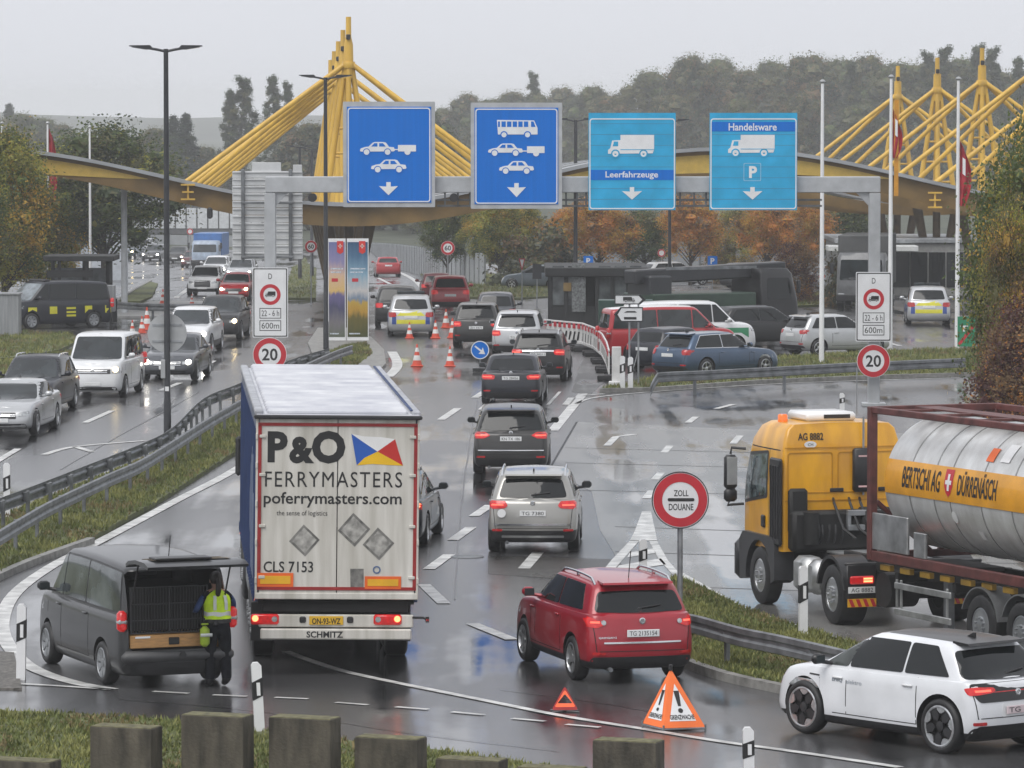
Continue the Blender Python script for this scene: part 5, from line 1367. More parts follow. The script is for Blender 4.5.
# ---------------------------------------------------------------- the border station canopy with its yellow masts
CY_ = mat('canopy yellow steel', (.70, .43, .05), .45, coat=.1, var=.10, scale=1.4, dirt=(.50, .30, .045), stretch=(2, 2, .4))
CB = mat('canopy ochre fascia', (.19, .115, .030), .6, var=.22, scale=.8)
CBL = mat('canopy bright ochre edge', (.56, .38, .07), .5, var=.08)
CR = mat('canopy grey roof', (.36, .375, .39), .38, .3, var=.12, scale=.5)
def canopy():
    Y0 = 212.0; s_ = F / Y0; xm = (350 - 512) / s_; per = 32.9; g0 = zg(Y0)
    t = thing('border_canopy', 'wide wavy roof over the border lanes hung from yellow masts', 'canopy', (xm, Y0, g0)); DX = -.05; DZ = -.018
    ztop = lambda x: 4.80 - g0 + 2.45 * (1 - math.cos(2 * math.pi * x / per)) / 2       # local, x from the first mast line
    n = 90; x0, x1 = -30.0, 50.0; dep = 84.0; m = MB(); f = MB(); e = MB()
    prof = [lerp(x0, x1, i / n) for i in range(n + 1)]
    def strip(mb, za, zb_, ya, yb, th):
        vs_ = []
        for x in prof:
            for y, z_ in ((ya, za), (yb, za if th else zb_)): pass
    N = n + 1
    for j in range(5):                                          # roof bay over every mast row; gaps added between to let daylight through
        ya, yb = (0, 6.5) if j == 0 else (3 + j * 16.7 - 2.6, 3 + j * 16.7 + 2.6)
        vs_ = []; fs = []; m = MB()
        for y, dz in ((ya, 0), (yb, 0), (yb, -.16), (ya, -.16)):
            for x in prof: vs_.append((x + DX * y, y, ztop(x) + DZ * y + dz))
        for q in range(4):
            for i in range(n): a = q * N + i; c_ = ((q + 1) % 4) * N + i; fs.append((a, a + 1, c_ + 1, c_))
        m.add(vs_, fs); m.build('roof', CR, t, smooth=30)
    # curved edge girders front and back and ribs below the roof
    for k, y in enumerate((.35, 24, 57, 73)):
        b = MB(); vs_ = []; fs = []
        for x in prof:
            hgt = .55 + .38 * abs(math.sin(math.pi * x / per)) ** 1.0 if k == 0 else .55
            hgt = .88 if k == 0 else .6
            for dy, dz in ((0, -.17), (0, -.17 - hgt), (.3, -.17 - hgt), (.3, -.17)): vs_.append((x + DX * y, y + dy, ztop(x) + DZ * y + dz))
        for i in range(n):
            for q in range(4): fs.append((i * 4 + q, i * 4 + (q + 1) % 4, i * 4 + 4 + (q + 1) % 4, i * 4 + 4 + q))
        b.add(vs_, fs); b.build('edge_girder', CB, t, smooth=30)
    for xc in (-per / 2, per / 2, per * 1.5):                   # bright underside beams at the crests
        b = MB(); vs_ = []; fs = []; q = [lerp(xc - 7.5, xc + 7.5, i / 20) for i in range(21)]
        q = [x for x in q if x > x0 and x < x1]
        for x in q:
            hgt = .80 * (1 - ((x - xc) / 7.6) ** 2)
            for dy, dz in ((-.02, -.34), (-.02, -.34 - hgt), (.2, -.34 - hgt), (.2, -.34)): vs_.append((x, .33 + dy, ztop(x) + dz))
        for i in range(len(q) - 1):
            for k in range(4): fs.append((i * 4 + k, i * 4 + (k + 1) % 4, i * 4 + 4 + (k + 1) % 4, i * 4 + 4 + k))
        b.add(vs_, fs)
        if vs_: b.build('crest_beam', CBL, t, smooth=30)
    for row, xb in enumerate((0.0, per + .35)):
        for j in range(5):
            y = 3 + j * 16.7; X_ = xb + DX * y; zr = ztop(xb) + DZ * y; Z0 = 8.2 - .0 - g0 + DZ * y * .55 - .0
            if row == 1: Z0 -= .0
            top = 13.1 - (.35 if row else 0) - g0 + DZ * y * 1.0; node = 10.95 - g0 + DZ * y * 1.0
            p = part('mast', t)
            leg = MB()
            for sx in (-1, 0, 1):
                for sy in ((-1, 1) if sx == 0 else (0,)):
                    leg.tube([(X_ + sx * 1.05, y + sy * .7, zr - .1), (X_ + sx * .14, y + sy * .12, node)], [.16, .12], 10)
            leg.tube([(X_, y, node - .6), (X_, y, node + .9), (X_, y, top - .9), (X_, y, top)], [.24, .21, .13, .12], 12)
            leg.lathe([(.28, node - .15), (.33, node), (.28, node + .15)], axis='Z', n=14, c=(X_, y, 0))
            for q in (.18, .36, .54):
                zz = lerp(zr, node, q); hw = 1.05 * (1 - q) + .14 * q; leg.cyl((X_ - hw, y, zz), (X_ + hw, y, zz), .06, n=8)
            link('mast_frame', leg.build('x', CY_, None, smooth=50).data, p); bpy.data.objects.remove(bpy.data.objects['x'])
            b = MB(); b.box((X_, y - .22, lerp(node, top, .58)), (.20, .1, .24), .03); link('aircraft_lamp', b.build('x', BLACK).data, p); bpy.data.objects.remove(bpy.data.objects['x'])
            for sx in (-1, 1):
                for sy in (-1, 1):
                    xe = X_ + sx * (7.2 if sy < 0 else (5.9 if row else 6.8)); b = MB(); b.cyl((X_ + sx * .2, y + sy * .1, node), (xe, y + sy * 1.6, ztop(xb + sx * (7.2 if sy < 0 else (5.9 if row else 6.8))) + DZ * y - .05), .115, n=10)
                    link('stay_tube', b.build('x', CY_, smooth=50).data, p); bpy.data.objects.remove(bpy.data.objects['x'])
            # V shaped columns below
            b = MB()
            for sx in (-1, 1): b.tube([(X_ + sx * .16, y, 0 + DZ * y), (X_ + sx * 1.1, y, zr - .15)], [.16, .28], 10)
            b.tube([(X_, y, DZ * y), (X_, y, zr - .15)], [.22, .22], 10)
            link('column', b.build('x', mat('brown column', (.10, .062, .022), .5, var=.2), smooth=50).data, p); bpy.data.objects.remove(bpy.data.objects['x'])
    for px, py in ((210, 213),):
        b = MB(); a = P(px, py, Y0) - Vector((xm, Y0, g0)); b.box((a.x, -.1, a.z), (.25, .3, .5), .08); b.build('signal_lamp', BLACK, t)
    for px, py in ((188, 192), (935, 200)):
        b = MB(); a = P(px, py, Y0) - Vector((xm, Y0, g0)); b.box((a.x, -.02, a.z), (.5, .16, .07)); b.box((a.x, -.02, a.z + .32), (.62, .16, .07)); b.box((a.x, -.02, a.z - .32), (.62, .16, .07)); b.box((a.x, .02, a.z), (.08, .1, .6)); b.build('yellow_bracket', CY_, t)
canopy()
# ================================================================ big vehicles and the officer
def rear_txt(mb, body, p0, p1, q0, q1, cx, gy, s, x, mi=0, bold=0.0, spacing=1.0):
    """writing on a face looking backwards (-x); pixel box p0..p1, q0(top)..q1(bottom)"""
    t = MB(); put_text(t, body, (p0 - cx) / s, (p1 - cx) / s, (gy - q1) / s, (gy - q0) / s, 0, 0, bold, spacing=spacing)
    mb.add([(x, -a, c) for a, _, c in t.v], t.f, mi)
TRUCKW = {}
def truck_wheel(parent, x, y, r=.52, wd=.30, M=None, rim=ALLOY, name='wheel'):
    k = (r, wd, rim.name)
    if k not in TRUCKW:
        h = wd / 2; rr = r * .58
        t = MB(); t.lathe([(rr, -h + .02), (r - .07, -h), (r - .015, -h + .03), (r, -h + .07), (r, h - .07), (r - .015, h - .03), (r - .07, h), (rr + .01, h - .01), (rr, h - .03)], n=36, closed=True)
        b = MB(); b.lathe([(rr, h - .03), (rr - .03, h - .02), (rr - .04, h - .10), (rr * .55, h - .13), (rr * .5, h - .03), (rr * .3, h + .0), (.0001, h + .0)], n=28)
        for i in range(10):
            a = 2 * math.pi * i / 10; b.cyl((rr * .42 * math.cos(a), h - .02, rr * .42 * math.sin(a)), (rr * .42 * math.cos(a), h + .03, rr * .42 * math.sin(a)), .018, n=6)
        d = MB(); d.lathe([(rr * .98, -h + .03), (rr * .98, h - .12), (.001, h - .12)], n=20)
        obs = [d.build('x', DARK), t.build('x', RUBBER, smooth=40), b.build('x', rim, smooth=35)]
        TRUCKW[k] = [o.data for o in obs]
        for o in obs: bpy.data.objects.remove(o)
    ms = TRUCKW[k]; p = Vector((x, y, r)); rz = 0 if y > 0 else math.pi
    if M is not None:
        p = M @ p; rz += M.to_euler().z
    o = link(name, ms[0], parent, p); o.rotation_euler = (0, random.random(), rz)
    link('tyre', ms[1], o); link('rim', ms[2], o)

# ---------------------------------------------------------------- white box trailer truck
TRW = mat('weathered white trailer door', (0.68, 0.66, 0.61), 0.38, coat=0.2, var=0.07, scale=1.5, dirt=(0.44, 0.42, 0.365), stretch=(4.0, 4.0, 0.35))
TRB = mat('blue curtain side', (0.035, 0.060, 0.15), 0.4, coat=0.3, var=0.2, scale=1.0)
TRBL = mat('pale curtain print', (0.42, 0.47, 0.56), 0.4, coat=0.3, var=0.15)
REDF = mat('dark red door frame', (0.32, 0.022, 0.022), 0.4, var=0.12)
ORANGE = mat('orange marking board', (0.80, 0.14, 0.02), 0.4, var=0.08)
YELM = mat('yellow marking board', (0.78, 0.42, 0.02), 0.4, var=0.08)
YPLATE = mat('yellow number plate', (0.75, 0.45, 0.03), 0.4, var=0.06)
SCUFF = mat('grey old sticker', (0.40, 0.39, 0.36), 0.6, var=0.28, scale=9)
ROOFW = mat('translucent white roof', (0.60, 0.61, 0.63), 0.45, coat=0.1, var=0.10, scale=1.5, dirt=(0.42, 0.43, 0.48))
def box_truck():
    t = thing('trailer_truck', 'tall white box trailer truck with blue sides and black lettering on its rear doors', 'truck')
    S_, CXP, GY = 64.0, 339.5, 676.0
    a = lambda px: -(px - CXP) / S_       # local y
    z = lambda py: (GY - py) / S_
    ztop, W2, LN = 4.10, 1.275, 13.6
    m = MB()
    for sg in (1, -1): m.box((LN / 2, sg * (W2 - .03), (1.15 + ztop - .06) / 2), (LN - .12, .05, ztop - 1.22), mi=0)
    m.build('side_curtain', TRB, t)
    m = MB()
    for k in range(24):
        x = .4 + k * .55; m.box((x, W2 + .002, 2.55), (.05, .02, 2.6))
        m.box((x, W2 + .012, 1.22), (.06, .03, .16))
    m.build('curtain_strap', mat('dark blue strap', (.02, .045, .14), .5, var=.15), t)
    m = MB(); pl = [(1.0, 1.4), (3.2, 1.4), (4.6, 2.2), (3.6, 3.1), (2.2, 3.5), (1.4, 2.7)]
    m.prism(round_poly(pl, .3, 4), W2 - .004, W2 + .006); m.build('curtain_print', TRBL, t)
    m = MB(); n = 22
    m.box((LN / 2, 0, ztop - .035), (LN, 2 * W2, .05), .01)
    for k in range(n):
        x = .25 + k * (LN - .4) / (n - 1)
        m.box((x, 0, ztop + .015), (.13, 2 * W2 - .34, .11), .04)
    rf = m.build('roof', ROOFW, t, smooth=30)
    m = MB()
    for sg in (1, -1): m.box((LN / 2, sg * (W2 - .05), ztop + .005), (LN - .1, .13, .09), .02)
    m.build('roof_rail', mat('grey rail', (0.42, 0.43, 0.46), .4, .3, var=.2), rf)
    m = MB()
    for k in range(40):
        m.box((.3 + k * .33, -W2 + .12, ztop + .052), (.10, .05, .03), .008)
    m.each('roof_clip', TRB, rf)
    # rear frame and doors
    for sg in (1, -1):
        m = MB(); m.box((0.0, sg * .61, (1.30 + 4.03) / 2), (.06, 1.205, 4.03 - 1.30), .006); d = m.build('rear_door', TRW, t)
        m = MB()
        for zz in (1.55, 2.35, 3.15, 3.75): m.box((-.045, sg * 1.17, zz), (.03, .10, .05), .008)
        m.each('door_hinge', TRW, d)
    x0 = -.036
    m = MB()
    for sg in (1, -1):
        m.box((x0, sg * 1.215, (z(588.5) + z(424)) / 2), (.018, .055, z(424) - z(588.5)))
    m.box((x0, 0, z(424)), (.018, 2.485, .05)); m.box((x0, 0, z(588)), (.018, 2.485, .05)); m.build('door_border', REDF, t)
    m = MB()
    for sg in (1, -1):
        m.box((.0, sg * 1.255, 2.63), (.09, .04, 2.85), .008)
        for zz in (1.5, 2.1, 2.7, 3.3, 3.75): m.box((-.05, sg * 1.262, zz), (.05, .035, .10), .01)
    m.each('corner_post', TRW, t)
    m = MB(); m.box((-.04, 0, ztop - .045), (.16, 2.62, .06), .015); m.build('roof_edge', BLACK, t)
    m = MB(); m.box((0, 0, 1.255), (.10, 2.54, .10), .01); m.build('rear_sill', TRW, t)
    L_ = MB(); x = -.034
    rear_txt(L_, 'P', 269.5, 289.5, 431, 462, CXP, GY, S_, x, bold=.045)
    rear_txt(L_, '&', 291, 316, 436, 463, CXP, GY, S_, x, bold=.05)
    rear_txt(L_, 'O', 313.5, 347, 430, 463, CXP, GY, S_, x, bold=.05)
    rear_txt(L_, 'FERRYMASTERS', 267.3, 404, 471, 486.5, CXP, GY, S_, x, spacing=1.15)
    rear_txt(L_, 'poferrymasters.com', 266, 403.7, 491.5, 507, CXP, GY, S_, x, bold=.014)
    rear_txt(L_, 'the sense of logistics', 279, 329.6, 510, 516.5, CXP, GY, S_, x)
    rear_txt(L_, 'CLS 7153', 266.6, 316, 561, 572, CXP, GY, S_, x, bold=.012)
    L_.build('lettering', INK, t)
    m = MB(); q = lambda pts, mi: m.add([(x, a(p), z(r)) for p, r in pts], [tuple(range(len(pts)))], mi)
    q([(352.8, 433), (366, 442), (379, 450.5), (366, 457), (358.5, 464.5)], 0)
    q([(352.8, 433), (366, 435.5), (382, 436), (396.5, 438), (379, 450.5), (366, 442)], 1)
    q([(396.5, 438), (400, 450), (404.7, 464.5), (392, 457.5), (379, 450.5)], 2)
    q([(379, 450.5), (392, 457.5), (404.7, 464.5), (390, 464), (374, 463), (358.5, 464.5), (366, 457)], 3)
    m.build('flag_emblem', [mat('emblem blue', (.02, .10, .42), .4, var=.05), mat('emblem white', (.78, .78, .77), .4, var=.03), mat('emblem red', (.52, .025, .02), .4, var=.05), mat('emblem yellow', (.80, .48, .01), .4, var=.05)], t)
    m = MB()
    for cx, cy, h in ((307, 540, 16), (356.4, 529, 17), (381, 543, 16.5)):
        for sc, dx, mi in ((1.0, 0, 0), (.80, -.003, 1)):
            pts = [(cx - h * .96 * sc, cy + h * .05 * sc), (cx - h * .05 * sc, cy - h * sc), (cx + h * .96 * sc, cy - h * .05 * sc), (cx + h * .05 * sc, cy + h * sc)]
            m.add([(x + dx, a(p), z(r)) for p, r in pts], [(0, 1, 2, 3)], mi)
    m.add([(x, a(p), z(r)) for p, r in ((353, 568), (366.5, 568), (366.5, 587), (353.5, 587))], [(0, 1, 2, 3)], 0)
    m.each('worn_sticker', [mat('sticker edge', (.20, .195, .18), .6, var=.3, scale=10), SCUFF], t)
    for p0, p1, r0, r1 in ((260.4, 296.3, 572.6, 586.4), (367.6, 404, 575.5, 588)):
        m = MB(); cx, cz = (a(p0) + a(p1)) / 2, (z(r0) + z(r1)) / 2
        m.box((-.04, cx, cz), (.012, abs(a(p0) - a(p1)), abs(z(r0) - z(r1)))); o = m.build('marking_board', ORANGE, t)
        m = MB(); m.box((-.049, cx, cz), (.006, abs(a(p0) - a(p1)) - .09, abs(z(r0) - z(r1)) - .09)); m.build('board_centre', YELM, o)
    m = MB(); ring(m, -(a(379.5)), z(569), .04, .062, 0, .004, n=20); m.v = [(x - b_, -a_, c) for a_, b_, c in m.v]; m.build('round_seal', mat('seal blue', (.10, .16, .30), .5, var=.1), t)
    # chassis, lamps, bumper
    m = MB()
    for sg in (1, -1): m.box((6.8, sg * .5, 1.0), (13.2, .14, .28), .02)
    m.box((.25, 0, 1.08), (.3, 2.3, .2), .02); m.box((6.8, 0, 1.14), (13.4, 2.44, .05)); m.build('chassis', DARK, t)
    m = MB(); m.box((.06, 0, .86), (.07, 2.42, .20), .015); lb = m.build('lamp_bar', TRW, t)
    m = MB(); m.box((.03, 0, .655), (.10, 2.36, .17), .02); bu = m.build('bumper', TRW, t)
    m = MB(); rear_txt(m, 'SCHMITZ', 310, 346.7, 631, 637.5, CXP, GY, S_, -.022, bold=.03); m.build('bumper_lettering', INK, bu)
    for sg, pc in ((1, (254.4, 282.3)), (-1, (377.5, 404.7))):
        m = MB(); yc = (a(pc[0]) + a(pc[1])) / 2
        m.box((.015, yc, .885), (.06, .44, .165), .03); o = m.build('tail_light', TAIL, t, smooth=40)
        m = MB(); m.cyl((-.005, yc + sg * .15, .90), (-.025, yc + sg * .15, .90), .05, n=16); m.build('brake_bulb', BRAKE, o)
        m = MB(); m.cyl((-.005, yc - sg * .15, .89), (-.022, yc - sg * .15, .89), .045, n=16); m.build('reversing_lens', LENS, o)
    m = MB(); m.box((.012, a(329.7), .87), (.014, .53, .135), .004); o = m.build('number_plate', YPLATE, t)
    m = MB(); rear_txt(m, 'ON-93-WZ', 315.5, 344, 618, 624, CXP, GY, S_, .002, bold=.02); m.build('plate_lettering', INK, o)
    for yy in (.52, -.22):
        m = MB(); m.box((.02, yy, .88), (.05, .10, .10), .02); m.build('coupling', BLACK, t)
    m = MB(); m.tube([(.0, -1.2, .92), (-.1, -1.36, .93), (-.12, -1.42, .90)], .02, 6); m.cyl((-.12, -1.42, .86), (-.12, -1.42, .95), .03, n=8); m.build('marker_arm', BLACK, t)
    m = MB(); m.cyl((-.147, -1.42, .90), (-.121, -1.42, .90), .020, n=10); m.build('marker_lamp', TAIL, t)
    for x_ in (2.9, 4.2, 5.5):
        for sg in (1, -1): truck_wheel(t, x_, sg * 1.08, .50, .36)
        m = MB(); m.cyl((x_, -1.0, .5), (x_, 1.0, .5), .08, n=10); m.build('axle', DARK, t)
    m = MB()
    for sg in (1, -1): m.box((2.2, sg * 1.08, .62), (.02, .40, .62))
    m.each('mudflap', BLACK, t)
    m = MB()
    for sg in (1, -1): m.box((8.5, sg * 1.2, .78), (3.6, .04, .5), .01)
    m.build('side_guard', STEELD, t)
    for x_ in (.6, 3.5, 6.5, 9.5, 12.5):
        m = MB(); m.box((x_, W2 + .005, 1.14), (.10, .03, .04), .01); m.build('side_marker', BRAKE, t)
    # tractor cab far ahead of the trailer
    cabp = paint('tractor white', (.62, .63, .64)); cx = 13.9
    m = MB()
    rings = [half_outline(cx, cx + 2.25 - f, 1.23 - i, .12, .25, .02, .06, .02, .12) for f, i in ((.05, 0), (0, 0), (.03, 0), (.22, .02), (.40, .06), (.62, .14))]
    hs = [.95, 1.3, 2.0, 3.0, 3.55, 3.72]
    loft(m, rings, lambda li, xx: hs[li], .02, [0] * 5, 0); m.build('cab', cabp, t, smooth=40)
    m = MB(); m.box((cx + .2, 0, .85), (5.4, .9, .3), .03); m.build('tractor_frame', DARK, t)
    for sg in (1, -1):
        truck_wheel(t, cx + 1.0, sg * 1.08, .50, .30); truck_wheel(t, cx - 2.1, sg * 1.0, .50, .5)
        m = MB(); m.box((cx + 2.05, sg * 1.27, 2.3), (.14, .12, .75), .05); m.build('mirror', BLACK, t)
        m = MB(); m.box((cx + 1.4, sg * 1.235, 2.55), (.9, .02, .8), .008); m.build('side_window', GLASS, t)
    m = MB(); m.box((cx + 2.16, 0, .72), (.3, 2.44, .62), .08); m.build('front_bumper', BLACK, t)
    m = MB(); m.box((cx + 2.14, 0, 2.5), (.04, 2.1, .85), .01, rot=Matrix.Rotation(R(-8), 3, 'Y')); m.build('windscreen', GLASSL, t)
    return t, S_
truck, ts = box_truck()
g_ = G(335.5, 676); truck.location = g_; truck.rotation_euler = (R(.7), 0, R(90 + 4.2))

# ---------------------------------------------------------------- yellow tanker truck
YEL = mat('tanker cab yellow', (0.82, 0.41, 0.010), 0.34, coat=0.4, var=0.06, scale=1.6, dirt=(0.58, 0.27, 0.018), stretch=(2, 2, .6))
BROWN = mat('oxide red container frame', (0.115, 0.034, 0.030), 0.55, var=0.25, scale=4)
TANK = mat('brushed steel tank', (0.70, 0.71, 0.71), 0.36, 0.35, var=0.10, scale=1.6, dirt=(0.52, 0.52, 0.51), stretch=(2.5, 2.5, 0.7))
BAND = mat('orange yellow band', (0.72, 0.33, 0.015), 0.4, coat=0.3, var=0.12, scale=2)
ALU = mat('aluminium sheet', (0.50, 0.51, 0.51), 0.38, 0.75, var=0.2, scale=3)
def tanker():
    t = thing('tank_truck', 'yellow tractor hauling a steel tank container on a brown frame', 'tank truck')
    # origin: ground under the tractor's rear axle; x forward.  axle distance 3.6
    fx = 3.6; cb = 2.62                                # cab back
    D = dict
    m = MB()
    lv = [(.0, 1.02, 0), (.0, 1.30, 0), (.02, 1.9, 0), (.05, 2.15, 0), (.28, 2.78, .03), (.34, 2.94, .05), (.58, 3.18, .12), (.80, 3.27, .22)]
    rings = [half_outline(cb + (0 if k < 5 else .03 * (k - 4)), cb + 2.3 - f, 1.15 - i, .07, .22, .0, .05, .0, .10) for k, (f, _, i) in enumerate(lv)]
    loft(m, rings, lambda li, xx: lv[li][1], .02, [0] * 7, 0)
    cabm = m.build('cab', YEL, t, smooth=38).data; bv = bvh_of(cabm)
    cab = [o for o in t.children if o.name.startswith('cab')][0]
    for sg, ax in ((1, 'L'), (-1, 'R')):
        m = MB(); x1, x2 = cb + .78, cb + 2.0
        patch(m, bv, round_poly([(x1, 1.98), (x2 + .02, 1.80), (x2 - .16, 2.62), (x1, 2.72)], .06, 3), ax, .012, .04); w_ = m.build('side_window', mat('pale cab glass', (.10, .13, .14), .05, var=.5, scale=5, spec=.8), t)
        m = MB(); patch(m, bv, round_poly([(x1 - .05, 1.93), (x2 + .08, 1.74), (x2 - .12, 2.68), (x1 - .05, 2.78)], .07, 3), ax, .006, .03); m.build('window_trim', BLACK, w_)
        m = MB()
        for pl in ([(x1 - .10, 1.15), (x1 - .085, 1.15), (x1 - .085, 2.8), (x1 - .10, 2.8)], [(x1 - .1, 1.13), (x2 + .1, 1.13), (x2 + .1, 1.145), (x1 - .1, 1.145)], [(cb + .05, 2.80), (x2, 2.80), (x2, 2.82), (cb + .05, 2.82)]):
            patch(m, bv, pl, ax, .003, .02, .3)
        m.build('door_seam', DARK, t)
        m = MB(); h = bv.ray_cast(Vector((x1 + .12, sg * 4, 1.45)), Vector((0, -sg, 0)))[0]; m.box((x1 + .12, h.y + sg * .02, 1.5), (.16, .05, .22), .03); m.build('door_handle', BLACK, t)
        # black air guide panel behind the door
        m = MB(); m.box((cb + .20, sg * 1.19, 1.90), (.52, .07, 1.55), .03)
        for k in range(4): m.box((cb + .02 + k * .12, sg * 1.23, 1.9), (.04, .03, 1.3), .012)
        m.build('air_guide', BLACK, t)
        # mirrors
        m = MB(); xm = cb + 2.08
        m.box((xm, sg * 1.36, 2.30), (.15, .24, .62), .05); m.box((xm, sg * 1.36, 1.88), (.15, .24, .24), .05)
        m.tube([(xm - .1, sg * 1.10, 2.72), (xm, sg * 1.34, 2.74), (xm, sg * 1.36, 2.62)], .025, 8); m.tube([(xm - .05, sg * 1.12, 1.72), (xm, sg * 1.42, 1.70), (xm, sg * 1.36, 1.8)], .025, 8)
        mo = m.build('mirror', BLACK, t, smooth=45)
        m = MB(); m.box((xm - .078, sg * 1.36, 2.32), (.008, .19, .5), .003); m.build('mirror_glass', mat('mirror pane', (.62, .63, .63), .12, .5, var=.1), mo)
        # mudguard and steps over the front wheel
        m = MB(); pts = []
        for k in range(13):
            a_ = R(-8 + 196 * k / 12); pts.append((fx + .64 * math.cos(a_), .52 + .64 * math.sin(a_)))
        outer = [(fx + .95, .38), (fx + .98, 1.1), (fx + .80, 1.26), (fx - .72, 1.26), (fx - .82, 1.1), (fx - .82, .5)]
        m.prism(outer[::-1] + pts, sg * 1.235, sg * .86); m.build('front_mudguard', mat('dark grey mudguard', (.035, .036, .04), .4, var=.15), t, smooth=40)
        truck_wheel(t, fx, sg * 1.07, .52, .30)
        truck_wheel(t, 0, sg * .98, .52, .52)
        m = MB(); pts = [(.62 * math.cos(R(a_)), .52 + .62 * math.sin(R(a_))) for a_ in range(12, 169, 12)]; po = [(.68 * math.cos(R(a_)), .52 + .68 * math.sin(R(a_))) for a_ in range(168, 11, -12)]
        m.prism(pts + po, sg * 1.25, sg * .70); m.build('rear_mudguard', BLACK, t, smooth=40)
        # tank / battery box
        m = MB(); m.box((1.62, sg * 1.02, .72), (.62, .42, .62), .10); m.box((1.02, sg * 1.02, .72), (.40, .42, .60), .10); m.build('fuel_tank', ALU, t, smooth=40)
    m = MB(); m.box((cb + 2.2, 0, .72), (.28, 2.44, .74), .10); m.build('front_bumper', mat('dark grey mudguard', (.035, .036, .04)), t, smooth=40)
    m = MB(); patch(m, bv, round_poly([(-1.05, 1.95), (1.05, 1.95), (1.0, 2.78), (-1.0, 2.78)], .08, 3), 'F', .012, .04); m.build('windscreen', GLASSL, t)
    m = MB(); m.box((cb + 1.05, .0, 3.36), (1.0, .95, .17), .05); ac = m.build('roof_air_unit', WHITEP, t, smooth=45)
    m = MB(); m.box((cb + .545, -.1, 3.37), (.012, .5, .07)); m.build('air_unit_vent', BLACK, ac)
    m = MB(); m.lathe([(.09, 0), (.09, .12), (.07, .15), (.0001, .15)], axis='Z', n=16, c=(cb + .9, .80, 3.26)); m.build('beacon', mat('orange beacon', (.80, .16, .01), .2, emit=.25, coat=.8, var=0), t, smooth=40)
    # cab back details
    m = MB(); xb = cb - .004
    for yy, wd in ((.62, .86), (-.45, 1.1)):
        frame_ring(m, [(p, q) for p, q in rrect(yy - wd / 2, yy + wd / 2, 2.05, 2.78, .06)], [(p, q) for p, q in rrect(yy - wd / 2 + .02, yy + wd / 2 - .02, 2.07, 2.76, .05)], -.006, .006)
    m.v = [(xb - b_, a_, c) for a_, b_, c in m.v]; m.box((xb - .004, 0, 2.86), (.01, 2.2, .016)); m.box((xb - .004, 0, 1.92), (.01, 2.2, .016)); m.build('back_panel_seam', mat('darker yellow', (.50, .23, .01), .4, var=.05), t)  # seam lines in a darker yellow than the cab
    m = MB(); m.box((cb - .06, -.34, 2.45), (.14, .34, .78), .04); bo = m.build('battery_case', BLACK, t, smooth=45)
    m = MB(); m.box((cb - .133, -.34, 2.70), (.01, .18, .03)); m.box((cb - .133, -.34, 2.16), (.01, .18, .03)); m.build('reflector', mat('pale reflector', (.7, .45, .45), .3), bo)
    m = MB()
    for yy in (.12, -.80): m.box((cb - .02, yy, 2.10), (.03, .26, .07), .012)
    m.each('cab_vent', BLACK, t)
    m = MB(); tt = MB(); put_text(tt, 'AG 8882', -.62, -.14, 2.99, 3.12, 0, bold=.02); m.add([(cb + .012 + (c - 2.92) * .14, -a_ + .22, c) for a_, b_, c in tt.v], tt.f); m.build('cab_lettering', INK, t)
    m = MB(); m.prism([(.62 + .115 * math.cos(R(k * 15)), 2.915 + .06 * math.sin(R(k * 15))) for k in range(24)], cb - .004, cb - .012, plane='YZ'); o = m.build('oval_sticker', WHITEP, t)
    m = MB(); tt = MB(); put_text(tt, 'CH', -.05, .05, 2.89, 2.94, 0); m.add([(cb - .016, -a_ + .62, c) for a_, b_, c in tt.v], tt.f); m.build('sticker_lettering', INK, o)
    m = MB(); m.tube([(cb + .3, -.38, 3.4), (cb + .3, -.38, 4.25)], .012, 6); m.tube([(cb - .03, -.38, 2.0), (cb - .03, -.38, 3.4)], .02, 6); m.build('antenna', STEEL, t)
    # chassis
    m = MB()
    for sg in (1, -1): m.box((1.6, sg * .42, .88), (5.6, .09, .26), .01)
    for x_ in (-1.0, .2, 1.4, 2.4): m.box((x_, 0, .86), (.12, .8, .2), .01)
    m.cyl((0, -1, .52), (0, 1, .52), .12, n=10); m.build('chassis', DARK, t)
    m = MB(); m.box((1.3, 0, 1.04), (1.9, .9, .04), .01)
    for k in range(6): m.box((.55 + k * .3, 0, 1.065), (.04, .86, .012))
    m.build('catwalk', ALU, t)
    m = MB(); m.box((-.1, 0, 1.12), (.95, .9, .07), .03); m.build('fifth_wheel', STEELD, t)
    m = MB()
    for yy in (.55, .35, .1):
        pts = [(cb - .25 + .20 * math.cos(k * .55) , yy + .012 * k, 1.35 + .22 * math.sin(k * .55)) for k in range(26)]; m.tube(pts, .022, 6)
    for yy in (-.1, .2, -.3): m.tube([(cb - .05, yy, 1.95), (cb - .35, yy + .1, 1.9), (cb - .55, yy, 1.45), (cb - .9, yy - .1, 1.30)], .025, 6)
    m.build('air_hose', BLACK, t)
    m = MB(); m.box((cb - .22, .20, 1.40), (.34, 1.75, .72), .06); m.box((cb - .12, .9, 1.75), (.16, .35, .8), .05); m.cyl((cb - .4, .75, 1.18), (cb - .4, .75, 1.75), .14, n=14); m.box((cb - .3, -.5, 1.55), (.4, .6, .5), .06); m.build('gearbox_bay', DARK, t, smooth=40)
    m = MB(); m.box((cb - .42, -.30, 1.72), (.12, .75, .10), .01); m.box((cb - .42, -.30, 1.46), (.12, .75, .10), .01)
    for yy in (.05, -.3, -.64): m.box((cb - .42, yy, 1.59), (.1, .07, .26), .01)
    m.build('connector_bracket', STEEL, t)
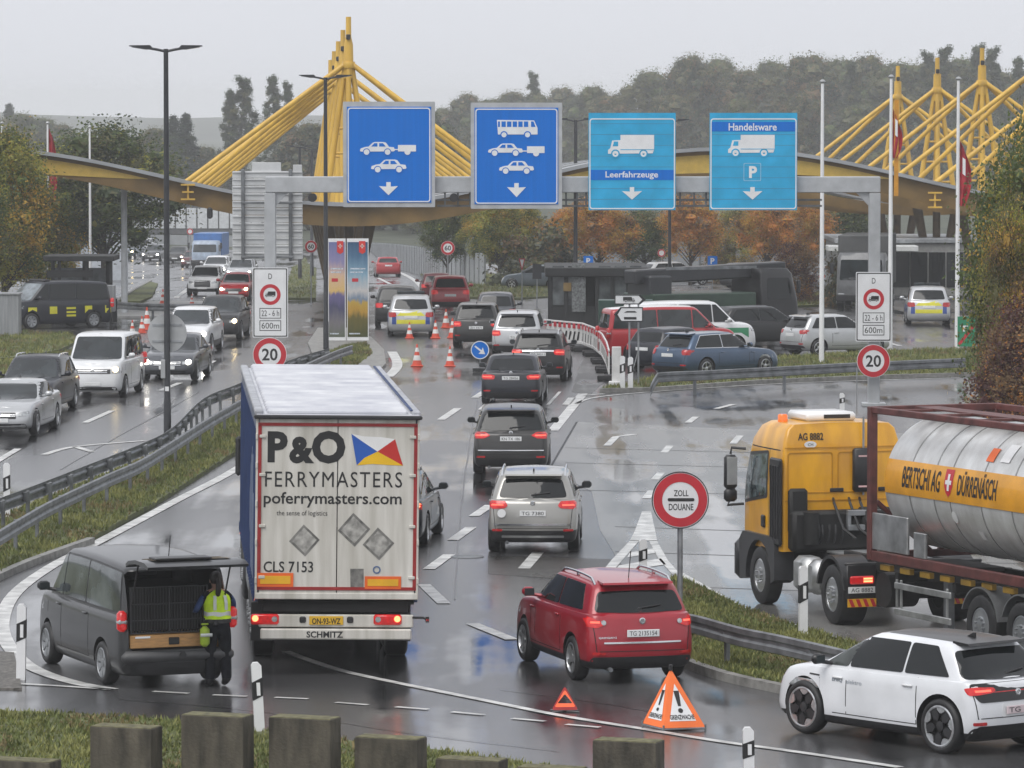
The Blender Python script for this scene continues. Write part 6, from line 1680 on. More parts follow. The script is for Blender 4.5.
    # tractor's rear: mudguard panel, lamps, plate, chevrons
    for sg in (1, -1):
        m = MB(); m.box((-.72, sg * .97, .80), (.06, .56, .62), .03); m.box((-.70, sg * .97, 1.10), (.09, .58, .06), .02); m.build('rear_mudguard_panel', BLACK, t, smooth=40)
        m = MB(); m.box((-.765, sg * .97, .83), (.05, .44, .14), .03); o = m.build('tail_light', TAIL, t)
        m = MB(); m.box((-.793, sg * .97 - sg * .1, .855), (.012, .16, .03)); m.box((-.793, sg * .97 - sg * .1, .81), (.012, .16, .03)); m.build('brake_bulb', BRAKE, o)
        m = MB(); yc = sg * .97
        m.box((-.765, yc, .44), (.02, .52, .14)); o = m.build('chevron_board', YELM, t)
        m = MB()
        for k in range(4): y_ = yc - .26 + k * .13; m.prism([(y_, .375), (y_ + .065, .375), (y_ + .12, .505), (y_ + .055, .505)], -.777, -.781, plane='YZ')
        m.build('chevron_stripe', REDP, o)
    m = MB(); m.box((-.765, .97, .66), (.014, .5, .11), .004); o = m.build('number_plate', PLATE, t)
    m = MB(); tt = MB(); put_text(tt, 'AG 8882', -.2, .2, .625, .695, 0); m.add([(-.775, -a_ + .97, c) for a_, b_, c in tt.v], tt.f); m.build('plate_lettering', INK, o)
    # ------------- trailer, turned a little against the tractor
    A = Matrix.Rotation(R(6.0), 4, 'Z')
    def mb():
        q = MB(); q.M = A; return q
    xf = -1.25; xl = xf - 6.06; zb_, zt_ = 1.24, 3.84; w_ = 1.2
    m = mb()
    for sg in (1, -1): m.box(((1.0 + xl - 3.0) / 2, sg * .48, 1.05), (1.0 - xl + 3.0, .12, .26), .01)
    for x_ in (-2, -4, -6, -8): m.box((x_, 0, 1.0), (.12, 2.2, .16), .01)
    m.box((-2.0, 0, .95), (2.0, 1.0, .5), .06); m.build('trailer_chassis', DARK, t)
    m = mb()
    for k in range(9): m.box((xf - .5 - k * .7, w_ - .06, 1.14), (.34, .10, .10), .01)
    m.each('twist_lock', mat('dull yellow rail', (.34, .20, .02), .5, var=.2), t)
    m = mb()
    for sg in (1, -1):
        for zz, h in ((zb_ + .08, .17), (zt_ - .06, .11)): m.box(((xf + xl) / 2, sg * w_, zz), (6.06, .10, h), .012)
        for x_ in (xf - .06, xl + .06): m.box((x_, sg * w_, (zb_ + zt_) / 2), (.14, .14, zt_ - zb_ - .004), .015)
    for x_ in (xf - .06, xl + .06):
        for zz in (zb_ + .08, zt_ - .06): m.box((x_, 0, zz), (.12, 2.3, .12), .012)
        for sg in (1, -1): m.box((x_, sg * .6, zb_ + .55), (.08, 1.35, .08), .01, rot=Matrix.Rotation(R(sg * 40), 3, 'X'))
    for k in range(4): m.box((xf - .9 - k * 1.35, .62, zt_ - .035), (.10, 1.1, .05), .01)
    m.box(((xf + xl) / 2, .3, zt_ - .02), (5.4, .45, .025))
    m.build('container_frame', BROWN, t)
    # the tank
    rt = 1.13; zc = zb_ + .20 + rt; m = mb()
    prof = [(.0001, xf - .10), (.60, xf - .11), (.90, xf - .15), (1.03, xf - .22), (1.10, xf - .32), (rt, xf - .46), (rt, xl + .7), (1.10, xl + .52), (1.02, xl + .40), (.80, xl + .26), (.0001, xl + .16)]
    m.lathe(prof, axis='X', n=64, c=(0, 0, zc)); tk = m.build('tank', TANK, t, smooth=50)
    m = mb()
    for x_ in (xf - 1.25, xf - 2.1, xf - 2.65, xf - 3.7, xf - 4.7):
        m.lathe([(rt - .01, x_ - .012), (rt + .012, x_ - .012), (rt + .012, x_ + .012), (rt - .01, x_ + .012)], axis='X', n=64, c=(0, 0, zc), closed=True)
    m.build('tank_hoop', mat('tank weld', (.38, .38, .38), .4, .7, var=.1), tk, smooth=40)
    def onto(mm, pts, fs, off, fine=True):                          # lettering wrapped on the left side of the tank: pts (x, height from axis)
        if fine:
            q_ = MB(); q_.v = [(x_, h, 0) for x_, h in pts]; q_.f = fs; q_.refine(1, .06); pts = [(p[0], p[1]) for p in q_.v]; fs = q_.f
        r_ = rt + off; mm.add([(x_, r_ * math.cos(h / r_), zc + r_ * math.sin(h / r_)) for x_, h in pts], fs)
    m = mb(); N = 24; pts = []; fs = []
    x0, x1 = xf - .40, xl + .6
    for i in range(N + 1):
        for h in (-.16, -.05, .06, .18, .30, .42): pts.append((lerp(x0, x1, i / N), h))
    for i in range(N):
        for j in range(5): fs.append((i * 6 + j, i * 6 + j + 1, (i + 1) * 6 + j + 1, (i + 1) * 6 + j))
    onto(m, pts, fs, .014); m.build('colour_band', BAND, tk, smooth=40)
    m = mb()
    for body, xa, xb_ in (('BERTSCHI AG', xf - 1.02, xf - 2.33), ('D\u00dcRREN\u00c4SCH', xf - 2.92, xf - 4.22)):
        tt = MB(); put_text(tt, body, 0, xa - xb_, -.03, .33 if body[0] == 'B' else .385, 0, bold=.02)
        onto(m, [(xa - a_, c) for a_, b_, c in tt.v], tt.f, .020)
    m.build('tank_lettering', INK, tk)
    m = mb(); xs = xf - 2.62
    onto(m, [(xs + .14, .38), (xs - .14, .38), (xs - .14, .10), (xs - .08, -.02), (xs, -.08), (xs + .08, -.02), (xs + .14, .10)], [tuple(range(7))], .020); sh = m.build('shield_emblem', REDP, tk)
    m = mb(); onto(m, [(xs + .035, .30), (xs - .035, .30), (xs - .035, .02), (xs + .035, .02), (xs + .10, .195), (xs - .10, .195), (xs - .10, .125), (xs + .10, .125)], [(0, 1, 2, 3), (4, 5, 6, 7)], .026); m.build('shield_cross', WHITEP, sh)
    m = mb(); onto(m, [(xf - 2.72 + .09 * math.cos(k * .4), -.42 + .11 * math.sin(k * .4)) for k in range(16)], [tuple(range(16))], .016)
    onto(m, [(xf - 3.35, -.80), (xf - 3.5, -.80), (xf - 3.5, -.62), (xf - 3.35, -.62)], [(0, 1, 2, 3)], .016)
    onto(m, [(xf - 4.05, .62), (xf - 4.35, .62), (xf - 4.35, .98), (xf - 4.05, .98)], [(0, 1, 2, 3)], .016); m.each('tank_sticker', WHITEP, tk)
    m = mb(); onto(m, [(xf - 3.60, .60), (xf - 3.85, .60), (xf - 3.85, .86), (xf - 3.60, .86)], [(0, 1, 2, 3)], .016); m.build('hazard_plate', ORANGE, tk)
    m = mb(); m.box((xf - .75, w_ + .01, zb_ + .50), (1.25, .05, .62), .01); m.box((xf - 1.78, w_ + .0, zb_ + .38), (.4, .05, .42), .01); m.each('spill_panel', ALU, t)
    # running gear
    for k, d in enumerate((-5.1, -6.42, -7.74)):
        for sg in (1, -1):
            truck_wheel(t, d, sg * 1.05, .50, .36, A, rim=STEEL)
            m = mb(); pts = [(d + .60 * math.cos(R(a_)), .5 + .60 * math.sin(R(a_))) for a_ in range(20, 171, 10)]; po = [(d + .625 * math.cos(R(a_)), .5 + .625 * math.sin(R(a_))) for a_ in range(170, 19, -10)]
            m.prism(pts + po, sg * 1.24, sg * .86); m.build('trailer_mudguard', mat('grey mudguard', (.16, .165, .17), .35, .3, var=.15), t, smooth=40)
        m = mb(); m.cyl((d, -1, .5), (d, 1, .5), .08, n=10); m.build('axle', DARK, t)
    m = mb()
    for zz in (.88, .45): m.box((-3.1, 1.19, zz), (1.95, .04, .11), .012)
    for x_ in (-2.15, -2.3, -3.9): m.box((x_, 1.165, .70), (.06, .03, .56), .006)
    m.build('side_guard', ALU, t)
    m = mb()
    m.box((-3.2, .75, .62), (.14, .14, .9), .01); m.box((-3.2, .75, .16), (.3, .3, .04), .01)
    m.build('landing_leg', STEELD, t)
    m = mb(); m.box((-3.2, -.75, .62), (.14, .14, .9), .01); m.box((-3.2, -.75, .16), (.3, .3, .04), .01); m.build('landing_leg', STEELD, t)
    xe = xl - 3.9
    m = mb(); m.box((xe, 0, .85), (.10, 2.4, .22), .02); rb = m.build('rear_bar', DARK, t)
    m = mb(); m.box((xe - .02, 0, .55), (.10, 2.3, .12), .02); m.build('bumper', ALU, t)
    for sg in (1, -1):
        m = mb(); m.box((xe - .06, sg * .95, .86), (.05, .42, .14), .02); m.build('tail_light', TAIL, t)
        m = mb(); m.box((xe - .055, sg * .35, .86), (.012, .5, .12)); m.build('marking_board', YELM, t)
    m = mb(); m.cyl((-1.35, 1.0, .72), (-1.35, .45, .72), .30, n=20); m.build('spare_wheel', RUBBER, t)
    return t
tk_ = tanker()
tp = Vector((5.52, 82.2, 0)); yw = 17.5
lft = Vector((-math.cos(R(yw)), -math.sin(R(yw)), 0))
tk_.location = tp - lft * 1.2; tk_.rotation_euler = (0, 0, R(90 + yw))

# ---------------------------------------------------------------- border guard in a hi-vis vest
NAVY = mat('navy uniform', (0.007, 0.008, 0.012), 0.85, spec=.2, var=0.25, scale=9, bump=0.3, bscale=60)
SKIN = mat('skin', (0.42, 0.24, 0.17), 0.5, var=0.08)
HAIR = mat('dark hair', (0.018, 0.012, 0.010), 0.5, var=0.3, scale=30, bump=0.4, bscale=90)
VEST = mat('fluorescent yellow vest', (0.62, 0.88, 0.02), 0.6, var=0.12, scale=7, bump=0.3, bscale=25)
REFL = mat('silver reflective tape', (0.60, 0.62, 0.60), 0.35, 0.3, var=0.1)
def skin_mesh(verts, edges, radii, levels=2):
    me = bpy.data.meshes.new('skin'); me.from_pydata(verts, edges, [])
    o = bpy.data.objects.new('s', me); TMP.collection.objects.link(o)
    sm_ = o.modifiers.new('skin', 'SKIN'); sm_.use_smooth_shade = True
    sub = o.modifiers.new('sub', 'SUBSURF'); sub.levels = levels
    TMP.view_layers[0].update()
    sv = me.skin_vertices[0].data
    for i, r in enumerate(radii): sv[i].radius = r if isinstance(r, tuple) else (r, r)
    sv[0].use_root = True
    me.update(); o.update_tag(); TMP.view_layers[0].update(); dg = TMP.view_layers[0].depsgraph
    r_ = bpy.data.meshes.new_from_object(o.evaluated_get(dg)); bpy.data.objects.remove(o); return r_
def officer():
    t = thing('person', 'person in yellow hi-vis vest and navy trousers leaning into the open grey van', 'person')
    V_ = [((0, 0, .97), (.145, .115)), ((.02, 0, 1.14), (.14, .105)), ((.05, 0, 1.32), (.165, .115)), ((.06, 0, 1.43), (.12, .085)), ((.075, 0, 1.50), .055), ((.095, 0, 1.56), .072), ((.11, 0, 1.63), .088), ((.10, 0, 1.695), .070)]
    E = [(i, i + 1) for i in range(7)]; v = [a for a, _ in V_]; r = [b for _, b in V_]
    def chain(start, pts):
        p = start
        for c, rr in pts: v.append(c); r.append(rr); E.append((p, len(v) - 1)); p = len(v) - 1
        return p
    for sg, el, wr in ((1, (.03, .33, 1.20), (.26, .30, 1.10)), (-1, (.12, -.30, 1.20), (.36, -.16, 1.16))):
        w_ = chain(3, [((.06, sg * .17, 1.41), .07), ((.05, sg * .25, 1.32), .058), (el, .048), (tuple((Vector(el) + Vector(wr)) / 2), .043), (wr, .032), (tuple(Vector(wr) + Vector((.07, -sg * .01, -.01))), (.036, .02))])
        b = Vector(v[w_])
        for k, (dy, ln) in enumerate(((.03, .075), (.010, .085), (-.010, .08), (-.03, .062))):
            chain(w_, [(tuple(b + Vector((.035, dy, 0))), .0095), (tuple(b + Vector((.035 + ln * .55, dy * 1.1, -.012))), .0088), (tuple(b + Vector((.03 + ln * .9, dy * 1.1, -.04))), .0075)])
        chain(w_ - 1, [(tuple(b + Vector((-.01, sg * -.045, .0))), .011), (tuple(b + Vector((.03, sg * -.06, -.01))), .009)])
    for sg in (1, -1):
        chain(0, [((0, sg * .105, .88), .122), ((.015, sg * .125, .52), .098), ((.0, sg * .13, .30), .092), ((-.02, sg * .135, .12), .082), ((.05, sg * .13, .055), .052), ((.16, sg * .14, .045), .042)])
    me = skin_mesh(v, E, r)
    for m in (NAVY, SKIN, BLACK, mat('blue sleeve', (.02, .05, .16), .7, var=.2)): me.materials.append(m)
    for p in me.polygons:
        c = p.center; p.use_smooth = True
        if c.z > 1.475: p.material_index = 1
        elif c.z < .13: p.material_index = 2
        elif c.x > .24 and c.z > 1.02 and c.z < 1.3 and (c.y > .2 or c.y < -.10): p.material_index = 1
        elif abs(c.y) > .23 and c.z > 1.14: p.material_index = 3
    body = link('body', me, t)
    # vest shell
    m = MB(); n = 28; rings = []
    for z_, rx, ry, cx in ((1.045, .175, .215, .01), (1.10, .172, .21, .015), (1.16, .17, .208, .02), (1.22, .172, .212, .03), (1.28, .174, .218, .04), (1.34, .17, .215, .05), (1.40, .15, .20, .055), (1.45, .115, .15, .06), (1.485, .085, .09, .065)):
        rings.append([(cx + rx * math.cos(2 * math.pi * k / n), ry * math.sin(2 * math.pi * k / n), z_ + .008 * math.sin(5 * k + z_ * 20)) for k in range(n)])
    vs_ = [p for q in rings for p in q]; fs = []; mi = []
    for i in range(len(rings) - 1):
        for k in range(n): m.add([rings[i][k], rings[i][(k + 1) % n], rings[i + 1][(k + 1) % n], rings[i + 1][k]], [(0, 1, 2, 3)], 1 if i in (1,) else 0)
    ve = m.build('vest', [VEST, REFL], body, smooth=70)
    m = MB()
    for sg in (1, -1):
        m.add([(-.140, sg * .09 - .025, 1.19), (-.140, sg * .09 + .025, 1.19), (-.136, sg * .09 + .025, 1.30), (-.126, sg * .085 + .025, 1.36), (-.10, sg * .08 + .025, 1.41), (-.10, sg * .08 - .025, 1.41), (-.126, sg * .085 - .025, 1.36), (-.136, sg * .09 - .025, 1.30)], [tuple(range(8))])
    m.each('vest_stripe', REFL, body)
    # belt, hair
    m = MB(); m.lathe([(.150, -.03), (.175, -.03), (.175, .03), (.150, .03)], axis='Z', n=24, c=(0, 0, 1.02), closed=True); m.v = [(x_ * 1.0, y_ * 1.2, z_) for x_, y_, z_ in m.v]
    m.box((.02, .215, 1.0), (.09, .05, .13), .015); m.box((-.16, .09, 1.0), (.05, .08, .08), .015); m.build('belt', BLACK, body, smooth=40)
    m = MB(); cxh, czh = .095, 1.645
    for i in range(9):
        for k in range(20):
            pass
    rr = []
    for i in range(10):
        ph = R(90 - i * 15)                                  # from the crown down the back
        rr.append([(cxh - .012 + .108 * math.cos(ph) * math.cos(2 * math.pi * k / 24), .098 * math.cos(ph) * math.sin(2 * math.pi * k / 24), czh + .015 + .112 * math.sin(ph)) for k in range(24)])
    for i in range(9):
        for k in range(24):
            q = [rr[i][k], rr[i][(k + 1) % 24], rr[i + 1][(k + 1) % 24], rr[i + 1][k]]
            if i > 3 and sum(p[0] for p in q) / 4 > cxh + .02: continue
            m.add(q, [(0, 1, 2, 3)])
    h = m.build('hair', HAIR, body, smooth=70)
    m = MB(); m.tube([(-.02, 0, 1.66), (-.075, .01, 1.60), (-.085, .015, 1.50), (-.06, .02, 1.40), (-.05, .02, 1.33)], [.03, .042, .045, .035, .012], 10); m.build('ponytail', HAIR, h, smooth=60)
    m = MB(); m.prism([(.19, 1.64), (.215, 1.605), (.19, 1.595)], -.012, .012)
    for sg in (1, -1): m.box((.10, sg * .088, 1.62), (.04, .018, .055), .008)
    m.build('facial_feature', SKIN, body, smooth=60)
    m = MB()
    for sg in (1, -1): m.box((.183, sg * .033, 1.645), (.012, .028, .012), .004)
    m.box((.185, 0, 1.565), (.012, .05, .010), .003); m.build('eye', INK, body)
    return t
per = officer()
# ================================================================ cars
PG = mat('paint graphite grey', (.026, .0275, .029), .34, .1, coat=.4, var=.1, scale=1.3)
PSB = paint('silver beige', (.36, .352, .33), .5)
PDG = mat('paint dark bronze grey', (.032, .031, .030), .34, .15, coat=.4, var=.1, scale=1.3)
PNV = mat('paint dark navy', (.008, .010, .018), .36, coat=.3, var=.1)
PBK = mat('paint black', (.008, .008, .009), .36, coat=.3, var=.1)
PRD = paint('deep red', (.33, .010, .022), .1)
PWH = paint('white', (.70, .71, .72), .0)
PSI = paint('silver', (.50, .51, .52), .45)
PBL = paint('steel blue', (.055, .095, .160), .5)
PSG = paint('slate grey', (.075, .08, .09), .4)
PR2 = paint('bright red', (.36, .012, .018), .1)
PDR = paint('wine red', (.10, .008, .012), .2)
PGB = paint('greyish blue', (.14, .17, .20), .4)
BLK = mat('gloss black', (.008, .008, .009), .35, coat=.15, var=.1)
AR = dict

# red crossover beside the warning signs
c = car('suv', PRD, 'car', 'red estate-like crossover stopped beside the grass island', 'car', plate='TG 2135154', L=4.54, W=1.80, H=1.59, r=.345, rail=CHROME, trim=None, spoilm=PRD, ant='rod', lamps='on', bumper=True,
        tailpoly=[(.335, .93), (.40, .885), (.50, .91), (.505, 1.06), (.44, 1.05), (.36, .97)], tailz=(.80, .96), wrap=.24, plate_z=.80, badge_z=.985, rwz=(.02, .17), rww=.86, tl=TAIL, clad=.13, dpil=.34, sideglass=GLASS, antm=BLACK)
def strip(c, y0, y1, z0, z1, m_, nm, off=.016):
    q = MB(); patch(q, CARS[c.name][3], round_poly([(y0, z0), (y1, z0), (y1, z1), (y0, z1)], .01, 2), 'B', off, .03, .10); return q.build(nm, m_, c)
strip(c, -.62, .62, .645, .672, CHROME, 'tailgate_trim')
def rear_words(c, body, y0, y1, z0, z1, m_=CHROME):
    q = MB(); tt = MB(); put_text(tt, body, -y1, -y0, z0, z1, 0, bold=.02); bv_ = CARS[c.name][3]; vs_ = []
    for a_, _, z_ in tt.v:
        h_ = bv_.ray_cast(Vector((-9, -a_, z_)), Vector((1, 0, 0)))[0]; vs_.append((h_.x - .012, -a_, z_))
    q.add(vs_, tt.f); return q.build('model_lettering', m_, c)
rear_words(c, 'QASHQAI+2', .42, .70, .72, .755)
park(c, 625, 678, 16)
# silver beige crossover in the lane
c = car('suv', PSB, 'car', 'beige silver crossover with chrome strip above its bumper in the middle lane', 'car', plate='TG 7380', L=4.49, W=1.84, H=1.62, r=.35, rail=CHROME, plate_z=.83, badge_z=1.03, lamps=None, tailpoly=[(.27, .98), (.30, .93), (.50, .90), (.50, 1.08), (.30, 1.07)], wrap=.22, clad=.20, mirm=BLACK, tl=TAIL, rwz=(.04, .13), recm=PSB)
strip(c, -.78, .78, .585, .625, CHROME, 'chrome_strip'); strip(c, -.62, .62, .34, .385, ALU, 'lower_strip', .028)
m = MB(); m.lathe([(.085, 0), (.085, .008), (.0001, .009)], axis='X', n=20, c=(-2.232, .62, .83)); m.build('round_sticker', WHITEP, c)
park(c, 534, 551, -2)
c = car('mpv', PDG, 'car', 'dark bronze people carrier following the navy saloon', 'car', plate='KN TX 186', plate_z=.90, tailpoly=[(.26, .98), (.34, .91), (.50, .90), (.50, 1.06), (.33, 1.06)], wrap=.25, mirm=PDG, rww=.88, badge_z=1.04, tl=TAIL)
strip(c, -.80, .80, .61, .635, CHROME, 'bumper_strip')
park(c, 511.5, 473, -1)
c = car('sedan', PNV, 'car', 'dark navy saloon with lit tail lights in the queue', 'car', plate='TG 28456', tailpoly=[(.25, .90), (.27, .80), (.50, .80), (.50, .96), (.30, .94)], wrap=.26, mirm=PNV, tl=TAIL)
park(c, 512.5, 404, -3)
c = car('suv', PBK, 'car', 'black crossover with silver roof rails ahead of the navy saloon', 'car', plate='TG 90211', rail=CHROME, H=1.63, tailpoly=[(.27, 1.02), (.30, .90), (.50, .88), (.50, 1.08), (.32, 1.08)], tl=TAIL, plate_z=.92)
strip(c, -.52, .52, 1.0, 1.055, CHROME, 'tailgate_trim')
park(c, 539.5, 381, -4)
c = car('suv', PSI, 'car', 'silver sport utility at the left of the black crossover', 'car', plate='TG 6120', tl=TAIL, L=4.65, W=1.87); park(c, 518, 357.5, -3)
c = car('suv', PDG, 'car', 'dark grey crossover queueing behind the small grey hatchback', 'car', plate='ZH 4471', tl=TAIL, W=1.80); park(c, 477, 347.5, -2)
c = car('hatch', PSG, 'car', 'small grey hatchback ahead of the dark grey crossover', 'car', far=True, H=1.58, W=1.70, zt=1.02); park(c, 496, 332, 0)
c = car('suv', PR2, 'car', 'red crossover with pale plate at the head of the queue', 'car', far=True, tl=TAIL); park(c, 450, 312, 2)
c = car('hatch', PDR, 'car', 'wine red car half hidden left of the red crossover', 'car', far=True); park(c, 437, 302, 3)
c = car('suv', PBK, 'car', 'black sport utility with one red light left of the police estate', 'car', far=True, tl=TAIL); park(c, 397, 327, 1)
c = car('sedan', PR2, 'car', 'lone red saloon driving off round the far curve', 'car', far=True, tl=TAILD, H=1.44); park(c, 388, 277, 4)
c = car('wagon', paint('dark blue grey', (.020, .023, .030), .1), 'car', 'dark estate with amber-red light emerging from behind the white truck', 'car', tl=BRAKE if False else TAIL, rail=CHROME, lamps='lit', tailpoly=[(.30, .90), (.33, .80), (.50, .80), (.50, .92), (.33, .92)]); park(c, 384, 545, -5)

# oncoming traffic on the left
OG = dict(hl=HEAD)
c = car('sedan', PSI, 'car', 'silver saloon nearest the left edge, facing the camera', 'car', W=1.86, L=4.8, H=1.43, hl=LENS, grille_bar=(.60, .56)); park(c, 5, 435, 175, 'front')
c = car('wagon', PNV, 'car', 'dark estate with silver roof rails behind the silver saloon', 'car', W=1.87, H=1.60, rail=CHROME, hl=HEAD, bulbr=.05, zc=1.0, zh=.8); park(c, 28, 413, 175, 'front')
c = car('van', PWH, 'van', 'white camper van with lit headlights on the left carriageway', 'van', hl=HEADW, grille=[(-.30, .76), (.30, .76), (.30, .90), (-.30, .90)], grille_bar=(.79, .85), style='five', bulbr=.075, frontglass=GLASSL, headpoly=[(.29, .76), (.47, .78), (.475, .94), (.40, .92), (.29, .89)]); park(c, 97, 397, 175.5, 'front')
c = car('sedan', PSG, 'car', 'dark grey saloon with lit headlights behind the lamp post', 'car', W=1.86, hl=HEAD, grille_bar=(.52, .57, .62)); park(c, 170.5, 380, 176, 'front')
c = car('suv', PWH, 'car', 'pale sport utility following the dark grey saloon', 'car', hl=HEAD, far=True); park(c, 188, 354, 176, 'front')
c = car('suv', PBK, 'car', 'black sport utility with a warm lit headlight on the left carriageway', 'car', hl=HEADW, far=True); park(c, 219, 340, 177, 'front')
c = car('hatch', PR2, 'car', 'red hatchback with dark grille left of the truck-ban board', 'car', hl=HEADW, far=True); park(c, 235, 301, 177, 'front')
c = car('suv', PWH, 'car', 'white car with a big dark grille beyond the red hatchback', 'car', hl=LENS, far=True, grille=[(-.24, .50), (.24, .50), (.24, .86), (-.24, .86)]); park(c, 204, 296, 177, 'front')
c = car('mpv', PWH, 'car', 'white people carrier in front of the blue truck', 'car', hl=HEAD, far=True); park(c, 215, 279, 177, 'front')
c = car('suv', PSI, 'car', 'silver car with lit headlights below the direction board', 'car', hl=HEAD, far=True); park(c, 240, 284, 177, 'front')
c = car('wagon', PSG, 'car', 'dark car with two bright headlights at the far left bend', 'car', hl=HEAD, far=True); park(c, 152, 261, 172, 'front')
c = car('hatch', PSI, 'car', 'pale car at the outer edge of the far left bend', 'car', hl=HEAD, far=True); park(c, 141, 254, 168, 'front')
c = car('hatch', PDG, 'car', 'dark car with a bright headlight just right of the big lamp post', 'car', hl=HEAD, far=True); park(c, 176, 263, 174, 'front')
c = car('hatch', PDR, 'car', 'brownish car with warm headlights left of the blue truck', 'car', hl=HEADW, far=True); park(c, 191, 268, 175, 'front')
c = car('hatch', PGB, 'car', 'far car with warm light beyond the shelter', 'car', hl=HEADW, far=True); park(c, 128, 258, 165, 'front')

# parked cars on the right
c = car('wagon', PBL, 'car', 'steel blue estate parked behind the far guardrail', 'car', L=4.70, W=1.81, H=1.50, tl=TAILD, tailpoly=[(.33, .90), (.36, .80), (.50, .80), (.50, .98), (.34, .98)], wrap=.30, trim=CHROME); park(c, 688, 377.5, -47)
c = car('hatch', PNV, 'car', 'dark blue hatchback between the red van and the blue estate', 'car', far=True, tl=TAILD); park(c, 655, 371, -40)
c = car('van', PR2, 'van', 'red minibus with white roof edge parked behind the blue estate', 'van', H=1.94, far=True, tl=TAILD, glass=GLASSL, roofm=WHITEP); park(c, 668, 360.5, -78, 'mid')
c = car('van', PWH, 'police van', 'white and green police van behind the red minibus', 'van', H=1.94, far=True, tl=TAILD)
m = MB()
for sg in (-1, 1): patch(m, CARS[c.name][3], [(-2.3, .62), (2.05, .62), (2.05, .98), (-2.3, .98)], 'L' if sg > 0 else 'R', .006, .03, .3)
m.build('green_stripe', mat('police green', (.015, .22, .09), .35, coat=.5, var=.05), c); park(c, 688, 354, -76, 'mid'); c.name = 'police_van'
c = car('wagon', PBK, 'car', 'black estate parked left of the silver hatchback', 'car', far=True, H=1.52, tl=TAILD); park(c, 764, 346, -66, 'mid')
c = car('hatch', PSI, 'car', 'silver hatchback parked beside the flagpole', 'car', tl=TAILD, tailpoly=[(.30, .95), (.33, .82), (.50, .82), (.50, .98)], wrap=.2); park(c, 806.5, 355.5, -60)
c = car('hatch', PGB, 'car', 'bluish grey car parked under the bushes left of the kiosk', 'car', far=True); park(c, 535, 289, 75, 'mid')
c = car('suv', PSG, 'car', 'grey crossover parked by the noise wall left of the red bush', 'car', far=True, hl=LENS, H=1.6); park(c, 757, 289, -62, 'mid')
c = car('wagon', PWH, 'car', 'white car whose roof shows above the dark tow truck', 'car', far=True); park(c, 676, 285, -70, 'mid')
c = car('wagon', PSI, 'car', 'silver car beyond the right gantry post', 'car', far=True); park(c, 846, 290, -60, 'mid')

# police estate cars (silver with blue and yellow fields)
POB = mat('police blue', (.02, .06, .26), .3, coat=.6, var=.06); POY = mat('police yellow', (.66, .62, .03), .35, coat=.4, var=.06)
def police_marks(c, rear=True):
    s, xfa, xra, bv = CARS[c.name]; W = s['W']; zt = s['zt']
    m = MB(); patch(m, bv, [(-.30 * W, zt - .22), (.30 * W, zt - .22), (.18 * W, zt - .02), (-.18 * W, zt - .02)], 'B', .006, .03); patch(m, bv, [(-.30 * W, .52), (.30 * W, .52), (.30 * W, .68), (-.30 * W, .68)], 'B', .010, .03); m.build('yellow_field', POY, c)
    m = MB()
    for sg in (-1, 1): patch(m, bv, [(sg * .31 * W, .50), (sg * .48 * W, .50), (sg * .48 * W, .80), (sg * .31 * W, .80)], 'B', .008, .03)
    for sg in (-1, 1): patch(m, bv, [(-2.1, .55), (2.0, .55), (2.0, .85), (-2.1, .85)], 'L' if sg > 0 else 'R', .006, .03, .3)
    m.build('blue_field', POB, c)
    m = MB(); m.box((.1, 0, s['H'] + .07), (.3, 1.1, .12), .04); m.build('light_bar', GLASSL, c)
c = car('wagon', PSI, 'police_car', 'police estate with blue and yellow tail panels in the middle queue', 'police car', far=True, H=1.60, zt=1.05, W=1.86, tl=TAILD); police_marks(c); park(c, 411, 336, 1)
c = car('wagon', PSI, 'police_car', 'police estate with blue and yellow tail panels under the right canopy', 'police car', far=True, H=1.60, zt=1.05, W=1.86, tl=TAILD); police_marks(c); park(c, 928, 325, -3)
c = car('van', PNV, 'police_van', 'dark navy police van with yellow side blocks beside the shelter', 'van', far=True, hl=LENS, frontglass=mat('bright windscreen', (.20, .23, .25), .06, var=.3, spec=.8))
s_, xfa, xra, bv = CARS[c.name]; m = MB()
for ax in 'LR':
    for x0, x1, z0, z1 in ((-2.3, -2.0, .62, .92), (-1.35, -1.0, .62, .92), (-.55, -.1, .50, .58), (-.55, -.1, .64, .72), (-.55, -.1, .80, .88), (.35, .7, .62, .92), (1.3, 1.7, .72, .90)): patch(m, bv, [(x0, z0), (x1, z0), (x1, z1), (x0, z1)], ax, .006, .03, .3)
patch(m, bv, [(-.60, .86), (.2, .98), (.75, .98), (.75, .90), (.1, .86)], 'F', .012, .03); m.each('yellow_block', POY, c)
m = MB(); m.box((.6, 0, 1.96), (.3, 1.2, .12), .04); m.build('light_bar', BLACK, c); park(c, 52, 328, 128, 'mid')

# white electric hatchback in the foreground
c = car('hatch', paint('pearl white', (.72, .735, .76), 0), 'car', 'white electric hatchback with black roof and star wheels at lower right', 'car', plate='TG 18', L=4.26, W=1.81, H=1.53, wb=2.77, fo=.82, r=.38, zb=.20, zh=.82, zc=.99, zt=1.03, xc=.84, xw=1.86, rr=.60, rb=.15, style='star', roofm=BLK, spoilm=BLK, dpil=.30, doors=(.405, .665), wr=.73,
        tailpoly=[(.22, .90), (.26, .865), (.455, .84), (.462, .94), (.40, .955), (.24, .94)], wrap=0, plate_z=.62, recm=PWH, platem=mat('pinkish plate', (.72, .60, .62), .4), mirm=BLK, antm=BLK, clad=.10, tl=TAIL, badge_z=.85, rwz=(.02, .12), rww=.93, handm=PWH, exhaust=False, dfront=.98, rdoor=.30, wtop=.90, bulbr=.03, apil=.24, wsw=.82)
s_, xfa, xra, bv = CARS[c.name]; m = MB()
